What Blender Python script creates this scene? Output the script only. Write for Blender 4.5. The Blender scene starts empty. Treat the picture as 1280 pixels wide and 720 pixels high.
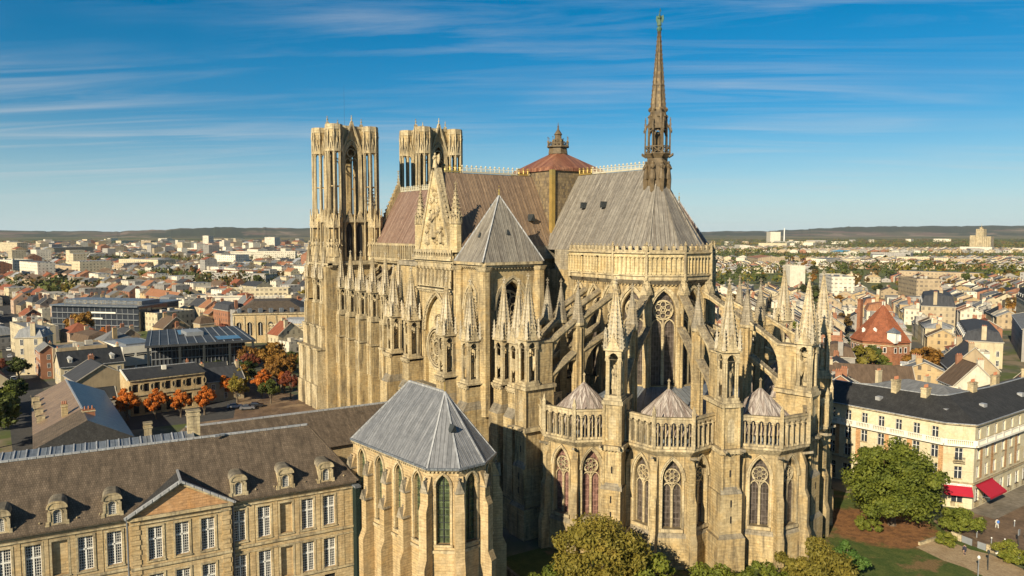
import bpy, math, random
from math import sin, cos, pi, radians as rad, sqrt, atan2, hypot
from mathutils import Vector, Matrix

sc = bpy.context.scene
# ---------------------------------------------------------------- camera
cam = bpy.data.cameras.new("camera"); co = bpy.data.objects.new("camera", cam); sc.collection.objects.link(co)
cam.sensor_width = 36; cam.lens = 940.27/1280*36; cam.clip_start = 1; cam.clip_end = 60000
co.location = (132.09, -103.29, 47.71)
_y, _p = 2.53548, rad(-4.35747)
_d = Vector((cos(_y)*cos(_p), sin(_y)*cos(_p), sin(_p)))
co.rotation_euler = _d.to_track_quat('-Z', 'Y').to_euler()
sc.camera = co
# ---------------------------------------------------------------- light and sky
SAZ, SEL = rad(-66), rad(27)
sun = bpy.data.lights.new("sun", 'SUN'); sun.energy = 5.0; sun.angle = rad(0.5); sun.color = (1, .87, .64)
so = bpy.data.objects.new("sun", sun); sc.collection.objects.link(so)
so.rotation_euler = Vector((-cos(SAZ)*cos(SEL), -sin(SAZ)*cos(SEL), -sin(SEL))).to_track_quat('-Z', 'Y').to_euler()
w = bpy.data.worlds.new("World"); sc.world = w; w.use_nodes = True
nt = w.node_tree; N = nt.nodes; L = nt.links; bg = N['Background']
sky = N.new('ShaderNodeTexSky'); sky.sky_type = 'NISHITA'; sky.sun_disc = False
sky.sun_elevation = SEL; sky.sun_rotation = pi/2 - SAZ; sky.altitude = 100; sky.air_density = 1.0; sky.dust_density = 0.15; sky.ozone_density = 4.0
hs = N.new('ShaderNodeHueSaturation'); hs.inputs['Saturation'].default_value = 1.32; hs.inputs['Hue'].default_value = .485
tn = N.new('ShaderNodeMixRGB'); tn.blend_type = 'MULTIPLY'; tn.inputs[0].default_value = 1; tn.inputs[2].default_value = (.84, .95, 1.10, 1); L.new(sky.outputs[0], tn.inputs[1]); L.new(tn.outputs[0], hs.inputs['Color'])
# thin streaky cirrus, laid on a flat layer high above (direction divided by its height)
tc = N.new('ShaderNodeTexCoord'); sp = N.new('ShaderNodeSeparateXYZ'); L.new(tc.outputs['Generated'], sp.inputs[0])
def vm(op, a, b=None, tree=None):
    n = N.new('ShaderNodeMath'); n.operation = op
    for i, q in enumerate((a, b)):
        if q is None: continue
        if isinstance(q, (int, float)): n.inputs[i].default_value = q
        else: L.new(q, n.inputs[i])
    return n.outputs[0]
den = vm('MAXIMUM', vm('ADD', sp.outputs[2], .06), .02)
cb = N.new('ShaderNodeCombineXYZ'); L.new(vm('DIVIDE', sp.outputs[0], den), cb.inputs[0]); L.new(vm('DIVIDE', sp.outputs[1], den), cb.inputs[1])
mr = N.new('ShaderNodeMapping'); mr.inputs['Rotation'].default_value = (0, 0, rad(39)); L.new(cb.outputs[0], mr.inputs[0])
mp = N.new('ShaderNodeMapping'); mp.inputs['Scale'].default_value = (1.9, .30, 1); mp.inputs['Location'].default_value = (0, 0, 0)
L.new(mr.outputs[0], mp.inputs[0])
n1 = N.new('ShaderNodeTexNoise'); n1.inputs['Scale'].default_value = 1.15; n1.inputs['Detail'].default_value = 9; n1.inputs['Roughness'].default_value = .62; n1.inputs['Distortion'].default_value = .9
L.new(mp.outputs[0], n1.inputs[0])
n2 = N.new('ShaderNodeTexNoise'); n2.inputs['Scale'].default_value = .33; n2.inputs['Detail'].default_value = 3
mp2 = N.new('ShaderNodeMapping'); mp2.inputs['Location'].default_value = (3, 1, 0); L.new(cb.outputs[0], mp2.inputs[0]); L.new(mp2.outputs[0], n2.inputs[0])
cr = N.new('ShaderNodeMapRange'); cr.inputs[1].default_value = .44; cr.inputs[2].default_value = .80; L.new(n1.outputs[0], cr.inputs[0])
cr2 = N.new('ShaderNodeMapRange'); cr2.inputs[1].default_value = .38; cr2.inputs[2].default_value = .60; L.new(n2.outputs[0], cr2.inputs[0])
cov = vm('MULTIPLY', vm('MULTIPLY', cr.outputs[0], cr2.outputs[0]), vm('MULTIPLY', vm('MINIMUM', vm('MAXIMUM', vm('MULTIPLY', sp.outputs[2], 14), 0), 1), .58))
mx = N.new('ShaderNodeMixRGB'); mx.inputs[2].default_value = (8.2, 8.4, 8.6, 1)
L.new(cov, mx.inputs[0]); hz = N.new('ShaderNodeMixRGB'); hz.inputs[2].default_value = (7.2, 9.6, 10.4, 1)
L.new(vm('MULTIPLY', vm('POWER', vm('MAXIMUM', vm('SUBTRACT', 1, vm('MULTIPLY', vm('ABSOLUTE', sp.outputs[2]), 6.5)), 0), 1.5), .75), hz.inputs[0]); L.new(hs.outputs[0], hz.inputs[1]); L.new(hz.outputs[0], mx.inputs[1]); L.new(mx.outputs[0], bg.inputs[0])
bg.inputs[1].default_value = 0.05
sc.view_settings.view_transform = 'Standard'; sc.view_settings.look = 'None'; sc.view_settings.exposure = 0.62; sc.view_settings.gamma = 1
sc.cycles.max_bounces = 4; sc.cycles.diffuse_bounces = 2; sc.cycles.glossy_bounces = 2; sc.cycles.transmission_bounces = 2
sc.cycles.volume_bounces = 0; sc.cycles.caustics_reflective = False; sc.cycles.caustics_refractive = False
sc.cycles.use_denoising = True

# ---------------------------------------------------------------- materials
class NT:
    def __init__(s, name, rough=.85, spec=.3):
        s.m = bpy.data.materials.new(name); s.m.use_nodes = True; s.t = s.m.node_tree; s.b = s.t.nodes['Principled BSDF']
        s.b.inputs['Roughness'].default_value = rough; s.b.inputs['Specular IOR Level'].default_value = spec
    def n(s, typ, **k):
        o = s.t.nodes.new('ShaderNode'+typ)
        for a, v in k.items(): setattr(o, a, v)
        return o
    def l(s, a, b): s.t.links.new(a, b)
    def setin(s, sock, v):
        if isinstance(v, bpy.types.NodeSocket): s.l(v, sock)
        else: sock.default_value = (tuple(v)+(1,))[:4] if isinstance(v, (tuple, list)) and len(v) == 3 and sock.type == 'RGBA' else v
    def math(s, op, a, b=0.0, c=0.0):
        o = s.n('Math', operation=op); s.setin(o.inputs[0], a); s.setin(o.inputs[1], b); s.setin(o.inputs[2], c); return o.outputs[0]
    def mix(s, f, a, b, mode='MIX'):
        o = s.n('MixRGB', blend_type=mode); s.setin(o.inputs[0], f); s.setin(o.inputs[1], a); s.setin(o.inputs[2], b); return o.outputs[0]
    def noise(s, vec, scale, det=4, rough=.55, dist=0):
        o = s.n('TexNoise'); s.l(vec, o.inputs[0]); o.inputs['Scale'].default_value = scale; o.inputs['Detail'].default_value = det
        o.inputs['Roughness'].default_value = rough; o.inputs['Distortion'].default_value = dist; return o.outputs[0]
    def rng(s, v, a, b, c=0.0, d=1.0):
        o = s.n('MapRange'); s.setin(o.inputs[0], v)
        for i, q in enumerate((a, b, c, d)): o.inputs[i+1].default_value = q
        return o.outputs[0]
    def uv(s): return s.n('UVMap', uv_map='UVMap').outputs[0]
    def pos(s): return s.n('NewGeometry').outputs['Position']
    def mapd(s, vec, scale=(1, 1, 1)):
        o = s.n('Mapping'); s.l(vec, o.inputs[0]); o.inputs['Scale'].default_value = scale; return o.outputs[0]
    def sep(s, v): o = s.n('SeparateXYZ'); s.l(v, o.inputs[0]); return o.outputs
    def white(s, v):
        o = s.n('TexWhiteNoise', noise_dimensions='1D'); s.l(v, o.inputs['W']); return o.outputs[0]
    def bump(s, h, strength=.4, dist=.05):
        o = s.n('Bump'); s.l(h, o.inputs['Height']); o.inputs['Strength'].default_value = strength; o.inputs['Distance'].default_value = dist
        s.l(o.outputs[0], s.b.inputs['Normal'])
    def col(s, c): s.setin(s.b.inputs['Base Color'], c); return s.m
M = {}
def stone(name, a, b, dark, course=.38, stain=.55, cw=.9):
    t = NT(name, .9, .15); uv = t.uv(); p = t.pos()
    br = t.n('TexBrick'); t.l(uv, br.inputs[0]); br.inputs['Scale'].default_value = 1
    br.inputs['Brick Width'].default_value = cw; br.inputs['Row Height'].default_value = course; br.inputs['Mortar Size'].default_value = .026
    br.inputs['Color1'].default_value = tuple(a)+(1,); br.inputs['Color2'].default_value = tuple(b)+(1,); br.inputs['Mortar'].default_value = tuple(x*.42 for x in a)+(1,)
    c = br.outputs[0]
    big = t.noise(p, .16, 6, .68); st = t.noise(t.mapd(p, (1.3, 1.3, .16)), 1.0, 6, .65)
    c = t.mix(t.rng(big, .40, .66, 0, .75), c, (min(1, a[0]*1.22), min(1, a[1]*1.26), min(1, a[2]*1.34)))
    nz = t.sep(t.n('NewGeometry').outputs['Normal'])[2]
    c = t.mix(t.rng(t.noise(t.mapd(p, (1, 1, .6)), .13, 5, .62, .8), .50, .60, 0, stain*.62), c, (.27, .225, .15))
    f = t.math('MULTIPLY', t.rng(st, .47, .64), stain)
    c = t.mix(t.rng(t.noise(p, .33, 5, .7, .6), .50, .62, 0, .5), c, (a[0]*.95, a[1]*.84, a[2]*.66))
    c = t.mix(f, c, dark)
    c = t.mix(1, c, t.rng(t.noise(t.mapd(uv, (1.1, 2.6, 1)), 1.0, 2), .3, .7, .80 if stain > .25 else .96, 1.15 if stain > .25 else 1.03), 'MULTIPLY')
    # lichen and soot on ledges and other faces that look up
    f2 = t.math('MULTIPLY', t.rng(nz, .25, .75), t.rng(t.noise(p, .9, 4), .3, .6, .35, .8))
    c = t.mix(f2, c, tuple(x*.95 for x in dark))
    fine = t.noise(p, 2.2, 6, .75)
    c = t.mix(1, c, t.rng(fine, .3, .7, .80, 1.16), 'MULTIPLY')
    t.bump(t.mix(.5, br.outputs[1], fine), .35, .05)
    M[name] = t.col(c)
stone('stone', (.49, .375, .20), (.385, .275, .13), (.10, .08, .055), .42, .7)
stone('stone_pale', (.53, .43, .26), (.44, .35, .205), (.13, .105, .075), .45, .7)
stone('stone_spire', (.50, .43, .31), (.44, .38, .27), (.20, .17, .13), .9, .4)
stone('stone_gold', (.58, .47, .27), (.50, .39, .205), (.22, .17, .10), .5, .4, 1.1)
stone('stone_grey', (.34, .29, .21), (.27, .225, .155), (.09, .08, .065), .4, .7)
stone('stone_palace', (.50, .375, .205), (.44, .32, .165), (.26, .17, .09), .36, .35, 1.0)
stone('stone_orange', (.50, .29, .14), (.45, .25, .115), (.3, .17, .09), .36, .3, 1.0)
stone('render_cream', (.54, .47, .31), (.52, .45, .30), (.38, .32, .22), 3, .2, 5)
stone('brick_red', (.34, .15, .08), (.28, .11, .06), (.15, .08, .05), .12, .3, .3)
def lead(name, a, b, seam=.75, spots=(.1, .07, .05), spot=.3, rough=.5, lap=0):
    t = NT(name, rough, .4); s = t.sep(t.uv()); p = t.pos()
    u = t.math('DIVIDE', s[0], seam); fr = t.math('FRACT', u); cell = t.white(t.math('FLOOR', u))
    c = t.mix(cell, a, b)
    streak = t.noise(t.mapd(t.uv(), (2.2, .1, 1)), 1.3, 6, .7)
    c = t.mix(t.math('MULTIPLY', t.rng(streak, .45, .72), spot), c, spots)
    c = t.mix(t.rng(t.noise(t.mapd(t.uv(), (2.4, .13, 1)), 2.0, 5, .7), .52, .66, 0, .6), c, tuple(min(1, x*1.7) for x in b))
    line = t.rng(t.math('ABSOLUTE', t.math('SUBTRACT', fr, .5)), .40, .47)
    c = t.mix(t.math('MULTIPLY', line, .4), c, tuple(x*.45 for x in a))
    c = t.mix(1, c, t.rng(t.noise(p, 1.2, 5, .7), .3, .7, .75, 1.2), 'MULTIPLY')
    t.bump(line, .7, .09); M[name] = t.col(c)
lead('lead_grey', (.16, .142, .12), (.25, .225, .185), .8, (.10, .072, .045), .7)
lead('lead_brown', (.17, .115, .075), (.25, .17, .105), .75, (.08, .05, .035), .6)
lead('lead_red', (.16, .095, .068), (.28, .195, .15), .8, (.10, .04, .025), .9)
lead('copper_red', (.17, .06, .03), (.31, .15, .085), .6, (.09, .03, .02), .9)
lead('lead_blue', (.14, .142, .148), (.20, .20, .205), .55, (.08, .085, .09), .45, .45)
lead('lead_pale', (.21, .165, .14), (.46, .41, .36), .38, (.09, .045, .035), .95)
lead('zinc', (.30, .31, .32), (.36, .36, .36), 1.0, (.2, .19, .18), .4, .4)
lead('zinc_dark', (.12, .135, .155), (.16, .175, .19), 1.0, (.07, .07, .08), .4, .4)
def tiles(name, a, b, row=.3, streaks=.5):
    t = NT(name, .75, .25); uv = t.uv(); p = t.pos()
    br = t.n('TexBrick'); t.l(uv, br.inputs[0]); br.inputs['Scale'].default_value = 1; br.inputs['Brick Width'].default_value = row*.8; br.inputs['Row Height'].default_value = row
    br.inputs['Mortar Size'].default_value = .02; br.inputs['Color1'].default_value = tuple(a)+(1,); br.inputs['Color2'].default_value = tuple(b)+(1,); br.inputs['Mortar'].default_value = tuple(x*.4 for x in a)+(1,)
    c = br.outputs[0]
    st = t.noise(t.mapd(uv, (1.5, .2, 1)), 1.0, 7, .75)
    c = t.mix(t.math('MULTIPLY', t.rng(st, .42, .68), streaks), c, tuple(x*.45 for x in a))
    c = t.mix(1, c, t.rng(t.noise(p, .7, 6, .7), .3, .7, .65, 1.35), 'MULTIPLY')
    t.bump(t.noise(uv, 3, 3), .5, .04); M[name] = t.col(c)
tiles('tile_palace', (.115, .086, .06), (.16, .12, .083), .34, .95)
tiles('tile_lozenge', (.27, .20, .11), (.12, .095, .07), .6, .35)
tiles('slate', (.038, .037, .036), (.055, .053, .05), .3, .5)
tiles('slate_brown', (.10, .075, .05), (.13, .10, .07), .3, .5)
tiles('tile_red', (.30, .10, .045), (.24, .075, .035), .3, .3)
tiles('tile_orange', (.34, .16, .08), (.28, .12, .06), .3, .3)
def plain(name, c, rough=.8, var=.18, scale=.6, metal=0, bump=0):
    t = NT(name, rough, .3); t.b.inputs['Metallic'].default_value = metal
    x = t.mix(1, c, t.rng(t.noise(t.pos(), scale, 5, .65), .3, .7, 1-var, 1+var), 'MULTIPLY')
    if bump: t.bump(t.noise(t.pos(), 4, 4), bump, .05)
    M[name] = t.col(x)
plain('gold', (.60, .42, .13), .35, .15, 1, .7)
plain('gilt_pale', (.46, .42, .31), .5, .2, 2)
plain('dark', (.018, .017, .016), .9, .2)
plain('bronze_green', (.07, .13, .09), .6, .3, 2)
plain('brown_lead', (.125, .09, .05), .6, .45, 1.1)
plain('white_paint', (.72, .70, .64), .6, .08)
plain('white_wall', (.70, .66, .56), .85, .12, .3)
plain('awning_red', (.36, .012, .03), .8, .06)
plain('awning_side', (.38, .012, .025), .8, .06)
plain('concrete', (.42, .38, .31), .9, .2, .5)
plain('metal_grey', (.23, .24, .25), .5, .15)
plain('metal_dark', (.035, .04, .042), .5, .2)
plain('black_roof', (.04, .043, .047), .6, .4, .15)
plain('skin', (.5, .32, .22), .6, .05)
plain('cloth_dark', (.03, .03, .05), .9, .1)
plain('cloth_pale', (.55, .52, .46), .9, .1)
plain('cloth_blue', (.08, .22, .62), .8, .1)
plain('hair', (.05, .03, .02), .8, .1)
plain('net_green', (.008, .018, .014), .9, .2)
plain('bark', (.13, .10, .07), .95, .3, 2, 0, .6)
plain('clay_pot', (.42, .17, .09), .85, .2, 2)
def glass(name, c, rough=.25):
    t = NT(name, rough, .5); uv = t.uv()
    br = t.n('TexBrick'); t.l(uv, br.inputs[0]); br.inputs['Scale'].default_value = 1; br.inputs['Brick Width'].default_value = .5; br.inputs['Row Height'].default_value = .9; br.offset = 0
    br.inputs['Mortar Size'].default_value = .05; br.inputs['Color1'].default_value = tuple(c)+(1,); br.inputs['Color2'].default_value = tuple(x*1.8 for x in c)+(1,); br.inputs['Mortar'].default_value = tuple(x*2.6+.01 for x in c)+(1,)
    t.bump(t.noise(t.pos(), 2.2, 2), .35, .05)
    M[name] = t.col(t.mix(1, br.outputs[0], t.rng(t.noise(t.pos(), 1.5, 3), .3, .7, .6, 1.5), 'MULTIPLY'))
glass('leaded_glass', (.045, .036, .03)); glass('green_glass', (.035, .045, .022)); glass('pink_glass', (.10, .055, .045))
def pane_mat():
    t = NT('pane', .08, .6); t.col((.03, .035, .045)); M['pane'] = t.m
pane_mat()
def leaf(name, cols):
    t = NT(name, .6, .2); p = t.pos()
    oi = t.n('ObjectInfo'); v = t.noise(p, .45, 3); v2 = t.noise(p, 3.5, 2)
    r = t.n('ValToRGB'); el = r.color_ramp.elements
    el[0].position = .28; el[0].color = tuple(cols[0])+(1,); el[1].position = .74; el[1].color = tuple(cols[-1])+(1,)
    for i, c in enumerate(cols[1:-1]): e = el.new(.28+.46*(i+1)/(len(cols)-1)); e.color = tuple(c)+(1,)
    f = t.math('ADD', t.math('MULTIPLY', v, .55), t.math('MULTIPLY', v2, .45)); f = t.math('ADD', f, t.math('MULTIPLY', t.math('SUBTRACT', oi.outputs['Random'], .5), .16))
    t.l(f, r.inputs[0]); c = r.outputs[0]
    tr = t.n('BsdfTranslucent'); t.l(c, tr.inputs[0]); ms = t.n('MixShader'); ms.inputs[0].default_value = .3
    t.l(t.b.outputs[0], ms.inputs[1]); t.l(tr.outputs[0], ms.inputs[2]); t.l(ms.outputs[0], t.t.nodes['Material Output'].inputs[0])
    M[name] = t.col(c)
leaf('leaf_green', [(.07, .095, .016), (.17, .19, .026), (.31, .28, .045)])
leaf('leaf_olive', [(.10, .09, .018), (.23, .19, .032), (.38, .25, .05)])
leaf('leaf_orange', [(.30, .085, .02), (.62, .19, .03), (.75, .32, .06)])
leaf('leaf_brown', [(.13, .06, .018), (.30, .15, .03), (.38, .23, .045)])
leaf('leaf_dark', [(.03, .045, .012), (.075, .095, .02), (.13, .14, .03)])
leaf('leaf_bright', [(.04, .09, .02), (.085, .16, .03), (.15, .21, .045)])
leaf('belt_green', [(.05, .065, .018), (.10, .12, .03), (.15, .15, .035)]); leaf('belt_brown', [(.08, .05, .02), (.17, .105, .03), (.24, .15, .04)]); leaf('belt_dark', [(.022, .032, .012), (.05, .06, .02), (.085, .08, .025)])
leaf('leaf_rust', [(.12, .03, .02), (.20, .06, .03), (.28, .09, .04)])
def facade(name, attr=False, fl=3.0, bay=2.6, ww=.38, wh=.5):
    """walls of city buildings: the colour is the building's own, the windows are real openings' size and spacing"""
    t = NT(name, .8, .3); s = t.sep(t.uv())
    base = t.n('Attribute', attribute_name='Col').outputs[0] if attr else t.n('ObjectInfo').outputs['Color']
    fu = t.math('FRACT', t.math('DIVIDE', s[0], bay)); fv = t.math('FRACT', t.math('DIVIDE', t.math('ADD', s[1], 4.0), fl))
    a = t.math('LESS_THAN', t.math('ABSOLUTE', t.math('SUBTRACT', fu, .5)), ww/2)
    b = t.math('LESS_THAN', t.math('ABSOLUTE', t.math('SUBTRACT', fv, .55)), wh/2)
    nz = t.sep(t.n('NewGeometry').outputs['Normal'])[2]
    f = t.math('MULTIPLY', t.math('MULTIPLY', a, b), t.math('LESS_THAN', t.math('ABSOLUTE', nz), .3))
    band = t.math('LESS_THAN', fv, .05)
    c = t.mix(t.math('MULTIPLY', band, .35), base, t.mix(1, base, (.6, .55, .5), 'MULTIPLY'))
    c = t.mix(1, c, t.rng(t.noise(t.pos(), .25, 5, .7), .3, .7, .75, 1.15), 'MULTIPLY')
    wn = t.n('TexWhiteNoise', noise_dimensions='2D'); cbb = t.n('CombineXYZ'); t.l(t.math('FLOOR', t.math('DIVIDE', s[0], bay)), cbb.inputs[0]); t.l(t.math('FLOOR', t.math('DIVIDE', t.math('ADD', s[1], 4.0), fl)), cbb.inputs[1]); t.l(cbb.outputs[0], wn.inputs[0])
    c = t.mix(t.math('MULTIPLY', f, t.rng(wn.outputs[0], 0, 1, .25, .95)), c, (.06, .055, .055)); M[name] = t.col(c)
facade('house_wall'); facade('block_wall', False, 3.0, 3.2, .62, .42); facade('far_wall', True, 3.0, 3.4, .36, .4)
def roofm(name, attr=False):
    t = NT(name, .8, .2)
    base = t.n('Attribute', attribute_name='Col').outputs[0] if attr else t.n('ObjectInfo').outputs['Color']
    c = t.mix(1, base, t.rng(t.noise(t.mapd(t.uv(), (1, .25, 1)), 1.1, 6, .7), .3, .7, .6, 1.4), 'MULTIPLY')
    t.bump(t.noise(t.uv(), 2.5, 3), .4, .05); M[name] = t.col(c)
roofm('house_roof'); roofm('far_roof', True)

# ---------------------------------------------------------------- mesh building
class MB:
    def __init__(s, m='stone'): s.v = []; s.f = []; s.mi = []; s.m = m; s.fc = []; s.c = None
    def face(s, pts, m=None):
        i = len(s.v); s.v += [tuple(p) for p in pts]; s.f.append(tuple(range(i, i+len(pts)))); s.mi.append(m or s.m); s.fc.append(s.c)
    def box(s, x0, x1, y0, y1, z0, z1, m=None): s.prism([(x0, y0), (x1, y0), (x1, y1), (x0, y1)], z0, z1, m=m)
    def prism(s, poly, z0, z1, top=None, m=None, cap=True, mt=None, bot=False):
        top = top or poly; n = len(poly)
        for i in range(n):
            j = (i+1) % n; a, b, c, d = poly[i], poly[j], top[j], top[i]
            if hypot(c[0]-d[0], c[1]-d[1]) < 1e-5: s.face([(*a[:2], z0), (*b[:2], z0), (*c[:2], z1)], m)
            else: s.face([(*a[:2], z0), (*b[:2], z0), (*c[:2], z1), (*d[:2], z1)], m)
        if cap and hypot(top[0][0]-top[1][0], top[0][1]-top[1][1]) > 1e-5: s.face([(*p[:2], z1) for p in top], mt or m)
        if bot: s.face([(*p[:2], z0) for p in poly[::-1]], m)
    def cone(s, cx, cy, z0, z1, r0, r1, n=8, rot=0, m=None, cap=True):
        P = [(cx+r0*cos(rot+2*pi*i/n), cy+r0*sin(rot+2*pi*i/n)) for i in range(n)]
        Q = [(cx+r1*cos(rot+2*pi*i/n), cy+r1*sin(rot+2*pi*i/n)) for i in range(n)]
        s.prism(P, z0, z1, Q, m, cap)
    def lathe(s, cx, cy, prof, n=8, rot=0, m=None):
        for (r0, z0), (r1, z1) in zip(prof, prof[1:]): s.cone(cx, cy, z0, z1, max(r0, 1e-6), max(r1, 1e-6), n, rot, m, cap=False)
    def beam(s, a, b, w, h=None, m=None, n=4):
        a = Vector(a); b = Vector(b); d = (b-a)
        if d.length < 1e-6: return
        d.normalize(); up = Vector((0, 0, 1)) if abs(d.z) < .95 else Vector((1, 0, 0))
        x = d.cross(up).normalized(); y = x.cross(d); h = h or w
        if n == 4: off = [(-w/2, -h/2), (w/2, -h/2), (w/2, h/2), (-w/2, h/2)]
        else: off = [(w/2*cos(2*pi*i/n), h/2*sin(2*pi*i/n)) for i in range(n)]
        A = [a+x*p+y*q for p, q in off]; B = [b+x*p+y*q for p, q in off]; k = len(off)
        for i in range(k): j = (i+1) % k; s.face([A[i], A[j], B[j], B[i]], m)
        s.face(A[::-1], m); s.face(B, m)
    def bump(s, x, y, z, r, m=None):
        P = [(x+r, y, z), (x, y+r, z), (x-r, y, z), (x, y-r, z)]
        for i in range(4):
            s.face([P[i], P[(i+1) % 4], (x, y, z+r*1.1)], m); s.face([P[(i+1) % 4], P[i], (x, y, z-r)], m)
    def xf(s, i0, mat):
        for i in range(i0, len(s.v)): s.v[i] = tuple(mat @ Vector(s.v[i]))
    def mesh(s, name, org=(0, 0, 0)):
        me = bpy.data.meshes.new(name); o = org
        me.from_pydata([(a-o[0], b-o[1], c-o[2]) for a, b, c in s.v], [], s.f)
        names = list(dict.fromkeys(s.mi)); ix = {n: i for i, n in enumerate(names)}
        for n in names: me.materials.append(M[n])
        me.polygons.foreach_set('material_index', [ix[n] for n in s.mi])
        if s.fc and s.fc[0] is not None:
            ca = me.color_attributes.new('Col', 'FLOAT_COLOR', 'CORNER'); d = []
            for f, c in zip(s.f, s.fc): d += (list(c)+[1])*len(f)
            ca.data.foreach_set('color', d)
        uv = me.uv_layers.new(name='UVMap'); data = []
        for f in s.f:
            a, b, c = (Vector(s.v[i]) for i in f[:3]); n = (b-a).cross(c-a)
            if n.length < 1e-9 and len(f) > 3: n = (c-a).cross(Vector(s.v[f[3]])-a)
            if n.length < 1e-12: n = Vector((0, 0, 1))
            n.normalize()
            t = Vector((0, 0, 1)).cross(n)
            t = Vector((1, 0, 0)) if t.length < .05 else t.normalized()
            q = n.cross(t)
            if q.z < 0: q = -q; t = -t
            for i in f:
                p = s.v[i]; data += [p[0]*t.x+p[1]*t.y+p[2]*t.z, p[0]*q.x+p[1]*q.y+p[2]*q.z]
        uv.data.foreach_set('uv', data)
        me.validate(); me.update(); return me
COL = sc.collection
ORG = {}
def root(name, loc, label, cat, group=None, rz=0):
    o = bpy.data.objects.new(name, None); COL.objects.link(o); o.location = loc; o.rotation_euler = (0, 0, rz); o.empty_display_size = .5
    o['label'] = label; o['category'] = cat
    if group: o['group'] = group
    ORG[o.name] = Vector(loc) if rz == 0 else Vector((0, 0, 0)); return o
def part(name, mb, parent=None, loc=None, label=None, rz=0, color=None):
    """mb in world coordinates; the part's own origin sits at its parent's, or at loc for shared meshes given in local coordinates"""
    if isinstance(mb, MB):
        me = mb.mesh(name, ORG.get(parent.name, (0, 0, 0)) if (parent and loc is None) else (0, 0, 0))
    else: me = mb
    o = bpy.data.objects.new(name, me); COL.objects.link(o)
    if parent: o.parent = parent
    if loc is not None: o.location = Vector(loc)-(ORG.get(parent.name, Vector()) if parent else Vector()); o.rotation_euler = (0, 0, rz); ORG[o.name] = Vector((0, 0, 0))
    else: ORG[o.name] = ORG.get(parent.name, Vector()) if parent else Vector()
    if label: o['label'] = label
    if color: o.color = tuple(color)+(1,)
    return o
def tag(o, label, cat, group=None):
    o['label'] = label; o['category'] = cat
    if group: o['group'] = group
    return o
def struct(name, mb):
    o = part(name, mb); o['kind'] = 'structure'; return o

class Fr:                       # a wall's frame: x to the right seen from outside, d outward, z up
    def __init__(s, O, a): s.O = O; s.u = (-sin(a), cos(a)); s.n = (cos(a), sin(a)); s.a = a
    def __call__(s, x, d, z): return (s.O[0]+s.u[0]*x+s.n[0]*d, s.O[1]+s.u[1]*x+s.n[1]*d, z)
def fr2(p, q):                  # the frame of the wall from p (left, seen from outside) to q, and its length
    l = hypot(q[0]-p[0], q[1]-p[1]); u = ((q[0]-p[0])/l, (q[1]-p[1])/l); a = atan2(-u[0], u[1]); return Fr(p, a), l
def arch(a, h, n=5):
    if h <= .001: return [(-a, 0), (a, 0)]
    if abs(h-a) < .01: return [(-a*cos(pi*i/(2*n)), a*sin(pi*i/(2*n))) for i in range(2*n+1)]
    R = (a*a+h*h)/(2*a); cx = -a+R; t = math.asin(min(1, h/R)) if h < R else pi/2
    t = atan2(h, R-a) if R > a else pi/2
    Lf = [(cx-R*cos(t*i/n), R*sin(t*i/n)) for i in range(n+1)]
    return Lf+[(-x, z) for x, z in Lf[-2::-1]]
def fbox(mb, fr, x0, x1, d0, d1, z0, z1, m=None):
    mb.prism([fr(x0, d0, 0)[:2], fr(x1, d0, 0)[:2], fr(x1, d1, 0)[:2], fr(x0, d1, 0)[:2]], z0, z1, m=m, bot=True)
def wall(mb, fr, x0, x1, z0, z1, ops, depth=.6, m=None, gm='leaded_glass', d=0, na=5):
    """wall face with real openings: ops = (centre, half width, sill, spring, rise of the arch)"""
    ops = sorted(ops); cuts = [x0]+[(a[0]+a[1]+b[0]-b[1])/2 for a, b in zip(ops, ops[1:])]+[x1]
    Q = lambda x, z, dd=0: fr(x, d+dd, z)
    if not ops: mb.face([Q(x0, z0), Q(x1, z0), Q(x1, z1), Q(x0, z1)], m); return
    for o, xa, xb in zip(ops, cuts, cuts[1:]):
        cx, a, sill, spr, h = o; A = [(cx+x, spr+z) for x, z in arch(a, h, na)]
        mb.face([Q(xa, z0), Q(cx-a, z0), Q(cx-a, z1), Q(xa, z1)], m); mb.face([Q(cx+a, z0), Q(xb, z0), Q(xb, z1), Q(cx+a, z1)], m)
        if sill > z0: mb.face([Q(cx-a, z0), Q(cx+a, z0), Q(cx+a, sill), Q(cx-a, sill)], m)
        for p, q in zip(A, A[1:]): mb.face([Q(p[0], p[1]), Q(q[0], q[1]), Q(q[0], z1), Q(p[0], z1)], m)
        ring = [(cx-a, sill)]+A+[(cx+a, sill)]
        for p, q in zip(ring, ring[1:]+ring[:1]): mb.face([Q(*p), Q(*q), Q(*q, -depth), Q(*p, -depth)], m)
        if gm: mb.face([Q(*p, -depth) for p in ring[::-1]], gm)
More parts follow.
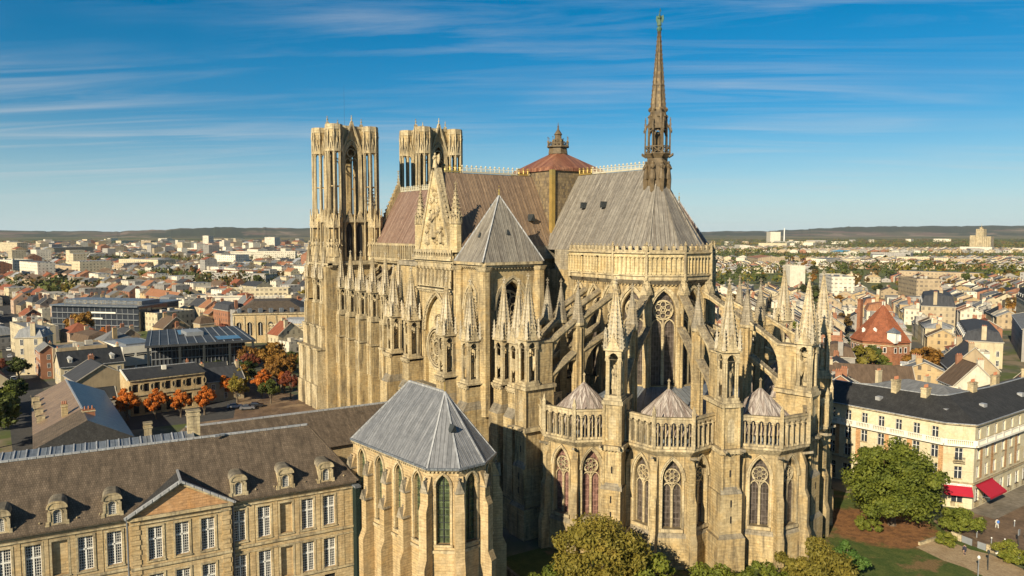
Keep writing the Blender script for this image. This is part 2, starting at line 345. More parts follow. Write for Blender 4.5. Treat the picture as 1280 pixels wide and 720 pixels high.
def strip(mb, fr, pts, w, d0, d1, m=None, closed=False):
    """moulding of width w that follows points in the wall's plane"""
    P = [Vector(p) for p in pts]; n = len(P); O = []; I = []
    for i in range(n):
        a = P[i-1] if (i or closed) else P[i]; b = P[(i+1) % n] if (i < n-1 or closed) else P[i]
        t = (b-a); t = t.normalized() if t.length > 1e-9 else Vector((1, 0)); q = Vector((-t.y, t.x))*w/2
        O.append(P[i]+q); I.append(P[i]-q)
    for i in range(n if closed else n-1):
        j = (i+1) % n
        mb.face([fr(*(O[i].x, d1, O[i].y)), fr(O[j].x, d1, O[j].y), fr(I[j].x, d1, I[j].y), fr(I[i].x, d1, I[i].y)], m)
        mb.face([fr(O[i].x, d0, O[i].y), fr(O[j].x, d0, O[j].y), fr(O[j].x, d1, O[j].y), fr(O[i].x, d1, O[i].y)], m)
        mb.face([fr(I[i].x, d0, I[i].y), fr(I[j].x, d0, I[j].y), fr(I[j].x, d1, I[j].y), fr(I[i].x, d1, I[i].y)], m)
def circ(cx, cz, r, n=12, t0=0): return [(cx+r*cos(t0+2*pi*i/n), cz+r*sin(t0+2*pi*i/n)) for i in range(n)]
def tracery(mb, fr, cx, a, sill, spr, h, dep, w=.2, m='stone_pale', foils=6, rim=True, rf=.80):
    """two lancets under a foiled rose"""
    r = a*rf; zc = spr+h*.14; zl = zc-r-.1*a; d0, d1 = -dep+.02, -dep+.3
    fbox(mb, fr, cx-w/2, cx+w/2, d0, d1+.05, sill, zl+.2, m)
    for s in (-1, 1):
        b = (a-w/2)/2; c = cx+s*(w/4+a/2)
        strip(mb, fr, [(c-b, sill), (c-b, zl-b*1.1)]+[(c+x, zl-b*1.1+z) for x, z in arch(b*.95, b*1.35, 4)]+[(c+b, zl-b*1.1), (c+b, sill)], w*.75, d0, d1, m)
    strip(mb, fr, circ(cx, zc, r, 16), w*.95, d0, d1+.08, m, True)
    for k in range(foils):
        t = 2*pi*k/foils+pi/2; strip(mb, fr, circ(cx+r*.6*cos(t), zc+r*.6*sin(t), r*.31, 7), w*.5, d0, d1, m, True)
    strip(mb, fr, circ(cx, zc, r*.2, 6), w*.5, d0, d1, m, True)
    if rim:
        A = [(cx+x, spr+z) for x, z in arch(a+.22, h+.3, 6)]
        strip(mb, fr, [(cx-a-.22, sill)]+A+[(cx+a+.22, sill)], .3, -.1, .14, m)
def hood(mb, fr, cx, a, spr, h, w=.3, d=.25, m='stone_pale'):
    strip(mb, fr, [(cx+x, spr+z) for x, z in arch(a, h, 6)], w, -.1, d, m)
def spire(mb, x, y, z0, z1, r, n=8, k=8, cs=.2, m='stone_pale', rot=pi/8, fin=True):
    mb.cone(x, y, z0, z1, r, .09, n, rot, m)
    for e in range(n):
        t = rot+2*pi*e/n
        for i in range(k):
            f = (i+.5)/k*.93; rr = r*(1-f)+.08; zz = z0+(z1-z0)*f
            mb.bump(x+(rr+cs*.45)*cos(t), y+(rr+cs*.45)*sin(t), zz+cs*.3, cs*(1-.35*f), m)
    if fin:
        mb.cone(x, y, z1-.1, z1+.9, .12, .06, 4, 0, m); mb.bump(x, y, z1+.1, .3, m)
        mb.bump(x+.25, y, z1+.62, .17, m); mb.bump(x-.25, y, z1+.62, .17, m); mb.bump(x, y+.25, z1+.62, .17, m); mb.bump(x, y-.25, z1+.62, .17, m); mb.bump(x, y, z1+.95, .17, m)
def gablet(mb, fr, cx, z0, w, h, d0, d1, m='stone_pale', cro=3):
    P = [(cx-w/2, z0), (cx+w/2, z0), (cx, z0+h)]
    mb.face([fr(x, d1, z) for x, z in P], m); mb.face([fr(x, d0, z) for x, z in P[::-1]], m)
    for p, q in zip(P, P[1:]+P[:1]): mb.face([fr(p[0], d0, p[1]), fr(q[0], d0, q[1]), fr(q[0], d1, q[1]), fr(p[0], d1, p[1])], m)
    for s in (-1, 1):
        for i in range(cro):
            f = (i+.6)/cro; x, y, z = fr(cx+s*w/2*(1-f), (d0+d1)/2, z0+h*f+.1); mb.bump(x, y, z, .14, m)
    x, y, z = fr(cx, (d0+d1)/2, z0+h+.15); mb.bump(x, y, z, .2, m)
def corbels(mb, fr, x0, x1, z, d, step=.6, s=.22, m=None):
    n = max(1, int((x1-x0)/step))
    for i in range(n):
        x = x0+(i+.5)*(x1-x0)/n; fbox(mb, fr, x-s/2, x+s/2, d-.3, d, z-s, z, m)
def cornice(mb, fr, x0, x1, z, d=.45, h=.5, m='stone_pale', cb=True):
    fbox(mb, fr, x0, x1, -.2, d*.6, z, z+h*.5, m); fbox(mb, fr, x0, x1, -.2, d, z+h*.5, z+h, m)
    if cb: corbels(mb, fr, x0, x1, z, d*.5, .7, .24, m)
def arcade(mb, fr, x0, x1, z0, z1, step, thick=.45, m='stone_pale', d=0, col=True, n=None, na=3):
    """open pierced gallery of small pointed arches, both faces"""
    n = n or max(1, round((x1-x0)/step)); st = (x1-x0)/n; H = z1-z0; ar = st*.36
    ops = [(x0+(i+.5)*st, ar, z0+.35, z1-.45-ar*1.5, ar*1.35) for i in range(n)]
    wall(mb, fr, x0, x1, z0, z1, ops, thick, m, None, d=d, na=na)
    wall(mb, fr, x0, x1, z0, z1, ops, 0.0, m, None, d=d-thick, na=na)
    mb.face([fr(x0, d, z1), fr(x1, d, z1), fr(x1, d-thick, z1), fr(x0, d-thick, z1)], m)
    if col:
        for i in range(n+1):
            c = fr(x0+i*st, d+.04, 0); mb.cone(c[0], c[1], z0+.1, z1-.9, .17, .15, 6, 0, m); 
            mb.box(c[0]-.22, c[0]+.22, c[1]-.22, c[1]+.22, z1-1.0, z1-.75, m)
            if i < n and st > 1.0:
                c = fr(x0+(i+.5)*st, d-thick/2, 0); mb.cone(c[0], c[1], z0+.35, z1-.8, .09, .09, 5, 0, m)
def poly_pts(cx, cy, r, angs): return [(cx+r*cos(rad(a)), cy+r*sin(rad(a))) for a in angs]
def statue(mb, x, y, z, h, m='stone_pale', rot=0, wings=False):
    """a robed carved figure: one lathed body flattened front to back, with a head"""
    i0 = len(mb.v); mb.lathe(0, 0, [(0, 0), (.2*h, .0), (.19*h, .12*h), (.14*h, .42*h), (.12*h, .58*h), (.155*h, .72*h), (.14*h, .80*h), (.06*h, .845*h), (.075*h, .88*h), (.08*h, .93*h), (.06*h, .985*h), (0, h)], 8, pi/8, m)
    mb.xf(i0, Matrix.Diagonal((.75, 1, 1, 1)))
    mb.beam((.06*h, .12*h, .72*h), (.16*h, .04*h, .55*h), .055*h, m=m); mb.beam((.06*h, -.12*h, .72*h), (.16*h, -.04*h, .6*h), .055*h, m=m)
    if wings:
        for s in (-1, 1):
            A = [(-.06*h, s*.04*h, .78*h), (-.14*h, s*.30*h, .92*h), (-.16*h, s*.34*h, .55*h), (-.12*h, s*.22*h, .22*h), (-.07*h, s*.05*h, .5*h)]
            B = [(p[0]-.04*h, p[1], p[2]) for p in A]
            mb.face(A, m); mb.face(B[::-1], m)
            for a, b, c, d in zip(A, A[1:]+A[:1], B[1:]+B[:1], B): mb.face([a, b, c, d], m)
    mb.xf(i0, Matrix.Translation((x, y, z)) @ Matrix.Rotation(rot, 4, 'Z'))
# ================================================================ THE CATHEDRAL
G = -4.0
HX = 30.8; TX = .8
cath = root('cathedral', (0, 0, G), 'huge golden Gothic cathedral with two towers, flying buttresses and a thin spire', 'cathedral')
def hp(a, r, c=(HX, 0)): return (c[0]+r*cos(rad(a)), c[1]+r*sin(rad(a)))

# ---- shared carved pieces
def tab_meshes(w, hb, hs, nm):
    b = MB('stone_pale'); q = w/2
    b.box(-q-.2, q+.2, -q-.2, q+.2, 0, .35); b.box(-q-.05, q+.05, -q-.05, q+.05, .35, .8)
    for sx in (-1, 1):
        for sy in (-1, 1):
            for dx, dy in ((0, 0), (-.3*sx, .05*sy), (.05*sx, -.3*sy)): b.cone(sx*(q-.2)+dx, sy*(q-.2)+dy, .8, hb-1.2, .17, .16, 6)
            b.box(sx*(q-.25)-.3, sx*(q-.25)+.3, sy*(q-.25)-.3, sy*(q-.25)+.3, hb-1.5, hb-1.15)
    b.box(-.38, .38, -.38, .38, .8, 1.6)
    for k in range(4):
        fr = Fr((q*cos(k*pi/2), q*sin(k*pi/2)), k*pi/2)
        wall(b, fr, -q, q, hb-1.3, hb, [(0, q*.62, hb-1.29, hb-1.2, .95)], .35, None, None, na=3)
    b.box(-q-.05, q+.05, -q-.05, q+.05, hb, hb+.1); b.box(-q-.28, q+.28, -q-.28, q+.28, hb+.1, hb+.4)
    for k in range(4):
        fr = Fr((q*cos(k*pi/2), q*sin(k*pi/2)), k*pi/2); gablet(b, fr, 0, hb+.4, w*.8, w*.85, -.3, .15)
    for sx in (-1, 1):
        for sy in (-1, 1): spire(b, sx*q, sy*q, hb+.4, hb+.4+hs*.32, .40, 4, 5, .13, 'stone_spire', rot=0, fin=False)
    s = MB('stone_pale'); s.cone(0, 0, hb+.4, hb+1.2, w*.6, w*.58, 8, pi/8, 'stone_spire'); spire(s, 0, 0, hb+1.2, hb+hs, w*.58, 8, 14, .17, 'stone_spire')
    for k in range(8): t = k*pi/4+pi/8; s.beam((w*.59*cos(t), w*.59*sin(t), hb+1.2), (.1*cos(t), .1*sin(t), hb+hs), .15, m='stone_pale')
    st = MB('stone_pale'); statue(st, 0, 0, 1.6, hb*.5, wings=True)
    return b.mesh(nm), s.mesh('spire'), st.mesh('statue')
TAB = tab_meshes(2.5, 7.6, 10.2, 'pinnacle'); TAB_N = tab_meshes(2.1, 7.0, 10.0, 'pinnacle')
def tab(x, y, z, rz=0, kind=TAB, label=None):
    p = part('pinnacle', kind[0], cath, (x, y, z), label, rz)
    for nm, me in (('spire', kind[1]), ('statue', kind[2])):
        c = bpy.data.objects.new(nm, me); COL.objects.link(c); c.parent = p
    return p
b = MB('stone_pale'); b.box(-.8, .8, -.8, .8, 0, .3)
for k in range(4): gablet(b, Fr((.75*cos(k*pi/2), .75*sin(k*pi/2)), k*pi/2), 0, .3, 1.5, 1.5, -.2, .1)
spire(b, 0, 0, .3, 5.6, .78, 8, 8, .13); CONE = b.mesh('pinnacle')
b = MB('stone_grey'); b.cone(0, 0, 0, .4, 1.2, 1.2, 8, pi/8); spire(b, 0, 0, .4, 6.3, 1.12, 8, 12, .1, 'stone_grey'); CONE2 = b.mesh('pinnacle')

def buttress(mb, fr, w, prof, m=None):
    """prof = (projection, z) from the ground up, extruded over the width w"""
    P = [(0, prof[0][1])]+prof+[(0, prof[-1][1])]
    for x in (-w/2, w/2): mb.face([fr(x, d, z) for d, z in (P if x > 0 else P[::-1])], m)
    for p, q in zip(P, P[1:]): mb.face([fr(-w/2, p[0], p[1]), fr(w/2, p[0], p[1]), fr(w/2, q[0], q[1]), fr(-w/2, q[0], q[1])], m)
def flyer(p, q, zt0, zt1, w=1.1, th=1.2, drop=4.5):
    """from pier p (low end) up to q; quarter arch below, crocketed coping above"""
    b = MB('stone'); dx, dy = q[0]-p[0], q[1]-p[1]; l = hypot(dx, dy); u = (dx/l, dy/l); n = (-u[1], u[0]); K = 9
    def P3(t, s, z): return (p[0]+u[0]*l*t+n[0]*s, p[1]+u[1]*l*t+n[1]*s, z)
    top = [zt0+(zt1-zt0)*i/K for i in range(K+1)]
    bot = []
    for i in range(K+1):
        t = i/K; lo = zt0-drop; hi = zt1-th
        bot.append(min(top[i]-.55, lo+(hi-lo)*sqrt(max(0, 1-(1-t)**2))))
    for i in range(K):
        for s in (-w/2, w/2): b.face([P3(i/K, s, bot[i]), P3((i+1)/K, s, bot[i+1]), P3((i+1)/K, s, top[i+1]), P3(i/K, s, top[i])])
        b.face([P3(i/K, -w/2, bot[i]), P3(i/K, w/2, bot[i]), P3((i+1)/K, w/2, bot[i+1]), P3((i+1)/K, -w/2, bot[i+1])])
        b.face([P3(i/K, -w/2, top[i]), P3(i/K, w/2, top[i]), P3((i+1)/K, w/2, top[i+1]), P3((i+1)/K, -w/2, top[i+1])])
    b.beam(P3(0, 0, zt0+.12), P3(1, 0, zt1+.12), w+.4, .34, 'stone_pale')
    nc = max(3, int(l/.55))
    for i in range(nc):
        t = (i+.5)/nc; b.bump(*P3(t, 0, zt0+(zt1-zt0)*t+.42), .19, 'stone_grey')
    b.beam(P3(0, 0, zt0-drop+.2), P3(0, 0, zt0), .3, .9, 'stone_pale')
    return part('flying_buttress', b, cath)

# ---- high choir: walls with great windows, gallery, roof
AC = [-90, -54, -18, 18, 54, 90]
RW = 9.6; corners = [hp(a, RW) for a in AC]
wb = MB('stone')
def great_bay(p, q, ext=.40):
    fr, l = fr2(p, q); a = min(2.25, l*.36)
    wall(wb, fr, 0, l, 16, 39.4, [(l/2, a, 20, 33, 4.0)], 1.1)
    wn = MB('stone_pale'); tracery(wn, fr, l/2, a, 20, 33, 4.0, 1.05, .3); hood(wn, fr, l/2, a+.65, 33, 4.8, .5, .35)
    part('window', wn, cath)
    corbels(wb, fr, 0, l, 38.2, .35, .6, .24)
    # thin engaged shafts beside the window
    for x in (.25, l-.25):
        c = fr(x, .1, 0); wb.cone(c[0], c[1], 16, 39, .32, .3, 8)
    gl = MB('stone_gold'); R0 = 1.25
    fg = Fr(fr(0, R0-.1, 0)[:2], fr.a); 
    n = max(4, round((l+2*ext)/.86)); st = (l+2*ext)/n
    wall(gl, fg, -ext, l+ext, 39.9, 43.7, [(-ext+(i+.5)*st, st*.33, 40.4, 42.7, st*.5) for i in range(n)], .16, 'stone_gold', 'stone_gold', na=3)
    for i in range(n+1):
        c = fg(-ext+i*st, .06, 0); gl.cone(c[0], c[1], 40.1, 43.0, .11, .10, 6, 0, 'stone_gold'); gl.box(c[0]-.2, c[0]+.2, c[1]-.2, c[1]+.2, 42.9, 43.15, 'stone_gold')
    fbox(gl, fg, -ext, l+ext, -.8, .35, 43.7, 43.95, 'stone_pale'); fbox(gl, fg, -ext, l+ext, -.8, .3, 39.7, 39.95, 'stone_pale'); gl.face([fr(-.05, .25, 38.1), fr(l+.05, .25, 38.1), fr(l+ext*.9, 1.2, 39.0), fr(-ext*.9, 1.2, 39.0)], 'stone_grey'); fbox(gl, fr, -ext*.9, l+ext*.9, 0, 1.2, 39.0, 39.75, 'stone_pale')
    fbox(gl, fg, -ext, l+ext, -.5, -.1, 43.95, 44.3, 'stone_pale')
    m = max(3, round(l/1.1))
    for i in range(m):
        x = -ext+(i+.5)*(l+2*ext)/m; fbox(gl, fg, x-.34, x+.34, -.5, -.05, 44.3, 45.0, 'stone_pale'); c = fg(x, -.28, 0); gl.bump(c[0], c[1], 45.2, .22, 'stone_pale')
    part('gallery', gl, cath)
straight = [(18.0, -RW), (22.2, -RW), (26.5, -RW), (HX, -RW)]
for p, q in zip(straight, straight[1:]): great_bay(p, q, 0)
for p, q in zip(corners, corners[1:]): great_bay(p, q)
# rest of the choir's and the nave's high walls
north = [(HX, RW), (22, RW), (14, RW)]
for p, q in zip(north, north[1:]): great_bay(p, q, 0)
for a in AC:
    for dr in (.9,):
        x, y = hp(a, RW+1.35); c = MB('stone_pale'); c.cone(x, y, 39.0, 44.2, .26, .22, 8); statue(c, x, y, 44.2, 1.6, rot=rad(a))
        part('finial', c, cath)
for x in (18.6, 22.2, 26.5):
    c = MB('stone_pale'); c.cone(x, -RW-1.35, 39, 40, .3, .26, 8); part('finial', c, cath)
wb.prism([(12, -RW+.1), (HX, -RW+.1)]+[hp(a, RW-.1) for a in AC[1:-1]]+[(HX, RW-.1), (12, RW-.1)], 39.2, 44.0, m='stone_grey')
wb.box(8, 18.2, -RW, RW, 15, 40, 'stone')
part('wall', wb, cath)
RZ = 59.3; rr = 9.5
rf = MB('lead_grey'); apx = (HX, 0); ring = [hp(a, rr) for a in AC]
for p, q in zip(ring, ring[1:]): rf.face([(*p, 43.9), (*q, 43.9), (*apx, RZ)])
for s in (-1, 1): rf.face([(7.3, s*rr, 43.9), (HX, s*rr, 43.9), (HX, 0, RZ), (7.3, 0, RZ)])
for a in AC[1:-1]: rf.beam((*hp(a, rr), 44), (*apx, RZ), .3, .3)
for x in (15, 21):
    for z in (52.5,): rf.prism([(x-.5, -rr*(RZ-z)/15.4-.9), (x+.5, -rr*(RZ-z)/15.4-.9), (x+.5, -rr*(RZ-z)/15.4+1.2), (x-.5, -rr*(RZ-z)/15.4+1.2)], z-.3, z+.9, [(x-.05, -rr*(RZ-z)/15.4-1.1), (x+.05, -rr*(RZ-z)/15.4-1.1), (x+.05, -rr*(RZ-z)/15.4+1.2), (x-.05, -rr*(RZ-z)/15.4+1.2)], 'metal_dark')
chroof = part('choir_roof', rf, cath)
def crest(p, q, parent, nm='ridge_crest', pale=False):
    b = MB('gilt_pale' if pale else 'gold'); l = hypot(q[0]-p[0], q[1]-p[1]); u = ((q[0]-p[0])/l, (q[1]-p[1])/l); n = round(l/1.15)
    b.beam((*p, RZ+.25), (*q, RZ+.25), .35, .35); b.beam((*p, RZ+.62), (*q, RZ+.62), .12, .12)
    for i in range(n+1):
        x, y = p[0]+u[0]*l*i/n, p[1]+u[1]*l*i/n; b.cone(x, y, RZ+.4, RZ+1.2, .14, .1, 4); b.bump(x, y, RZ+1.35, .3)
        for s in (-.36, .36): b.bump(x+u[0]*s, y+u[1]*s, RZ+.98, .19)
    return part(nm, b, parent)
crest((8.2, 0), (12, 0), chroof); crest((12.5, 0), (28.3, 0), chroof, pale=True)

# ---- crossing: slate-hung square turret, red pyramid, crown
b = MB('tile_lozenge'); q = 7.0
for k in range(4): pass
b.prism([(TX-q, -q), (TX+q, -q), (TX+q, q), (TX-q, q)], 42, 60.2)
for sx in (-1, 1):
    for sy in (-1, 1): b.box(TX+sx*q-.45, TX+sx*q+.45, sy*q-.45, sy*q+.45, 44, 60.3, 'gold')
lan = part('crossing_turret', b, cath)
b = MB('copper_red'); e = 7.35
P8 = [(TX-e, -e*.5), (TX-e*.5, -e), (TX+e*.5, -e), (TX+e, -e*.5), (TX+e, e*.5), (TX+e*.5, e), (TX-e*.5, e), (TX-e, e*.5)]
b.prism([(TX-e, -e), (TX, -e), (TX+e, -e), (TX+e, 0), (TX+e, e), (TX, e), (TX-e, e), (TX-e, 0)], 60.2, 61.0, [(TX-e*.92, -e*.92), (TX, -e), (TX+e*.92, -e*.92), (TX+e, 0), (TX+e*.92, e*.92), (TX, e), (TX-e*.92, e*.92), (TX-e, 0)])
b.prism([(TX+e*cos(rad(t))*(1.28 if t % 90 else 1), e*sin(rad(t))*(1.28 if t % 90 else 1)) for t in range(-135, 225, 45)], 61.0, 64.4, [(TX+2.0*cos(rad(t)), 2.0*sin(rad(t))) for t in range(-135, 225, 45)])
part('roof', b, lan)
b = MB('brown_lead'); b.cone(TX, 0, 65.6, 67.6, 2.2, 2.0, 8, pi/8); b.cone(TX, 0, 67.6, 68.1, 2.5, 2.5, 8, pi/8)
for k in range(8):
    t = k*pi/4+pi/8; x, y = TX+2.3*cos(t), 2.3*sin(t); b.cone(x, y, 68.1, 70.6, .16, .05, 4); b.bump(x, y, 70.6, .2); b.bump(x, y, 69.3, .3, 'gold')
    x2, y2 = TX+2.3*cos(t+pi/4), 2.3*sin(t+pi/4); b.beam((x, y, 68.8), (x2, y2, 68.8), .18); b.beam((x, y, 68.2), (x2, y2, 69.2), .12); b.bump((x+x2)/2, (y+y2)/2, 69.1, .26)
b.lathe(TX, 0, [(1.2, 68.1), (1.1, 70), (.75, 70.4), (.75, 71.4), (.95, 71.5), (.25, 73), (.12, 74), (.03, 75.2)], 8); b.bump(TX, 0, 74, .3)
b.v = [(x, y, 64.4+(z-65.6)*.72) for x, y, z in b.v]
part('crown', b, lan)

# ---- transept
gx0, gx1 = TX-7.6, TX+7.6
b = MB('stone')
b.box(gx0, gx1, -28.9, 30.2, 15, 42.2, 'stone')
# west flank of the transept (tower base without a roof) and its twin beyond
for sy in (-1, 1):
    b.box(-15.6, gx0, min(sy*18, sy*30.2), max(sy*18, sy*30.2), G, 40.4); b.box(-16, gx0, min(sy*17.7, sy*30.6), max(sy*17.7, sy*30.6), 40.4, 41.3, 'stone_grey')
    b.box(-15.6, 17.8, min(sy*9, sy*18.3), max(sy*9, sy*18.3), G, 20)
part('transept_wall', b, cath)
# south front of the transept
b = MB('stone'); fS = Fr((TX, -30.6), -pi/2)
wall(b, fS, -7.6, 7.6, G, 44.3, [(0, 4.8, 14.5, 27.5, 7.4)], .75, 'stone', 'stone_gold', na=8)
b.box(gx0, gx1, -30.55, -28, 42, 44.2, 'stone_gold')
front = part('transept_front', b, cath)
b = MB('stone_pale'); d = .7
for r, ww in ((4.25, .5), (3.6, .25), (1.5, .3)): strip(b, fS, circ(0, 24.2, r, 24), ww, -d, -d+.7, None, True)
for k in range(12):
    t = k*pi/6; b.beam(fS(1.5*cos(t), -d+.3, 24.2+1.5*sin(t)), fS(3.6*cos(t), -d+.3, 24.2+3.6*sin(t)), .2)
    strip(b, fS, circ(2.75*cos(t+pi/12), 24.2+2.75*sin(t+pi/12), .6, 8), .16, -d, -d+.4, None, True)
for k in range(6): t = k*pi/3; strip(b, fS, circ(.8*cos(t), 24.2+.8*sin(t), .5, 7), .14, -d, -d+.4, None, True)
strip(b, fS, circ(0, 29.7, 1.3, 12), .25, -d, -d+.5, None, True)
part('rose_window', b, front)
b = MB('stone_pale')
for k, (aa, hh) in enumerate(((4.9, 7.6), (5.4, 8.2))): hood(b, fS, 0, aa, 27.5, hh, .45, .15+.2*k)
for i in range(24):
    A = arch(5.15, 7.9, 12); x, z = A[i] if i < len(A) else A[-1]; c = fS(x, .3, 27.5+z); b.bump(*c, .28)
n = 9; st = 13.6/n
wall(b, fS, -6.8, 6.8, 36.6, 41.4, [(-6.8+(i+.5)*st, st*.34, 37.2, 39.8, st*.55) for i in range(n)], .5, 'stone_pale', 'stone', d=.55, na=3)
for i in range(n+1): c = fS(-6.8+i*st, .65, 0); b.cone(c[0], c[1], 37, 40.2, .2, .18, 6); b.box(c[0]-.3, c[0]+.3, c[1]-.3, c[1]+.3, 40.2, 40.6)
for i in range(n): statue(b, *fS(-6.8+(i+.5)*st, .3, 37.2), 2.6, rot=-pi/2)
cornice(b, fS, -7.8, 7.8, 41.5, 1.2, .9); cornice(b, fS, -7.6, 7.6, 35.6, .8, .7)
arcade(b, Fr((TX, -31.6), -pi/2), -7.6, 7.6, 42.4, 44.0, 1.0, .3, col=False)
part('statue_gallery', b, front)
b = MB('stone_gold')   # crocketed gable with its relief
P = [(-6.2, 43.8), (6.2, 43.8), (.35, 59.6), (-.35, 59.6)]
for dd, o in ((.35, 1), (-1.0, -1)): b.face([fS(x, dd, z) for x, z in P[::o]])
for p, q in ((P[1], P[2]), (P[2], P[3]), (P[3], P[0])): b.face([fS(p[0], .35, p[1]), fS(q[0], .35, q[1]), fS(q[0], -1, q[1]), fS(p[0], -1, p[1])])
for s in (-1, 1):
    strip(b, fS, [(s*6.3, 43.8), (s*.2, 60)], .5, -1.1, .6, 'stone_pale')
    for i in range(16):
        f = (i+.5)/16; c = fS(s*(6.55*(1-f)+.2), -.2, 43.8+16.2*f); b.bump(*c, .38, 'stone_pale')
random.seed(4)
for i in range(60):
    f = random.random()**1.4; z = 45+11*f; hw = 4.6*(1-(z-43.8)/16.2)
    x = random.uniform(-hw, hw); r = random.uniform(.2, .5); c = fS(x, .4, z); b.bump(c[0], c[1]-.05, c[2], r, 'stone_pale' if i % 3 else 'stone')
statue(b, *fS(0, .5, 46.4), 5.6, 'stone_pale', -pi/2)
for x, z, h in ((-2.6, 45.4, 3.2), (2.6, 45.4, 3.2), (-1.4, 51.8, 2.2), (1.4, 51.8, 2.2)): statue(b, *fS(x, .45, z), h, 'stone_pale', -pi/2)
part('gable', b, front)
b = MB('stone_pale'); b.box(TX-.5, TX+.5, -31.2, -30.2, 59.4, 60); statue(b, TX, -30.7, 60.0, 3.0, rot=-pi/2, wings=True); part('statue', b, front)
for s in (-1, 1):   # stair pinnacles flanking the gable
    b = MB('stone_gold'); x = TX+s*7.1
    b.cone(x, -30.2, 43.6, 50, 1.25, 1.15, 8, pi/8)
    for k in range(8): gablet(b, Fr((x+1.1*cos(k*pi/4), -30.2+1.1*sin(k*pi/4)), k*pi/4), 0, 49, .9, 1.6, -.1, .12, cro=1)
    spire(b, x, -30.2, 50, 56.0, 1.0, 8, 7, .2); part('turret', b, front)
# transept roof
b = MB('lead_brown')
for s in (-1, 1): b.face([(TX+s*8.6, -29.6, 44.3), (TX+s*8.6, 30, 44.3), (TX, 30, RZ), (TX, -29.6, RZ)])
b.face([(TX-8.6, 30, 44.3), (TX+8.6, 30, 44.3), (TX, 30, RZ)])
for s in (-1, 1): b.box(TX+s*8.2-.6, TX+s*8.2+.6, -29.8, 30, 42, 44.6, 'stone_grey')
for y, z in ((-20, 52), (-11.5, 50)):
    x = TX+8.6*(RZ-z)/15; b.prism([(x-1, y-.6), (x+1.1, y-.6), (x+1.1, y+.6), (x-1, y+.6)], z-.3, z+1.1, [(x-1, y-.05), (x+1.5, y-.05), (x+1.5, y+.05), (x-1, y+.05)], 'metal_dark')
tr = part('transept_roof', b, cath); crest((TX, -28.5), (TX, -25), tr); crest((TX, -24.5), (TX, -11), tr, pale=True); crest((TX, -10.5), (TX, -8.2), tr); 
# the two east towers of the transept, under slate-grey pyramids
def east_tower(sy, roofm):
    x0, x1 = 9.6, 18.1; y0, y1 = (-30.4, -18.2) if sy < 0 else (18.2, 30.4)
    b = MB('stone'); xc, yc = (x0+x1)/2, (y0+y1)/2
    fs = Fr((xc, y0), -pi/2); wall(b, fs, -(x1-x0)/2, (x1-x0)/2, G, 41.4, [(0, 2.3, 16.5, 33, 4.4)], .9, 'stone', 'stone' if sy < 0 else 'dark')
    fe = Fr((x1, yc), 0); wall(b, fe, -(y1-y0)/2, (y1-y0)/2, G, 41.4, [(0, 3.3, 17, 33.2, 5.2)], 1.8, 'stone', 'dark')
    fn = Fr((xc, y1), pi/2); wall(b, fn, -(x1-x0)/2, (x1-x0)/2, G, 41.4, [(0, 2.3, 21, 33, 4.4)], .9, 'stone', 'dark')
    fw = Fr((x0, yc), pi); wall(b, fw, -(y1-y0)/2, (y1-y0)/2, G, 41.4, [])
    for f, l in ((fs, x1-x0), (fe, y1-y0), (fn, x1-x0), (fw, y1-y0)): cornice(b, f, -l/2-.3, l/2+.3, 41.0, 1.0, 1.0); 
    for cx, cy in ((x0, y0), (x1, y0), (x1, y1)): b.cone(cx, cy, 14, 41.2, 1.25, 1.2, 8, pi/8); b.cone(cx, cy, 40.4, 41.2, 1.3, 1.7, 8, pi/8, 'stone_pale')
    o = part('transept_tower', b, cath)
    t = MB('stone_pale'); tracery(t, fe, 0, 3.3, 17, 33.2, 5.2, 1.75, .38); hood(t, fe, 0, 4.0, 33.2, 6.1, .5, .3)
    hood(t, fs, 0, 2.9, 33, 5.2, .4, .25); tracery(t, fs, 0, 2.3, 16.5, 33, 4.4, .85, .3)
    part('window', t, o)
    r = MB(roofm); e = .75; P = [(x0-e, y0-e), (x1+e, y0-e), (x1+e, y1+e), (x0-e, y1+e)]
    r.prism(P, 42.0, 54.4, [(xc, yc)]*4, cap=False); 
    for p in P: r.beam((*p, 42.1), (xc, yc, 54.4), .22, .22, 'zinc')
    r.cone(xc, yc, 54.2, 55.6, .2, .06, 6, 0, 'gold'); r.bump(xc, yc, 55.2, .28, 'gold'); r.bump(xc, yc, 56, .16, 'gold')
    for (xx, yy, zz) in ((xc, (y0-e)*.62+yc*.38, 42+12.4*.38), (x1*.6+xc*.4+.3, yc, 42+12.4*.42)): r.prism([(xx-.35, yy-.35), (xx+.35, yy-.35), (xx+.35, yy+.35), (xx-.35, yy+.35)], zz-.2, zz+.8, [(xx-.02, yy-.02), (xx+.02, yy-.02), (xx+.02, yy+.02), (xx-.02, yy+.02)], 'metal_dark')
    part('roof', r, o)
east_tower(-1, 'lead_grey'); east_tower(1, 'lead_red')

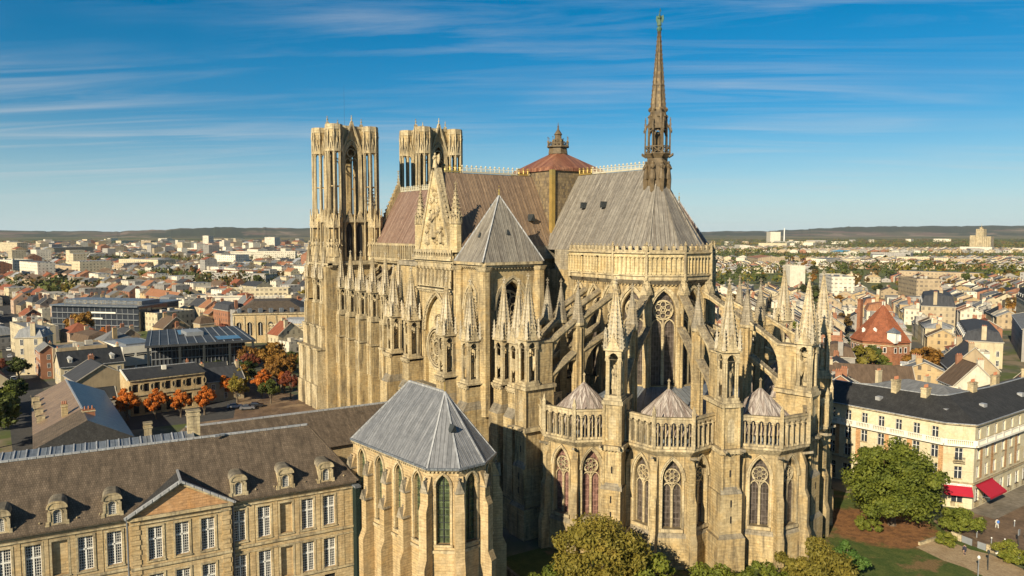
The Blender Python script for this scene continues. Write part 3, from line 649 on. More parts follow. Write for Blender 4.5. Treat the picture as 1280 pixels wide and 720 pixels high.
# ---- nave
b = MB('stone')
for sy in (-1, 1):
    f = Fr((-42, sy*8.6), sy*pi/2)
    wall(b, f, -35, 35, 15, 44, [(-31+7.75*i, 2.3, 24, 34, 3.6) for i in range(9)], .9)
    arcade(b, Fr((-42, sy*10.2), sy*pi/2), -34, 34, 39.6, 44.2, 1.3, .4, col=False)
    cornice(b, Fr((-42, sy*9.6), sy*pi/2), -34, 34, 38.8, .9, .9)
    b.box(-76, -7, min(sy*8.6, sy*10.2), max(sy*8.6, sy*10.2), 39, 39.6)
    b.box(-76, -15, min(sy*8.6, sy*17), max(sy*8.6, sy*17), G, 18.6)
    b.face([(-76, sy*17.6, 18.7), (-15, sy*17.6, 18.7), (-15, sy*8.5, 22.5), (-76, sy*8.5, 22.5)], 'zinc_dark')
part('nave_wall', b, cath)
b = MB('lead_red')
for s in (-1, 1): b.face([(-77, s*8.9, 43.6), (-7, s*8.9, 43.6), (-7, 0, RZ), (-77, 0, RZ)])
nr = part('nave_roof', b, cath); crest((-76, 0), (-7, 0), nr, pale=True)
NPX = [-74.2, -67.2, -60.0, -52.4, -44.6, -36.8, -29.2, -21.6]
for i, x in enumerate(NPX):
    for sy in (-1, 1):
        b = MB('stone'); b.box(x-1.2, x+1.2, min(sy*16, sy*21.6), max(sy*16, sy*21.6), G, 17.5)
        b.box(x-1.0, x+1.0, min(sy*18.5, sy*21.4), max(sy*18.5, sy*21.4), 17.5, 24)
        b.box(x-1.45, x+1.45, min(sy*18, sy*21.9), max(sy*18, sy*21.9), 17.2, 17.7, 'stone_pale'); b.box(x-1.3, x+1.3, min(sy*18.3, sy*21.6), max(sy*18.3, sy*21.6), 23.6, 24.2, 'stone_pale')
        for q in (-.8, .8): b.cone(x+q, sy*21.5, 17.7, 23.6, .26, .24, 6, 0, 'stone_pale'); b.cone(x+q, sy*21.7, 9.5, 17.2, .26, .24, 6, 0, 'stone_pale')
        b.box(x-.9, x+.9, min(sy*17, sy*19.2), max(sy*17, sy*19.2), 17, 31)
        part('buttress', b, cath)
        if sy < 0 or i % 2: tab(x, sy*20.3, 24.2, 0, TAB_N)
        if sy < 0: flyer((x, sy*18), (x, sy*8.9), 30, 36.5); flyer((x, sy*18), (x, sy*8.9), 24.5, 30)

# ---- west towers
def west_tower(sy):
    cx, cy = -83.8, sy*14.6; Hh = 8.0
    b = MB('stone')
    b.box(cx-8.2, cx+8.2, cy-8.4, cy+8.4, G, 37.5)
    for f in (Fr((cx, cy-8.4), -pi/2), Fr((cx+8.2, cy), 0)):
        wall(b, Fr((f.O[0]+f.n[0]*.05, f.O[1]+f.n[1]*.05), f.a), -5, 5, 16, 37, [(-2.4, 1.2, 20, 32, 2.6), (2.4, 1.2, 20, 32, 2.6)], .02, 'stone', 'leaded_glass')
        cornice(b, f, -9.5, 9.5, 37.2, 1.3, 1.2)
    for sx2 in (-1, 1):
        for sy2 in (-1, 1):
            b.box(cx+sx2*7.2-1.6, cx+sx2*7.2+1.6, cy+sy2*8.2-1.8, cy+sy2*8.2+1.8, G, 37.4)
    o = part('tower', b, cath)
    # middle storey: niches with statues under gablets, open belfry core
    b = MB('stone_pale'); b.box(cx-6.2, cx+6.2, cy-6.2, cy+6.2, 38.4, 52.4, 'stone'); b.box(cx-8.8, cx+8.8, cy-8.8, cy+8.8, 38.4, 38.9)
    for k in range(4):
        f = Fr((cx+6.2*cos(k*pi/2), cy+6.2*sin(k*pi/2)), k*pi/2)
        wall(b, Fr((f.O[0]+f.n[0]*.06, f.O[1]+f.n[1]*.06), f.a), -4, 4, 39, 52, [(-1.6, .95, 40, 48, 2.2), (1.6, .95, 40, 48, 2.2)], .05, 'stone', 'dark')
        gablet(b, f, -1.6, 50.2, 2.8, 3.6, 0, .7); gablet(b, f, 1.6, 50.2, 2.8, 3.6, 0, .7)
        for x in (-3.2, 0, 3.2): c = f(x, .5, 0); b.cone(c[0], c[1], 39, 50, .28, .24, 6); spire(b, c[0], c[1], 50, 54.5, .38, 4, 4, .13, rot=0, fin=False)
    for sx2 in (-1, 1):
        for sy2 in (-1, 1):
            tx, ty = cx+sx2*6.35, cy+sy2*6.35
            b.cone(tx, ty, 38.9, 40, 2.6, 2.6, 8, pi/8); b.cone(tx, ty, 40, 50, 1.5, 1.5, 8, pi/8, 'stone')
            for k in range(8):
                t = k*pi/4+pi/8; x, y = tx+2.2*cos(t), ty+2.2*sin(t); b.cone(x, y, 40, 49, .24, .21, 6); spire(b, x, y, 49, 54.2, .34, 4, 4, .12, rot=0, fin=False)
                t = k*pi/4; x, y = tx+2.05*cos(t), ty+2.05*sin(t); f = Fr((x, y), t); gablet(b, f, 0, 48.6, 1.8, 3.4, -.3, .15)
                if cos(t-rad(-20)) > -.2: statue(b, tx+1.75*cos(t), ty+1.75*sin(t), 40.2, 5.2, rot=t)
            b.cone(tx, ty, 49, 50.4, 2.3, 2.3, 8, pi/8)
    part('niche_storey', b, o)
    # tall open lancet storey
    z0, z1 = 50.4, 78.6; lo = -1.4 if sy < 0 else 0
    for sx2 in (-1, 1):
        for sy2 in (-1, 1):
            tx, ty = cx+sx2*5.55, cy+sy2*5.55; b = MB('stone'); R = 2.3
            b.cone(tx, ty, z0, z0+1.2, R+.15, R+.1, 8, pi/8)
            for k in range(8):
                t = k*pi/4; f = Fr((tx+R*cos(pi/8)*cos(t), ty+R*cos(pi/8)*sin(t)), t); hw = R*sin(pi/8)
                wall(b, f, -hw, hw, z0+1.2, z1, [(0, hw*.74, z0+2.5, 70.8, 1.6)], .5, 'stone', None, na=4)
                ins = Fr((tx+(R*cos(pi/8)-.5)*cos(t), ty+(R*cos(pi/8)-.5)*sin(t)), t)
                wall(b, ins, -hw*.78, hw*.78, z0+1.2, z1, [(0, hw*.74, z0+2.5, 70.8, 1.6)], 0, 'stone', None, na=4)
                gablet(b, f, 0, 71.6, hw*2, 4.2, -.05, .3, cro=4); strip(b, f, [(-hw*.66, z0+2.5), (-hw*.66, 70.8), (0, 72.4), (hw*.66, 70.8), (hw*.66, z0+2.5)], .18, -.1, .16, 'stone_pale')
                for e_ in (-1, 1): fbox(b, f, e_*hw*.68-.11, e_*hw*.68+.11, -.1, .03, 72.6, 77.4, 'dark')
                fbox(b, f, -.1, .1, -.1, .33, 72.4, 74.2, 'dark')
                fbox(b, f, -hw*.62, hw*.62, -.45, -.2, 61, 61.3, 'stone_pale')
                x, y = tx+(R+.12)*cos(t+pi/8), ty+(R+.12)*sin(t+pi/8); b.cone(x, y, z0+1, z1-2, .24, .2, 6, 0, 'stone_pale'); spire(b, x, y, z1-2.4, z1+1.0, .3, 4, 3, .12, rot=0, fin=False)
                wall(b, Fr((tx+R*1.0*cos(t), ty+R*1.0*sin(t)), t), -hw*1.05, hw*1.05, 78.2, 79.8, [], 0, 'stone_pale')
            if not (sx2 < 0 and sy2 < 0): b.cone(tx, ty, z0, 71.5, .75, .7, 10)
            b.cone(tx, ty, z1-1.2, z1+.2, R, R+.1, 8, pi/8); b.cone(tx, ty, z1+.2, z1+.5, R+.1, R-.4, 8, pi/8)
            b.v = [(X_, Y_, z0+(Z_-z0)*(1+lo/28.2)) for X_, Y_, Z_ in b.v]; part('turret', b, o)
    b = MB('stone')
    for k in range(4):
        f = Fr((cx+5.0*cos(k*pi/2), cy+5.0*sin(k*pi/2)), k*pi/2); d0 = .35
        for dd, o2 in ((0, .9), (-.9, 0)): wall(b, f, -3.7, 3.7, z0, 79, [(0, 2.0, z0+1.5, 70.2, 4.0)], o2, 'stone', None, d=dd, na=7)
        for s in (-1, 1):
            for j in range(3): c = f(s*(2.15+.36*j), .15+.16*j, 0); b.cone(c[0], c[1], z0+1, 70.2, .2, .18, 6, 0, 'stone_pale')
        for j in range(3): hood(b, f, 0, 2.1+.36*j, 70.2, 4.2+.5*j, .3, .15+.18*j)
        fbox(b, f, -.2, .2, -.6, -.2, z0+1.5, 71, 'stone_pale')
        strip(b, f, circ(0, 71.6, 1.25, 12), .25, -.6, -.2, 'stone_pale', True)
        for s in (-1, 1): strip(b, f, [(s*1.0+x, 68.4+z) for x, z in arch(.95, 1.6, 4)], .22, -.6, -.2, 'stone_pale')
        for s in (-1, 1):
            strip(b, f, [(s*3.2, 71.2), (0, 81.2)], .42, -.1, .75, 'stone_pale')
            for i in range(9): c = f(s*3.4*(1-(i+.5)/9)+s*.15, .35, 71.4+10*(i+.5)/9); b.bump(*c, .26, 'stone_pale')
        c = f(0, .35, 0); b.cone(c[0], c[1], 81, 83, .16, .07, 6, 0, 'stone_pale'); b.bump(c[0], c[1], 82, .38, 'stone_pale'); b.bump(c[0], c[1], 82.8, .24, 'stone_pale')
        fbox(b, f, -3.7, 3.7, -.5, .2, 79, 79.8, 'stone_pale')
    b.box(cx-4.6, cx+4.6, cy-4.6, cy+4.6, 78.0, 78.5, 'stone_grey'); b.box(cx-6.4, cx+6.4, cy-6.4, cy+6.4, 50, 50.6, 'stone_grey')
    b.v = [(X_, Y_, z0+(Z_-z0)*(1+lo/28.2)) for X_, Y_, Z_ in b.v]; part('belfry', b, o)
    if sy < 0:
        b = MB('metal_dark'); b.cone(cx, cy, 78.4, 91, .035, .02, 5); part('lightning_rod', b, o)
west_tower(-1); west_tower(1)
b = MB('stone'); b.box(-92, -76.5, -6.6, 6.6, G, 46, 'stone'); f = Fr((-77.2, 0), 0)
P = [(-8.6, 44), (8.6, 44), (.4, 61.5), (-.4, 61.5)]
for dd, o in ((0, 1), (-1.2, -1)): b.face([f(x, dd, z) for x, z in P[::o]])
for p, q in ((P[1], P[2]), (P[2], P[3]), (P[3], P[0])): b.face([f(p[0], 0, p[1]), f(q[0], 0, q[1]), f(q[0], -1.2, q[1]), f(p[0], -1.2, p[1])])
for s in (-1, 1):
    for i in range(15): t = (i+.5)/15; c = f(s*(8.6*(1-t)+.5), -.6, 44+17.5*t); b.bump(*c, .45, 'stone_pale')
spire(b, -77.8, 0, 61, 65, .6, 4, 4, .2)
for y in (-9.4, 9.4): b.cone(-77, y, 42, 55, 1.1, 1.0, 8); spire(b, -77, y, 55, 62, 1.1, 8, 7, .3, 'stone_grey')
part('west_gable', b, cath)
for x, y in ((-90.5, -24.5), (-84, -24.8), (-78.2, -24.5)):   # big flat buttresses of the south tower
    b = MB('stone_pale'); wd = 1.9 if x != -84 else 2.0
    b.box(x-wd, x+wd, -27.5, -22.5, G, 3); b.box(x-wd+.2, x+wd-.2, -27.1, -22.5, 3, 13.2); b.box(x-wd-.1, x+wd+.1, -27.4, -22.3, 13.2, 13.8)
    b.prism([(x-wd+.2, -25.6), (x+wd-.2, -25.6), (x+wd-.2, -22), (x-wd+.2, -22)], 13.8, 19.5); b.box(x-wd, x+wd, -25.9, -22, 19.5, 20.1)
    for q in (-.7, .7): b.cone(x+q, -25.2, 20.1, 26.4, .25, .22, 6)
    b.box(x-1.2, x+1.2, -25, -22, 20.1, 26.6, 'stone'); part('buttress', b, cath); 
for x in (-90.5, -84, -78.2): tab(x, -23.9, 26.6, 0, TAB_N)

# ---- transept and choir piers with tabernacles
def big_pier(x, y, w, dpt, ztop=22, inner=None, sy=-1, yback=-26, ztab=22.2, kind=TAB):
    b = MB('stone'); y0, y1 = y-dpt/2, yback
    b.box(x-w/2-.35, x+w/2+.35, y0-.5, y1, G, 1.5); b.box(x-w/2, x+w/2, y0, y1, 1.5, 15.5)
    b.prism([(x-w/2, y0), (x+w/2, y0), (x+w/2, y1), (x-w/2, y1)], 15.5, 17.0, [(x-w/2+.1, y0+1.0), (x+w/2-.1, y0+1.0), (x+w/2-.1, y1), (x-w/2+.1, y1)], 'stone_grey')
    b.box(x-w/2+.1, x+w/2-.1, y0+1.0, y1, 17, ztab-.6); f = Fr((x, y0+1.0), -pi/2); cornice(b, f, -w/2, w/2, ztab-.7, .5, .6)
    b.box(x-w/2-.2, x+w/2+.2, y0+.6, y1, ztab-.1, ztab+.05, 'stone_pale')
    part('buttress', b, cath); tab(x, y0+1.0+w/2, ztab+.05, 0, kind)
for x in (-14.6, -6.4): big_pier(x, -33.0, 3.0, 4.0, ztab=21.6)
for x in (8.6, 17.2): big_pier(x, -33.2, 3.0, 4.2, ztab=20.2)
big_pier(22.0, -28.6, 2.8, 5.0, ztab=20.6, yback=-9.6); big_pier(26.6, -28.6, 2.8, 5.0, ztab=20.6, yback=-24)
b = MB('stone')   # stone between those piers: porch walls, double arches over them
wall(b, Fr((TX, -32.0), -pi/2), -6, 6, G, 16.2, [(-3, 1.0, 12.4, 14, 1.0), (-.4, 1.0, 12.4, 14, 1.0), (2.2, 1.0, 12.4, 14, 1.0)], .7, 'stone', 'dark'); b.box(TX-6, TX+6, -32, -30.6, 16.2, 16.8, 'stone_grey')
# choir aisle, straight part, south
wall(b, Fr((24.4, -24.2), -pi/2), -6.4, 6.4, G, 17, [(-.1, 1.2, 3, 11, 2.4), (4.3, 1.2, 3, 11, 2.4), (-4.6, 1.0, 3, 11, 2.2)], .7); b.box(18, 30.8, -24.1, -9.5, 16.6, 17.3, 'zinc_dark')
b.box(18, 30.8, 9.5, 24.1, G, 17.3); cornice(b, Fr((24.4, -24.2), -pi/2), -6.4, 6.4, 16.5, .8, .8)
arcade(b, Fr((24.4, -24.6), -pi/2), -6.4, 6.4, 17.3, 20.6, 1.3, .4)
part('aisle_wall', b, cath)

# ---- ambulatory, radiating chapels, apse piers, flyers
PA = [-90, -57, -24, 9, 42, 75]
b = MB('stone'); amb = [(30.8, -23)]+[hp(a, 23.5) for a in range(-85, 86, 10)]+[(30.8, 23)]
b.prism(amb, G, 15.5, cap=False); inn = [(30.8, -9)]+[hp(a, 9.4) for a in range(-85, 86, 10)]+[(30.8, 9)]
for i in range(len(amb)-1): b.face([(*amb[i], 15.6), (*amb[i+1], 15.6), (*inn[i+1], 19.8), (*inn[i], 19.8)], 'zinc_dark')
part('ambulatory', b, cath)
def chapel(a, r):
    C = hp(a, r); ap = 6.35; t8 = math.tan(pi/8)*ap
    o = MB('stone'); bal = MB('stone_pale'); wn = []
    for k in (-2, -1, 0, 1, 2):
        an = rad(a+45*k); f = Fr((C[0]+ap*cos(an), C[1]+ap*sin(an)), an)
        wide = abs(k) < 2; ops = [(0, 1.42, 2.3, 9.9, 3.0)] if wide else []
        wall(o, f, -t8, t8, G, 14.2, ops, .85, None, 'leaded_glass' if (a > -60 or k < 0) else 'pink_glass', na=6)
        if wide:
            tm = MB('stone_pale'); tracery(tm, f, 0, 1.42, 2.3, 9.9, 3.0, .8, .2); hood(tm, f, 0, 1.85, 9.9, 3.6, .22, .3); hood(tm, f, 0, 1.62, 9.9, 3.3, .2, .16); wn.append(tm)
            fbox(o, f, -1.7, 1.7, -.1, .35, 1.75, 2.3, 'stone_pale')
        fbox(o, f, -t8-.12, t8+.12, -.3, .3, G, .9); o.face([f(-t8-.12, .3, .9), f(t8+.12, .3, .9), f(t8, 0, 1.6), f(-t8, 0, 1.6)], 'stone_grey')
        f2 = Fr((C[0]+(ap+.1)*cos(an), C[1]+(ap+.1)*sin(an)), an); s8 = math.tan(pi/8)*(ap+.1)
        o.face([f2(-s8, 0, 13.6), f2(s8, 0, 13.6), f2(s8*1.12, .8, 14.5), f2(-s8*1.12, .8, 14.5)], 'stone_pale'); fbox(o, f2, -s8*1.12, s8*1.12, -.2, .85, 14.5, 14.9, 'stone_pale')
        corbels(o, f2, -s8, s8, 14.45, .62, .55, .22, 'stone_pale')
        fb = Fr((C[0]+(ap+.75)*cos(an), C[1]+(ap+.75)*sin(an)), an); w8 = math.tan(pi/8)*(ap+.75)
        if abs(k) < 2 or True: arcade(bal, fb, -w8, w8, 14.9, 19.4, 1.5, .45, n=5 if wide else 3, na=4); fbox(bal, fb, -w8-.05, w8+.05, -.5, .12, 19.4, 19.7)
    for q in (-67.5, -22.5, 22.5, 67.5):
        an = rad(a+q); R = ap/cos(pi/8); f = Fr((C[0]+(R-.35)*cos(an), C[1]+(R-.35)*sin(an)), an)
        buttress(o, f, 1.05, [(1.9, G), (1.9, .8), (1.5, 1.9), (1.5, 6.5), (1.05, 7.6), (1.05, 11.5), (.35, 13.4)]); 
        c = f(.3, 2.2, 13.3); o.beam(f(0, .4, 13.2), f(0, 2.0, 13.7), .35, .35, 'stone_grey')
        c = hp(a+q, (ap+.75)/cos(pi/8), C); c2 = MB('stone_pale'); bal.cone(*c, 14.9, 20.3, .36, .3, 6); bal.cone(*c, 20.3, 21.5, .38, .04, 6)
    o.prism([hp(a+q, ap/cos(pi/8)+.4, C) for q in range(-112, 248, 45)], 14.6, 15.3, m='zinc_dark')
    ch = part('radiating_chapel', o, cath)
    for tm in wn: part('window', tm, ch)
    part('balustrade', bal, ch)
    r_ = MB('lead_pale'); Rr = 6.1; K = 32
    P = [(C[0]+(Rr*(1+.09*(k % 2)))*cos(2*pi*k/K), C[1]+(Rr*(1+.09*(k % 2)))*sin(2*pi*k/K)) for k in range(K)]
    r_.prism(P, 16.5, 22.7, [(C[0]+.1*cos(2*pi*k/K), C[1]+.1*sin(2*pi*k/K)) for k in range(K)]); r_.cone(*C, 15.2, 16.6, 5.3, 5.3, 16, 0, 'zinc_dark')
    r_.cone(*C, 22.5, 24.1, .22, .12, 6, 0, 'stone_pale'); r_.bump(*C, 23.9, .35, 'stone_pale')
    part('roof', r_, ch)
for a, r in ((-74, 24.0), (-40, 24.0), (-6, 26.3), (26, 24), (59, 24)): chapel(a, r)
for a in PA:
    an = rad(a); f = Fr(hp(a, 20), an); b = MB('stone'); w_ = 3.0
    fbox(b, f, -2.2, 2.2, 0, 12.2, G, 1.2); b.face([f(-2.2, 12.2, 1.2), f(2.2, 12.2, 1.2), f(1.6, 11.6, 2.2), f(-1.6, 11.6, 2.2)], 'stone_grey')
    k_ = 1.75 if a == -24 else 1.5; fbox(b, f, -k_, k_, 0, 11.8, 1.2, 8.0); b.face([f(-1.75, 11.8, 8), f(1.75, 11.8, 8), f(1.5, 11.2, 9.2), f(-1.5, 11.2, 9.2)], 'stone_grey')
    fbox(b, f, -k_+.2, k_-.2, 0, 11.3, 8, 14.2); fbox(b, f, -1.9, 1.9, 0, 11.8, 14.2, 14.9, 'stone_pale'); corbels(b, f, -1.8, 1.8, 14.2, 11.6, .5, .22, 'stone_pale')
    fbox(b, f, -1.2, 1.2, 5.2, 11.2, 14.9, 21.2); fbox(b, f, -1.65, 1.65, 5.0, 11.5, 21.2, 21.8, 'stone_pale')
    for zz in (3.5, 6, 10.5): fbox(b, f, -.13, .13, 11.2, 11.82 if zz < 8 else 11.32, zz, zz+1.1, 'dark')
    fbox(b, f, -1.1, 1.1, 11.1, 11.25, 15.6, 19.8, 'stone_pale'); wall(b, Fr(f(0, 11.3, 0)[:2], an), -1.0, 1.0, 15.4, 20.6, [(0, .6, 15.8, 18.6, 1)], .25, 'stone', 'dark')
    fbox(b, f, -.85, .85, 5.3, 8.4, 21.8, 28.9); fbox(b, f, -1.05, 1.05, 5.1, 8.5, 28.9, 29.2, 'stone_pale')
    for s in (-1, 1): c = f(s*1.3, 11.3, 0); b.cone(c[0], c[1], 1.2, 21.2, .26, .22, 6)
    for s in (-1, 1): b.beam(f(s*1.2, 11, 14.7), f(s*1.5, 12.9, 14.9), .3, .35, 'stone_grey')
    part('buttress', b, cath); x, y, _ = f(0, 9.8, 0); tab(x, y, 21.8, an)
    # inner pier
    xi, yi = hp(a, 19); c = MB('stone'); c.prism([hp(45+90*k+a, 1.05, (xi, yi)) for k in range(4)], 15, 31.4)
    for k in range(4): q = hp(90*k+a, .85, (xi, yi)); c.cone(*q, 16, 30.8, .2, .18, 6)
    c.cone(xi, yi, 31.2, 31.7, 1.15, 1.2, 8, pi/8, 'stone_pale'); part('inner_pier', c, cath)
    part('pinnacle', CONE2, cath, (xi, yi, 31.7))
    ai = min(AC, key=lambda q: abs(q-a)) if a > -90 else -90
    pw = hp(ai, RW+.1); mid = hp(a, 19.8); 
    flyer(hp(a, 25.4), hp(a, 19.9), 28.6, 32.0, drop=5.0); flyer(hp(a, 25.4), hp(a, 19.9), 22.8, 26.4, drop=4.4)
    flyer(hp(a, 18.2), pw, 32.4, 36.8, drop=4.6); flyer(hp(a, 18.2), pw, 26.6, 30.4, drop=5.0)
for x in (22.0, 26.0):
    c = MB('stone'); c.box(x-.8, x+.8, -19.8, -18.2, 15, 31.4); c.cone(x, -19, 31.2, 31.7, 1.15, 1.2, 8, pi/8, 'stone_pale'); part('inner_pier', c, cath); part('pinnacle', CONE2, cath, (x, -19, 31.7))
    for q in ((-24.8, -19.8, 28.4, 31.8, 5), (-24.8, -19.8, 22.6, 26.2, 4.4), (-18.2, -9.7, 32.2, 36.6, 4.6), (-18.2, -9.7, 26.4, 30.2, 5)): flyer((x, q[0]), (x, q[1]), q[2], q[3], drop=q[4])
    c = MB('stone'); c.box(x-.9, x+.9, -28.2, -24.7, 17, 30); part('buttress', c, cath)
# small crosses and gabled pinnacles standing on the flyers' heads at the high wall
for a in AC[:4]:
    x, y = hp(a, RW+.9); part('pinnacle', CONE, cath, (x, y, 36.4))

# ---- spire over the apse
b = MB('brown_lead'); x, y = HX, 0
b.cone(x, y, 53.5, 57, 2.4, 2.1, 8, pi/8); b.cone(x, y, 57, 61.2, 2.1, 2.0, 8, pi/8); b.cone(x, y, 61.2, 61.9, 2.1, 2.5, 8, pi/8)
for k in range(8):
    t = k*pi/4+pi/8; X, Y = x+2.3*cos(t), y+2.3*sin(t); statue(b, x+2.25*cos(t), y+2.25*sin(t), 57.3, 3.3, 'brown_lead', t)
    b.cone(X, Y, 54, 57.3, .35, .5, 6); b.beam((X, Y, 61.4), (x+3.1*cos(t), y+3.1*sin(t), 61.9), .25, .3)
sp_ = part('spire', b, cath)
b = MB('brown_lead')
for k in range(8):
    t = k*pi/4+pi/8; t2 = t+pi/4; X, Y, X2, Y2 = x+2.45*cos(t), y+2.45*sin(t), x+2.45*cos(t2), y+2.45*sin(t2)
    for z in (62.0, 63.3): b.beam((X, Y, z), (X2, Y2, z), .18)
    b.beam((X, Y, 62), (X2, Y2, 63.3), .12); b.beam((X, Y, 63.3), (X2, Y2, 62), .12)
    b.cone(X, Y, 61.9, 66.2, .16, .12, 5); spire(b, X, Y, 66.2, 68.6, .22, 4, 3, .1, 'brown_lead', 0, False)
    X, Y, X2, Y2 = x+1.75*cos(t), y+1.75*sin(t), x+1.75*cos(t2), y+1.75*sin(t2); b.cone(X, Y, 61.9, 67, .24, .2, 6)
    f = Fr(((X+X2)/2, (Y+Y2)/2), t+pi/8); strip(b, f, [(xx, 65.4+zz) for xx, zz in arch(.55, .9, 4)], .18, -.2, .1); gablet(b, f, 0, 66.6, 1.3, 2.3, -.2, .15, 'brown_lead', 3)
    b.beam((X, Y, 67.6), (x+2.8*cos(t), y+2.8*sin(t), 66), .12, .2)
b.cone(x, y, 61.9, 66, .5, .5, 6); b.cone(x, y, 66.6, 67.4, 1.9, 1.9, 8, pi/8); b.cone(x, y, 67.4, 70.0, 1.75, 1.55, 8, pi/8)
for k in range(8): t = k*pi/4+pi/8; b.bump(x+1.7*cos(t), y+1.7*sin(t), 70.1, .35); b.bump(x+1.7*cos(t+pi/8), y+1.7*sin(t+pi/8), 68.8, .3)
part('lantern', b, sp_)
b = MB('brown_lead'); b.cone(x, y, 70.0, 84.6, 1.42, .16, 8, pi/8, 'tile_lozenge')
for k in range(8):
    t = k*pi/4+pi/8; b.beam((x+1.45*cos(t), y+1.45*sin(t), 70), (x+.18*cos(t), y+.18*sin(t), 84.6), .14)
    for i in range(18): q = (i+.5)/18; R = 1.5*(1-q)+.2*q+.08; b.bump(x+R*cos(t), y+R*sin(t), 70+14.6*q, .12)
for z, R in ((74.5, 1.1), (79, .68), (80.5, .55)): b.cone(x, y, z, z+.25, R+.05, R, 8, pi/8)
part('needle', b, sp_)
b = MB('bronze_green'); b.lathe(x, y, [(0, 84.2), (.35, 84.4), (.5, 84.8), (.35, 85.2), (.1, 85.4), (.18, 85.6)], 8); statue(b, x, y, 85.4, 2.2, 'bronze_green', rad(-60), True)
b.beam((x+.3, y-.3, 87), (x+.5, y-.3, 88.4), .1); b.beam((x+.2, y-.3, 87.9), (x+.75, y-.3, 87.9), .1)
part('angel_statue', b, sp_)
# ================================================================ PALACE CHAPEL
pc = root('palace_chapel', (38, -52, G), 'tall stone chapel with lancet windows and steep blue-grey lead roof beside the cathedral', 'chapel')
PCP = [(27.3, -59.7), (46.0, -57.2), (48.5, -53.9), (48.1, -49.9), (45.2, -46.3), (27.3, -44.6)]
b = MB('stone_palace'); wn = []
def lanc(f, cx, a, sill=6.2, spr=14.0, h=1.5):
    m = MB('stone_pale'); hood(m, f, cx, a+.25, spr, h+.35, .3, .22); strip(m, f, [(cx-a-.2, sill), (cx-a-.2, spr)], .28, -.1, .16); strip(m, f, [(cx+a+.2, spr), (cx+a+.2, sill)], .28, -.1, .16)
    fbox(m, f, cx-a-.4, cx+a+.4, -.2, .3, sill-.3, sill); fbox(m, f, cx-.05, cx+.05, -.5, -.42, sill, spr+1.1, 'metal_dark')
    for z in range(int(sill)+1, int(spr)+1): fbox(m, f, cx-a, cx+a, -.5, -.44, z, z+.06, 'metal_dark')
    wn.append(m)
for i, (p, q) in enumerate(zip(PCP, PCP[1:])):
    f, l = fr2(p, q); cs = {0: [2.6, 7.4, 12.2, 16.7], 4: [4, 9, 14]}.get(i, [l/2])
    ops = [(c, .88, 6.2, 14.0, 1.5) for c in cs]
    wall(b, f, 0, l, G, 16.4, ops, .55, None, 'green_glass', na=6)
    for c in cs: lanc(f, c, .88)
    fbox(b, f, -.1, l+.1, -.2, .22, 5.0, 5.4, 'stone_pale'); fbox(b, f, -.1, l+.1, -.2, .35, 16.2, 16.6, 'stone_pale'); corbels(b, f, 0, l, 16.15, .3, .5, .2, 'stone_pale')
    bx = {0: [.4, 5.0, 9.8, 14.5], 4: [6.5, 11.5, 16]}.get(i, [])
    for x in bx:
        g = Fr(f(x, 0, 0)[:2], f.a); buttress(b, g, 1.15, [(1.9, G), (1.9, 3.2), (1.35, 4.4), (1.35, 9.2), (.95, 10.2), (.95, 12.6), (.2, 14.4)])
        gablet(b, g, 0, 12.4, 1.3, 1.7, .1, 1.15, 'stone_grey', 2); gablet(b, g, 0, 8.9, 1.4, 1.5, .3, 1.6, 'stone_grey', 2)
for i in range(1, 5):
    p = PCP[i]; an = atan2(p[1]+51.6, p[0]-38) if i not in (1, 4) else rad(-58 if i == 1 else 66)
    an = {1: rad(-62), 2: rad(-22), 3: rad(24), 4: rad(66)}[i]
    g = Fr((p[0]-.2*cos(an), p[1]-.2*sin(an)), an); buttress(b, g, 1.2, [(2.0, G), (2.0, 3.4), (1.45, 4.6), (1.45, 11.0), (1.0, 12.0), (1.0, 13.6), (.2, 15.4)]); gablet(b, g, 0, 13.4, 1.3, 1.7, .1, 1.2, 'stone_grey', 2)
part('wall', b, pc)
for m in wn: part('window', m, pc)
R0, R1 = (30.6, -51.9, 25.0), (40.4, -51.3, 25.0)
def off(p, d=.42): v = Vector((p[0]-38, p[1]+51.6)); v.normalize(); return (p[0]+v.x*d, p[1]+v.y*d, 16.5)
E_ = [off(p) for p in PCP]; b = MB('lead_blue')
b.face([E_[0], E_[1], R1, R0]); b.face([E_[1], E_[2], R1]); b.face([E_[2], E_[3], R1]); b.face([E_[3], E_[4], R1]); b.face([E_[4], E_[5], R0, R1]); b.face([E_[5], E_[0], R0])
for i in range(5): b.beam(E_[i], E_[i+1], .3, .28, 'zinc_dark')
for i in (1, 2, 3, 4): b.beam(E_[i], R1, .22, .2, 'zinc')
b.beam(R0, R1, .3, .25, 'zinc'); b.beam(E_[0], R0, .25, .2, 'zinc'); b.cone(R1[0], R1[1], 24.9, 26.4, .12, .05, 6, 0, 'gold')
v = (Vector(E_[2])*.5+Vector(R1)*.5); b.prism([(v.x-.3, v.y-.5), (v.x+.6, v.y-.5), (v.x+.6, v.y+.4), (v.x-.3, v.y+.4)], v.z-.3, v.z+.7, [(v.x-.3, v.y-.1), (v.x+.9, v.y-.1), (v.x+.9, v.y), (v.x-.3, v.y)], 'metal_dark')
part('roof', b, pc)

# ================================================================ THE PALACE
pal = root('palace', (29.6, -60.5, G), 'long classical palace with pediment, arched dormers and a huge brown tile roof', 'palace')
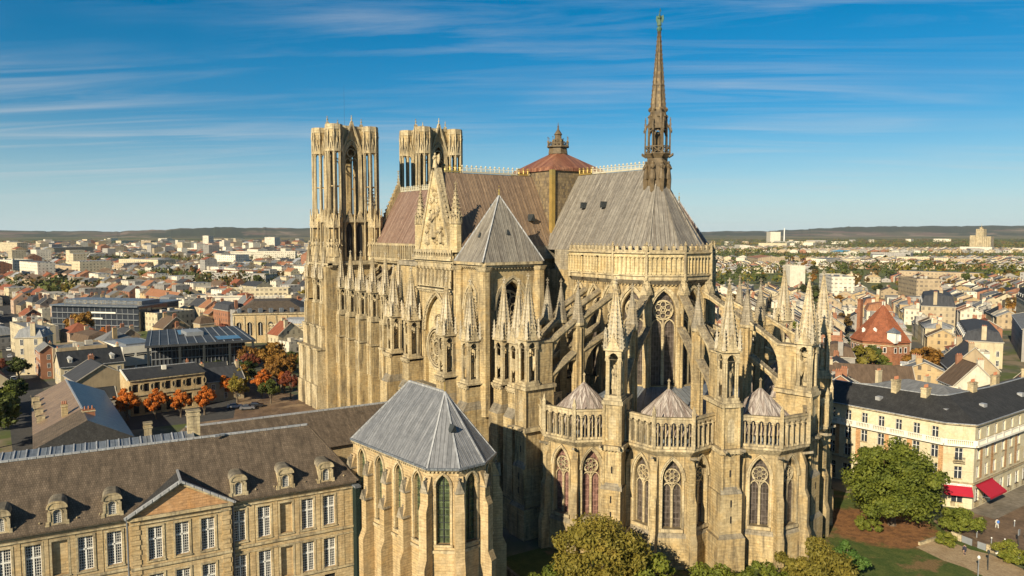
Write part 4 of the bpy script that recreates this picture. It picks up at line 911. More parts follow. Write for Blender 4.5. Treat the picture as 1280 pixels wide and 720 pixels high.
# facade frame: s runs along the front from its right-hand (cathedral) end
PA_ = atan2(-.106, .9943)     # direction the front faces
fP = Fr((29.6, -60.5), PA_); L_ = 54.0
def S(s): return -s     # s metres from the right end = x -s in the frame
def win_mesh(wd, ht, cols, rows, cross=True, name='window', m='white_paint', arched=False):
    b = MB(m); d0, d1 = 0, .07
    f = Fr((0, 0), 0)
    fbox(b, f, -wd/2, -wd/2+.09, d0, d1, 0, ht); fbox(b, f, wd/2-.09, wd/2, d0, d1, 0, ht); fbox(b, f, -wd/2, wd/2, d0, d1, 0, .1); fbox(b, f, -wd/2, wd/2, d0, d1, ht-.1, ht)
    if cross: fbox(b, f, -.09, .09, d0, d1+.04, 0, ht); fbox(b, f, -wd/2, wd/2, d0, d1+.04, ht*.60, ht*.60+.16)
    for i in range(1, cols): x = -wd/2+wd*i/cols; fbox(b, f, x-.02, x+.02, d0, d1-.02, 0, ht)
    for i in range(1, rows): z = ht*i/rows; fbox(b, f, -wd/2, wd/2, d0, d1-.02, z-.02, z+.02)
    g = MB('pane'); g.face([f(-wd/2+.05, .02, .03), f(wd/2-.05, .02, .03), f(wd/2-.05, .02, ht-.03), f(-wd/2+.05, .02, ht-.03)])
    return b.mesh(name), g.mesh('pane')
def put_win(parent, me, f, x, d, z):
    o = bpy.data.objects.new('window', me[0]); COL.objects.link(o); o.parent = parent
    p = Vector(f(x, d, z))-ORG.get(parent.name, Vector()); o.location = p; o.rotation_euler = (0, 0, f.a)
    g = bpy.data.objects.new('pane', me[1]); COL.objects.link(g); g.parent = o; return o
WP = win_mesh(1.66, 4.3, 6, 12)
wins = [3.9, 7.0, 13.0, 16.3, 31.5, 34.7, 40.3, 43.4, 46.5, 49.7]; blind = [10.0, 37.5]; pw_ = [20.4, 23.6, 26.8]; A0, A1 = 17.4, 29.8
b = MB('stone_palace')
def floors(f, xs, xb, x0, x1, mm):
    for (z0, z1, sl) in ((-4, -1.7, None), (-1.7, 4.0, -1.35), (4.0, 10.6, 5.0)):
        ops = [] if sl is None else [(-s, .83, sl, sl+4.3, 0) for s in xs]
        if sl is None: wall(b, f, x0, x1, z0, z1, [(-s, .8, -3.6, -2.4, .0) for s in xs], .4, mm, 'dark')
        else: wall(b, f, x0, x1, z0, z1, ops+[(-s, .83, sl, sl+4.3, 0) for s in xb], .42, mm, 'stone_palace' if xb else 'dark')
        if sl is not None:
            for s in xs: put_win(pal, WP, f, -s, -.35, sl)
            for s in xs+xb:
                for e in (-1, 1): fbox(b, f, -s+e*.98-.12, -s+e*.98+.12, 0, .09, sl-.1, sl+4.5, 'stone_pale')
                fbox(b, f, -s-1.1, -s+1.1, 0, .1, sl+4.4, sl+4.65, 'stone_pale'); fbox(b, f, -s-1.15, -s+1.15, 0, .16, sl-.25, sl-.05, 'stone_pale')
for x0, x1, xs, xb in ((-A0, 0, [s for s in wins if s < A0], [blind[0]]), (-L_, -A1, [s for s in wins if s > A1], [blind[1]])):
    floors(fP, xs, xb, x0, x1, 'stone_palace')
    fbox(b, fP, x0, x1, -.05, .22, 4.0, 4.35, 'stone_pale'); fbox(b, fP, x0, x1, -.05, .14, 3.2, 3.4, 'stone_pale'); fbox(b, fP, x0, x1, -.05, .2, -1.8, -1.5, 'stone_pale')
    fbox(b, fP, x0, x1, -.05, .2, 9.95, 10.15, 'stone_pale'); fbox(b, fP, x0, x1, -.05, .38, 10.6, 10.8, 'stone_pale'); fbox(b, fP, x0, x1, -.05, .62, 10.8, 11.05, 'tile_palace')
    for s in [q for q in (.35, 2.0, 5.5, 8.5, 11.5, 14.6, 33.1, 36.1, 39, 41.9, 45, 48.1) if x0 < -q < x1]: fbox(b, fP, -s-.3, -s+.3, 0, .06, -1.5, 3.2, 'stone_palace'); fbox(b, fP, -s-.3, -s+.3, 0, .06, 4.35, 9.95, 'stone_palace')
fA = Fr(fP(0, .7, 0)[:2], PA_); floors(fA, pw_, [], -A1, -A0, 'stone_palace')
for x in (-A0, -A1):
    q = [fP(x, 0, 0)[:2], fP(x, .7, 0)[:2]]; b.face([(*q[0], G), (*q[1], G), (*q[1], 10.8), (*q[0], 10.8)])
for s in (A0+.7, A1-.7):
    for i in range(22): fbox(b, fA, -s-(.6 if i % 2 else .45), -s+(.6 if i % 2 else .45), 0, .1, -3.9+i*.66, -3.9+i*.66+.6, 'stone_palace')
fbox(b, fA, -A1, -A0, -.05, .22, 4.0, 4.35, 'stone_pale'); fbox(b, fA, -A1, -A0, -.05, .2, 9.95, 10.15, 'stone_pale'); fbox(b, fA, -A1-.2, -A0+.2, -.7, .42, 10.6, 11.0, 'stone_pale')
cxp = -(A0+A1)/2; hw = (A1-A0)/2
b.face([fA(cxp-hw+.3, .02, 11), fA(cxp+hw-.3, .02, 11), fA(cxp, .02, 14.3)], 'stone_orange')
back = [fP(x, -13.8, 0)[:2] for x in (0, -L_)]
b.prism([fP(0, -.02, 0)[:2], fP(0, -13.8, 0)[:2]], G, 10.8, cap=False); b.prism([fP(0, -13.8, 0)[:2], fP(-L_, -13.8, 0)[:2]], G, 10.8, cap=False)
b.prism([fP(-L_, 0, 0)[:2], fP(-L_, -13.8, 0)[:2]], G, 10.8, cap=False)
part('wall', b, pal)
# main roof: steep tiled front slope, zinc-covered flat strip along the top, hip at the far left
b = MB('tile_palace'); d1, d2, zt = -7.6, -10.6, 18.2
c0 = [fP(.5, .6, 11.05), fP(-L_-.5, .6, 11.05), fP(-L_+8, d1, zt), fP(-5.3, d1, zt)]
b.face([fP(.4, .6, 11.05), fP(-L_+9.5, .6, 11.05), fP(-L_+9.5, d1, zt), fP(-5.0, d1, zt)])
b.face([fP(.4, .6, 11.05), fP(-5.0, d1, zt), fP(.4, -14.4, 11.05)]); b.face([fP(-L_+9.5, .6, 11.05), fP(-L_, .6, 11.05), fP(-L_, -3, 14.6), fP(-L_+9.5, d1, zt)])
b.face([fP(-L_, .6, 11.05), fP(-L_, -14.4, 11.05), fP(-L_, -3, 14.6)], 'slate')
b.face([fP(-L_+9.5, d1, zt), fP(-21, d1, zt), fP(-21, d2, zt+.45), fP(-L_+9.5, d2, zt+.45)], 'zinc_dark'); b.face([fP(-21, d1, zt), fP(-5, d1, zt), fP(.4, -14.4, 11.05), fP(-21, -14.4, 11.05)])
b.face([fP(-L_+9.5, d2, zt+.45), fP(-21.0, d2, zt+.45), fP(-21, -14.4, 11.05), fP(-L_, -14.4, 11.05)], 'slate'); b.face([fP(-21, d1, zt), fP(-21, d2, zt+.45), fP(-21, -14.4, 11.05)], 'slate'); b.face([fP(-L_+9.5, d1, zt), fP(-L_+9.5, d2, zt+.45), fP(-L_, -14.4, 11.05), fP(-L_, -3, 14.6)], 'slate')
b.beam(fP(-5.0, d1, zt+.05), fP(-L_+9.5, d1, zt+.05), .35, .25, 'zinc'); b.beam(fP(-5.0, d1, zt), fP(.4, .6, 11.1), .2, .2, 'tile_palace'); b.beam(fP(-L_+9.5, d1, zt), fP(-L_, -3, 14.6), .3, .25, 'zinc')
for i in range(18): b.beam(fP(-21-i*1.35, d1-.1, zt+.08), fP(-21-i*1.35, d2+.1, zt+.5), .16, .14, 'zinc')
b.beam(fP(-17, d1+.4, zt+.2), fP(-18.4, d1+.9, zt+.2), .3, .3, 'zinc')
# pediment roof
for e in (-1, 1):
    b.face([fA(cxp+e*(hw+.4), .5, 11.0), fA(cxp, .5, 14.9), fA(cxp, -5.2, 14.9), fA(cxp+e*(hw+.4), -1.0, 11.0)], 'slate')
    b.beam(fA(cxp+e*(hw+.5), .42, 11.05), fA(cxp, .42, 15.0), .5, .3, 'zinc'); b.beam(fA(cxp+e*(hw+.1), .15, 10.98), fA(cxp, .15, 14.6), .3, .3, 'stone_pale')
b.beam(fA(cxp, .5, 15), fA(cxp, -5.2, 15.0), .3, .2, 'zinc')
for s in (1.6, 5.6, 7.2, 11.5, 14, 33, 35.5, 39.5, 42, 45): c = fP(-s, -.15, 11.9); b.bump(*c, .16, 'stone_pale')
part('roof', b, pal)
DW = win_mesh(1.0, 2.0, 4, 7, False)
for s in (4.3, 10.0, 16.3, 31.6, 37.6, 43.5, 49.5):
    b = MB('stone_pale'); f = Fr(fP(-s, .1, 0)[:2], PA_)
    wall(b, f, -1.05, 1.05, 11.0, 14.15, [(0, .5, 11.75, 13.2, .5)], .3, None, 'dark', na=5)
    for e in (-1, 1):
        b.face([f(e*1.05, 0, 11), f(e*1.05, 0, 14.1), f(e*1.05, -3.4, 14.1)]) ; fbox(b, f, e*1.2-.22, e*1.2+.22, -.3, .12, 11.0, 12.1); fbox(b, f, e*1.0-.2, e*1.0+.2, 0, .12, 12.1, 13.5); c = f(e*1.45, -.05, 11.3); b.bump(*c, .32)
    A = [(x, 13.95+z) for x, z in arch(1.2, .85, 5)]; top = [f(x, .22, z) for x, z in A]; bk = [f(x, -2.6-(z-13.95)*1.15, z) for x, z in A]
    for i in range(len(A)-1): b.face([top[i], top[i+1], bk[i+1], bk[i]], 'stone_grey')
    b.face([f(-1.2, .2, 13.9)]+[f(x, .2, z) for x, z in A]+[f(1.2, .2, 13.9)]); strip(b, f, A, .25, 0, .3)
    strip(b, f, [(x, 13.2+z) for x, z in arch(.62, .62, 4)], .16, 0, .1); fbox(b, f, -1.3, 1.3, -.2, .25, 11.0, 11.2)
    f0 = f(0, 0, 0); b.v = [(f0[0]+(x_-f0[0])*.88, f0[1]+(y_-f0[1])*.88, 11+(z_-11)*.88) for x_, y_, z_ in b.v]
    o = part('dormer', b, pal); q_ = put_win(o, DW, f, 0, -.22, 11.6); q_.scale = (.88, .88, .88)
for s, d, h, wd in ((16.6, -10.0, 21.6, 1.4), (22.5, -11.4, 20.2, .8)):
    b = MB('stone_pale'); f = Fr(fP(-s-4.2, d, 0)[:2], PA_); fbox(b, f, -wd*.6, wd*.6, -.5, .5, 16, h); fbox(b, f, -wd*.6-.12, wd*.6+.12, -.62, .62, h-.6, h-.35); fbox(b, f, -wd*.6-.12, wd*.6+.12, -.62, .62, h, h+.2)
    part('chimney', b, pal)
for s in (30.0, 17.15): b = MB('zinc_dark'); c = fP(-s, .35, 0); b.cone(c[0], c[1], G, 10.8, .12, .12, 8); part('drain_pipe', b, pal)
# hall behind (old banqueting hall) running west from the chapel
hall = root('banqueting_hall', (0, -50, G), 'long low wing under a weathered brown tile roof behind the palace', 'hall')
HP = [(5.5, -36), (5.0, -79), (-11.5, -79), (-9, -36)]
b = MB('stone_palace'); b.prism(HP, G, 9.2); part('wall', b, hall)
b = MB('tile_palace'); r0, r1 = (-1.8, -37, 14.0), (-4.6, -77, 14.0)
e = [(x, y, 9.3) for x, y in ((6.2, -35), (5.6, -80), (-12.2, -80), (-9.8, -35))]
b.face([e[0], e[1], r1, r0]); b.face([e[2], e[3], r0, r1]); b.face([e[1], e[2], r1]); b.face([e[3], e[0], r0]); b.beam(r0, r1, .4, .3, 'zinc'); part('roof', b, hall)
b = MB('net_green'); b.box(28.2, 30.9, -60.9, -60.2, G, 10.2); b.box(28, 31, -61.0, -60.1, 10.2, 10.5, 'zinc_dark'); tag(part('scaffold_netting', b), 'dark green netting stretched in the gap between the palace and its chapel', 'netting')
# ================================================================ GROUND
t = NT('ground_mat', .95, .1); p = t.pos()
a = t.noise(p, .004, 5, .6); b_ = t.noise(p, .03, 5, .6); s_ = t.sep(p)
dist = t.math('SQRT', t.math('ADD', t.math('MULTIPLY', s_[0], s_[0]), t.math('MULTIPLY', s_[1], s_[1])))
town = t.mix(t.rng(b_, .42, .58), (.10, .095, .085), (.085, .105, .035)); town = t.mix(t.rng(t.noise(p, .09, 4), .5, .62), town, (.20, .16, .11)); town = t.mix(t.rng(dist, 450, 800), town, (.12, .13, .05))
fields = t.mix(t.rng(a, .4, .6), (.09, .10, .03), (.22, .15, .08)); fields = t.mix(t.rng(t.noise(p, .0015, 3), .48, .58), fields, (.05, .065, .02))
M['ground_mat'] = t.col(t.mix(t.rng(dist, 2300, 3200), town, fields))
g = MB('ground_mat'); g.face([(-26000, -26000, G), (26000, -26000, G), (26000, 26000, G), (-26000, 26000, G)]); struct('ground', g)
def mottled(name, a, b, scale, rough=.95, c=None, lo=.42, hi=.6):
    t = NT(name, rough, .2); x = t.mix(t.rng(t.noise(t.pos(), scale, 6, .7), lo, hi), a, b)
    if c: x = t.mix(t.rng(t.noise(t.pos(), scale*.3, 4, .6, 1), .52, .62), x, c)
    x = t.mix(1, x, t.rng(t.noise(t.pos(), scale*6, 4, .7), .3, .7, .7, 1.3), 'MULTIPLY')
    t.bump(t.noise(t.pos(), 5, 4), .4, .04); M[name] = t.col(x)
mottled('grass', (.075, .11, .022), (.11, .13, .03), .5, c=(.17, .12, .04))
mottled('soil', (.30, .13, .045), (.20, .085, .03), .6, c=(.33, .17, .07))
mottled('path_gravel', (.34, .25, .15), (.27, .19, .11), .5)
mottled('dark_paving', (.105, .07, .045), (.18, .12, .075), .25, .6, c=(.24, .17, .105))
mottled('pale_paving', (.20, .17, .13), (.14, .12, .09), .2, .8)
mottled('asphalt', (.05, .05, .05), (.065, .062, .06), .5)
t = NT('hill', .95, .1); p = t.pos(); z_ = t.sep(p)[2]; f_ = t.noise(t.mapd(p, (1, 1, 6)), .0011, 5, .62); h_ = t.rng(z_, 20, 100)
c = t.mix(t.rng(t.noise(t.mapd(p, (1, 1, 8)), .0028, 3, .5), .45, .5), (.13, .085, .06), (.085, .075, .04)); c = t.mix(t.rng(t.noise(t.mapd(p, (1, 1, 8)), .005, 2), .56, .6), c, (.20, .145, .10))
c = t.mix(t.rng(t.math('ADD', f_, t.math('MULTIPLY', h_, .13)), .50, .53), c, t.mix(t.noise(p, .01, 4), (.014, .026, .016), (.05, .052, .022)))
M['hill'] = t.col(c)
def sheet(name, pts, m, z): b = MB(m); b.face([(x, y, G+z) for x, y in pts]); return struct(name, b)
t = NT('garden_ground', .95, .15); p = t.pos(); s_ = t.sep(p); dx = t.math('SUBTRACT', s_[0], 63.5); dy = t.math('SUBTRACT', s_[1], 22.5)
r_ = t.math('SQRT', t.math('ADD', t.math('MULTIPLY', dx, dx), t.math('MULTIPLY', dy, dy))); r_ = t.math('ADD', r_, t.math('MULTIPLY', t.math('SUBTRACT', t.noise(p, .22, 5, .7), .5), 11))
gr = t.mix(t.rng(t.noise(p, .5, 6, .7), .42, .6), (.05, .075, .018), (.085, .10, .026)); gr = t.mix(t.rng(t.noise(p, .16, 5, .65), .53, .62), gr, (.17, .11, .05))
so_ = t.mix(t.rng(t.noise(p, .8, 6, .7), .42, .6), (.23, .11, .045), (.13, .065, .03)); c = t.mix(t.rng(r_, 8.2, 10), so_, gr); c = t.mix(1, c, t.rng(t.noise(p, 3.5, 4, .7), .3, .7, .65, 1.3), 'MULTIPLY'); M['garden_ground'] = t.col(c)
sheet('parvis', [(-130, -36), (-96, -60), (-60, -64), (-49, -64), (-49, -20), (-100, -26)], 'dark_paving', .004)  # shade over the parvis is put into this dark paving colour
sheet('road', [(-520, -101), (-60, -101), (-60, -91), (-520, -91)], 'asphalt', .004)
sheet('street', [(-108, -92), (-84, -92), (-80, -50), (-100, -44), (-130, -30), (-136, -40)], 'asphalt', .008)
sheet('garden', [(36, -43), (60, -50), (95, -45), (100, 10), (75, 30), (66, 34), (40, 34)], 'garden_ground', .004)
sheet('garden_bed', [(77, 9), (82, 12), (88, 15), (94, 8), (84, -4), (76, 2)], 'soil', .008)
sheet('path', [(71.4, 19.3), (71.8, 23.7), (73.6, 26.2), (77.1, 25.6), (79.7, 26.3), (85.1, 24.6), (95, 21), (93, 12), (87.7, 16.2), (83.5, 16.9), (79.7, 17.9), (76.4, 17.8)], 'path_gravel', .012)
sheet('square', [(67.5, 33), (67.5, 100), (140, 110), (140, 20), (95, 24.5), (83.6, 28.2), (79.1, 27.3), (74.9, 27.5), (71, 30)], 'dark_paving', .016)
sheet('pavement', [(68, 43), (73.5, 43), (73, 100), (67, 100)], 'pale_paving', .020)

# ---- hills on the horizon
def hills(name, pts, width, seed):
    """ridge through world points (x, y, height): a long low rise with a rounded wooded top"""
    random.seed(seed); b = MB('hill'); K = 14; rows = []
    n = 140
    def lerp(t):
        f = t*(len(pts)-1); i = min(int(f), len(pts)-2); u = f-i; u = u*u*(3-2*u); return [pts[i][k]*(1-u)+pts[i+1][k]*u for k in range(3)]
    for i in range(n+1):
        x, y, h = lerp(i/n); l = hypot(x-132, y+103); ux, uy = (x-132)/l, (y+103)/l; h += 3*sin(i*.45+seed)+2.5*sin(i*1.15+seed*2)+1.5*sin(i*2.9+seed)
        rows.append([(x+ux*width*(k/K-.5)*2, y+uy*width*(k/K-.5)*2, G-8+max(0, h)*(sin(pi*k/K)**1.4)) for k in range(K+1)])
    for i in range(n):
        for k in range(K):
            m = 'hill'
            b.face([rows[i][k], rows[i+1][k], rows[i+1][k+1], rows[i][k+1]], m)
    return struct(name, b)
def dirpt(px, D):
    """a point D metres away along the view, px across the photograph's width"""
    k = (px-640)/940.27; return (132.1+D*(cos(_y)+sin(_y)*k), -103.3+D*(sin(_y)-cos(_y)*k))
def HP_(lst): return [(*dirpt(px, D), h) for px, D, h in lst]
hills('hills', HP_([(-300, 7000, 60), (-60, 7000, 62), (60, 7200, 56), (150, 7200, 52), (215, 7000, 74), (270, 7000, 92), (330, 7200, 88), (400, 7400, 86), (520, 7500, 75), (700, 7500, 70)]), 1700, 3)
hills('hills', HP_([(700, 8500, 40), (860, 8500, 48), (960, 8500, 56), (1010, 8400, 78), (1060, 8400, 104), (1120, 8400, 108), (1200, 8300, 110), (1290, 8300, 118), (1500, 8300, 120)]), 1900, 8)

# ================================================================ TREES
def tree_meshes(seed, H, R, nleaf, ls, lm, squash=.8, trunk=.26, nclump=34, r_=.5):
    rnd = random.Random(seed); b = MB('bark'); th = H*trunk
    b.cone(0, 0, 0, th, R*.07+.06, R*.05+.04, 7)
    cz = H-R*squash; cl = []
    cz = max(cz, th+R*squash*.55); hz = H-cz
    for i in range(nclump):
        while True:
            x, y, z = (rnd.uniform(-1, 1) for _ in range(3)); d = x*x+y*y+z*z
            if .12 < d < 1: break
        f = rnd.uniform(.72, 1.0)/max(sqrt(d), .55)*sqrt(d)**.35
        f = min(f, 1.12/sqrt(d))
        low = 1 if z > 0 else .8
        q_ = rnd.choice((.82, .88, .95, 1.04)); cl.append((x*f*R*.86*q_, y*f*R*.86*q_, cz+z*f*hz*.86*low*q_, R*rnd.choice((.13, .2, .27, .34))))
    for c in cl[:9]: b.beam((0, 0, th*rnd.uniform(.8, 1)), (c[0]*.7, c[1]*.7, c[2]-.2), R*.035+.03, n=5)
    cr = MB(lm)
    for i in range(nleaf):
        c = cl[int(rnd.random()*len(cl))]; 
        while True:
            v = Vector((rnd.uniform(-1, 1), rnd.uniform(-1, 1), rnd.uniform(-1, 1)))
            if v.length < 1: break
        v = v*(c[3]*(.55+.45*rnd.random())/max(.35, v.length)*v.length**.5)
        p = Vector(c[:3])+Vector((v.x, v.y, v.z*.75))
        n = (v.normalized()*.9+Vector((rnd.uniform(-1, 1), rnd.uniform(-1, 1), rnd.uniform(-.4, 1)))).normalized(); q = n.orthogonal().normalized(); q.rotate(Matrix.Rotation(rnd.random()*6.28, 3, n)); w2 = n.cross(q); s = ls*rnd.uniform(.55, 1.25)
        cr.face([p-q*s, p-w2*s*.55, p+q*s, p+w2*s*.55])
    return b.mesh('trunk'), cr.mesh('crown')
TREES = []
def tree(x, y, me, label, cat='tree', s=1, z=G, group=None, name=None, sz=1):
    rz = (x*7.3+y*3.1) % 6.28; o = bpy.data.objects.new(name or 'tree', None); COL.objects.link(o); o.location = (x, y, z); o.rotation_euler = (0, 0, rz); o.scale = (s, s, s*sz)
    for nm, m in zip(('trunk', 'crown'), me):
        c = bpy.data.objects.new(nm, m); COL.objects.link(c); c.parent = o
    if label: tag(o, label, cat, group)
    return o
big = tree_meshes(1, 15.8, 9.7, 42000, .30, 'leaf_green', .86, .1, 95); tree(64.2, 25.2, big, 'largest spreading green tree on orange soil before the cream corner building', name='tree')
t2 = tree_meshes(2, 12.4, 7.4, 26000, .27, 'leaf_olive', .8, .2, 55); tree(55.0, -36.0, t2, 'rounded olive-brown tree against the foot of the left radiating chapel')
tree(72.5, -10.0, tree_meshes(3, 9.0, 5.8, 18000, .25, 'leaf_olive', .8, .16, 45), 'olive-brown tree at the foot of the apse, beside a bright green bush')
tree(71.0, .8, tree_meshes(4, 5.6, 3.2, 7000, .2, 'leaf_bright', .8, .1, 24), 'bright green bush at the right foot of the apse', 'bush', name='bush')
tree(72.6, 31.0, tree_meshes(5, 4.6, 4.2, 9000, .24, 'leaf_green', .75, .1, 30), 'dense green bush between the largest tree and the paved square', 'bush', name='bush')
tree(57.5, -50.0, tree_meshes(6, 7.5, 3.2, 6000, .22, 'leaf_orange', .9, .2, 20), 'young orange-tipped tree at the foot of the palace chapel')
sm = tree_meshes(7, 4.4, 3.6, 6500, .2, 'leaf_green', .7, .08, 24); dk = tree_meshes(8, 3.6, 3.4, 5500, .2, 'leaf_green', .7, .08, 24)
for i, (x, y, m, s, lb) in enumerate(((60.5, -29, sm, 1.55, 'low green bush just right of the olive-brown tree by the left chapel'), (65.5, -23, sm, 1.35, 'low green bush before the foot of the central apse pier'), (68.5, -17, dk, 1.6, 'dark low bush left of the olive-brown tree at the apse'), (52, -41.5, sm, 1.2, 'green bush left of the olive-brown tree by the left chapel'), (74, 23.8, sm, .55, 'small round green shrub at the garden entrance by the path'), (82.8, 26.0, sm, .8, 'green shrub behind the low white wall, nearest the path'), (86.2, 25.2, sm, .75, 'green shrub behind the low white wall, farthest right'), (63.2, 19.5, dk, .8, 'dark shrub under the largest tree'), (66, -29.5, dk, 1.4, 'dark shrub in the shade below the central chapel'), (73, -21, sm, 1.15, 'leafy green bush at the bottom edge of the picture under the apse'))):
    tree(x, y, m, lb, 'bush', s, name='bush')
orng = tree_meshes(9, 9.8, 3.5, 8000, .3, 'leaf_orange', 1.2, .12, 40)
for (x, y), lb in zip(((-93.5, -74.6), (-91, -68), (-89.5, -61.7), (-88.5, -55.7)), ('leftmost', 'second from the left', 'third from the left', 'rightmost')):
    tree(x, y, orng, 'orange autumn street tree, %s of four before the oval-windowed building' % lb, group='orange street trees by the oval-windowed building', s=1+.08*sin(x))
rust = tree_meshes(10, 9.5, 3.8, 3200, .34, 'leaf_rust', .9, .2, 26); brn = tree_meshes(11, 12, 6.0, 4200, .5, 'leaf_brown', .8, .2, 34); ol = tree_meshes(12, 9, 4.2, 3200, .4, 'leaf_olive', .85, .2, 28); grn = tree_meshes(13, 10, 4.8, 3600, .42, 'leaf_green', .85, .2, 30); drk = tree_meshes(14, 11, 5.2, 3000, .5, 'leaf_dark', .85, .2, 30)
for x, y, m, s, lb in ((-107, -42, ol, 1.05, 'yellow-brown tree on the square left of the cathedral, beside an orange one'), (-103, -35.5, orng, 1.0, 'bright orange tree on the square left of the cathedral towers'), (-95, -29, rust, .95, 'rust-red tree close to the left tower buttresses'), (-110, -47, drk, .8, 'dark tree in the shade beside the glass library'), (-118, -36, drk, .9, 'shaded tree behind the bright orange one on the square'), (-135, -22, brn, .95, 'brown tree between the arcaded theatre and the square'), (-150, -18, brn, .9, 'brown tree close before the arcaded theatre front'), (-128, -12, brn, .8, 'brown tree before the white balustraded building'), (-199, -24, rust, 1.35, 'dark red tree beside the arcaded theatre'), (-268, -70, brn, 1.25, 'large brown tree before the dark glass office block'), (-262, -61, orng, .8, 'small orange tree right of the large brown tree by the glass block'), (-116, -101.5, grn, .95, 'green tree in deep shade at the far left edge beside the slate wing'), (-82, -105, drk, 1.2, 'dark tree at the left edge below the green one'), (-176, -97, drk, .8, 'dark tree in the left street by the round-cornered house'), (-190, -102, rust, .7, 'small rusty tree in the left street'),
    (-120, -24, brn, .95, 'brown tree at the back of the square, before the balustraded building'), (-134, -30, rust, 1.0, 'dark red tree between the library and the theatre trees'), (-144, -27, brn, .9, 'brown tree beside the library roof, farthest in the grove'), (-110, -27, brn, .95, 'brown tree just left of the tower buttresses, behind the orange one'), (-104, -28, orng, .8, 'small orange tree close to the foot of the left tower'), (-129, -17, drk, .9, 'dark tree far back in the grove by the towers'),
    (-99, -44, ol, .95, 'yellow-olive tree nearest the palace wing on the square by the towers'), (-104, -46, orng, .9, 'orange tree behind the yellow-olive one on the square by the towers'), (-92, -36, drk, .7, 'small dark tree beside the rust-red one at the tower buttresses'), (-113, -40, brn, .8, 'brown tree in the middle of the grove on the square by the towers'), (-124, -44, drk, .9, 'dark tree under the corner of the library roof'), (-116, -52, grn, .7, 'small green tree between the library and the low annex'), (-128, -100, drk, .85, 'dark tree beside the slate wing, left of the green one'), (-108, -103, drk, .9, 'dark tree behind the green one at the left edge'), (-100, -106, grn, .8, 'green tree lowest at the left edge, beside the slate wing'),
    (3, 158, brn, 1.12, 'round brown tree between roofs on the right, beside the slate gable'), (-66, 186, grn, 1.25, 'green-brown tree seen between the apse pinnacles at the right'), (-20, 173, sm, 1.2, 'small bright shrub on the terrace of the red-roofed tower house')):
    tree(x, y, m, lb, s=s)
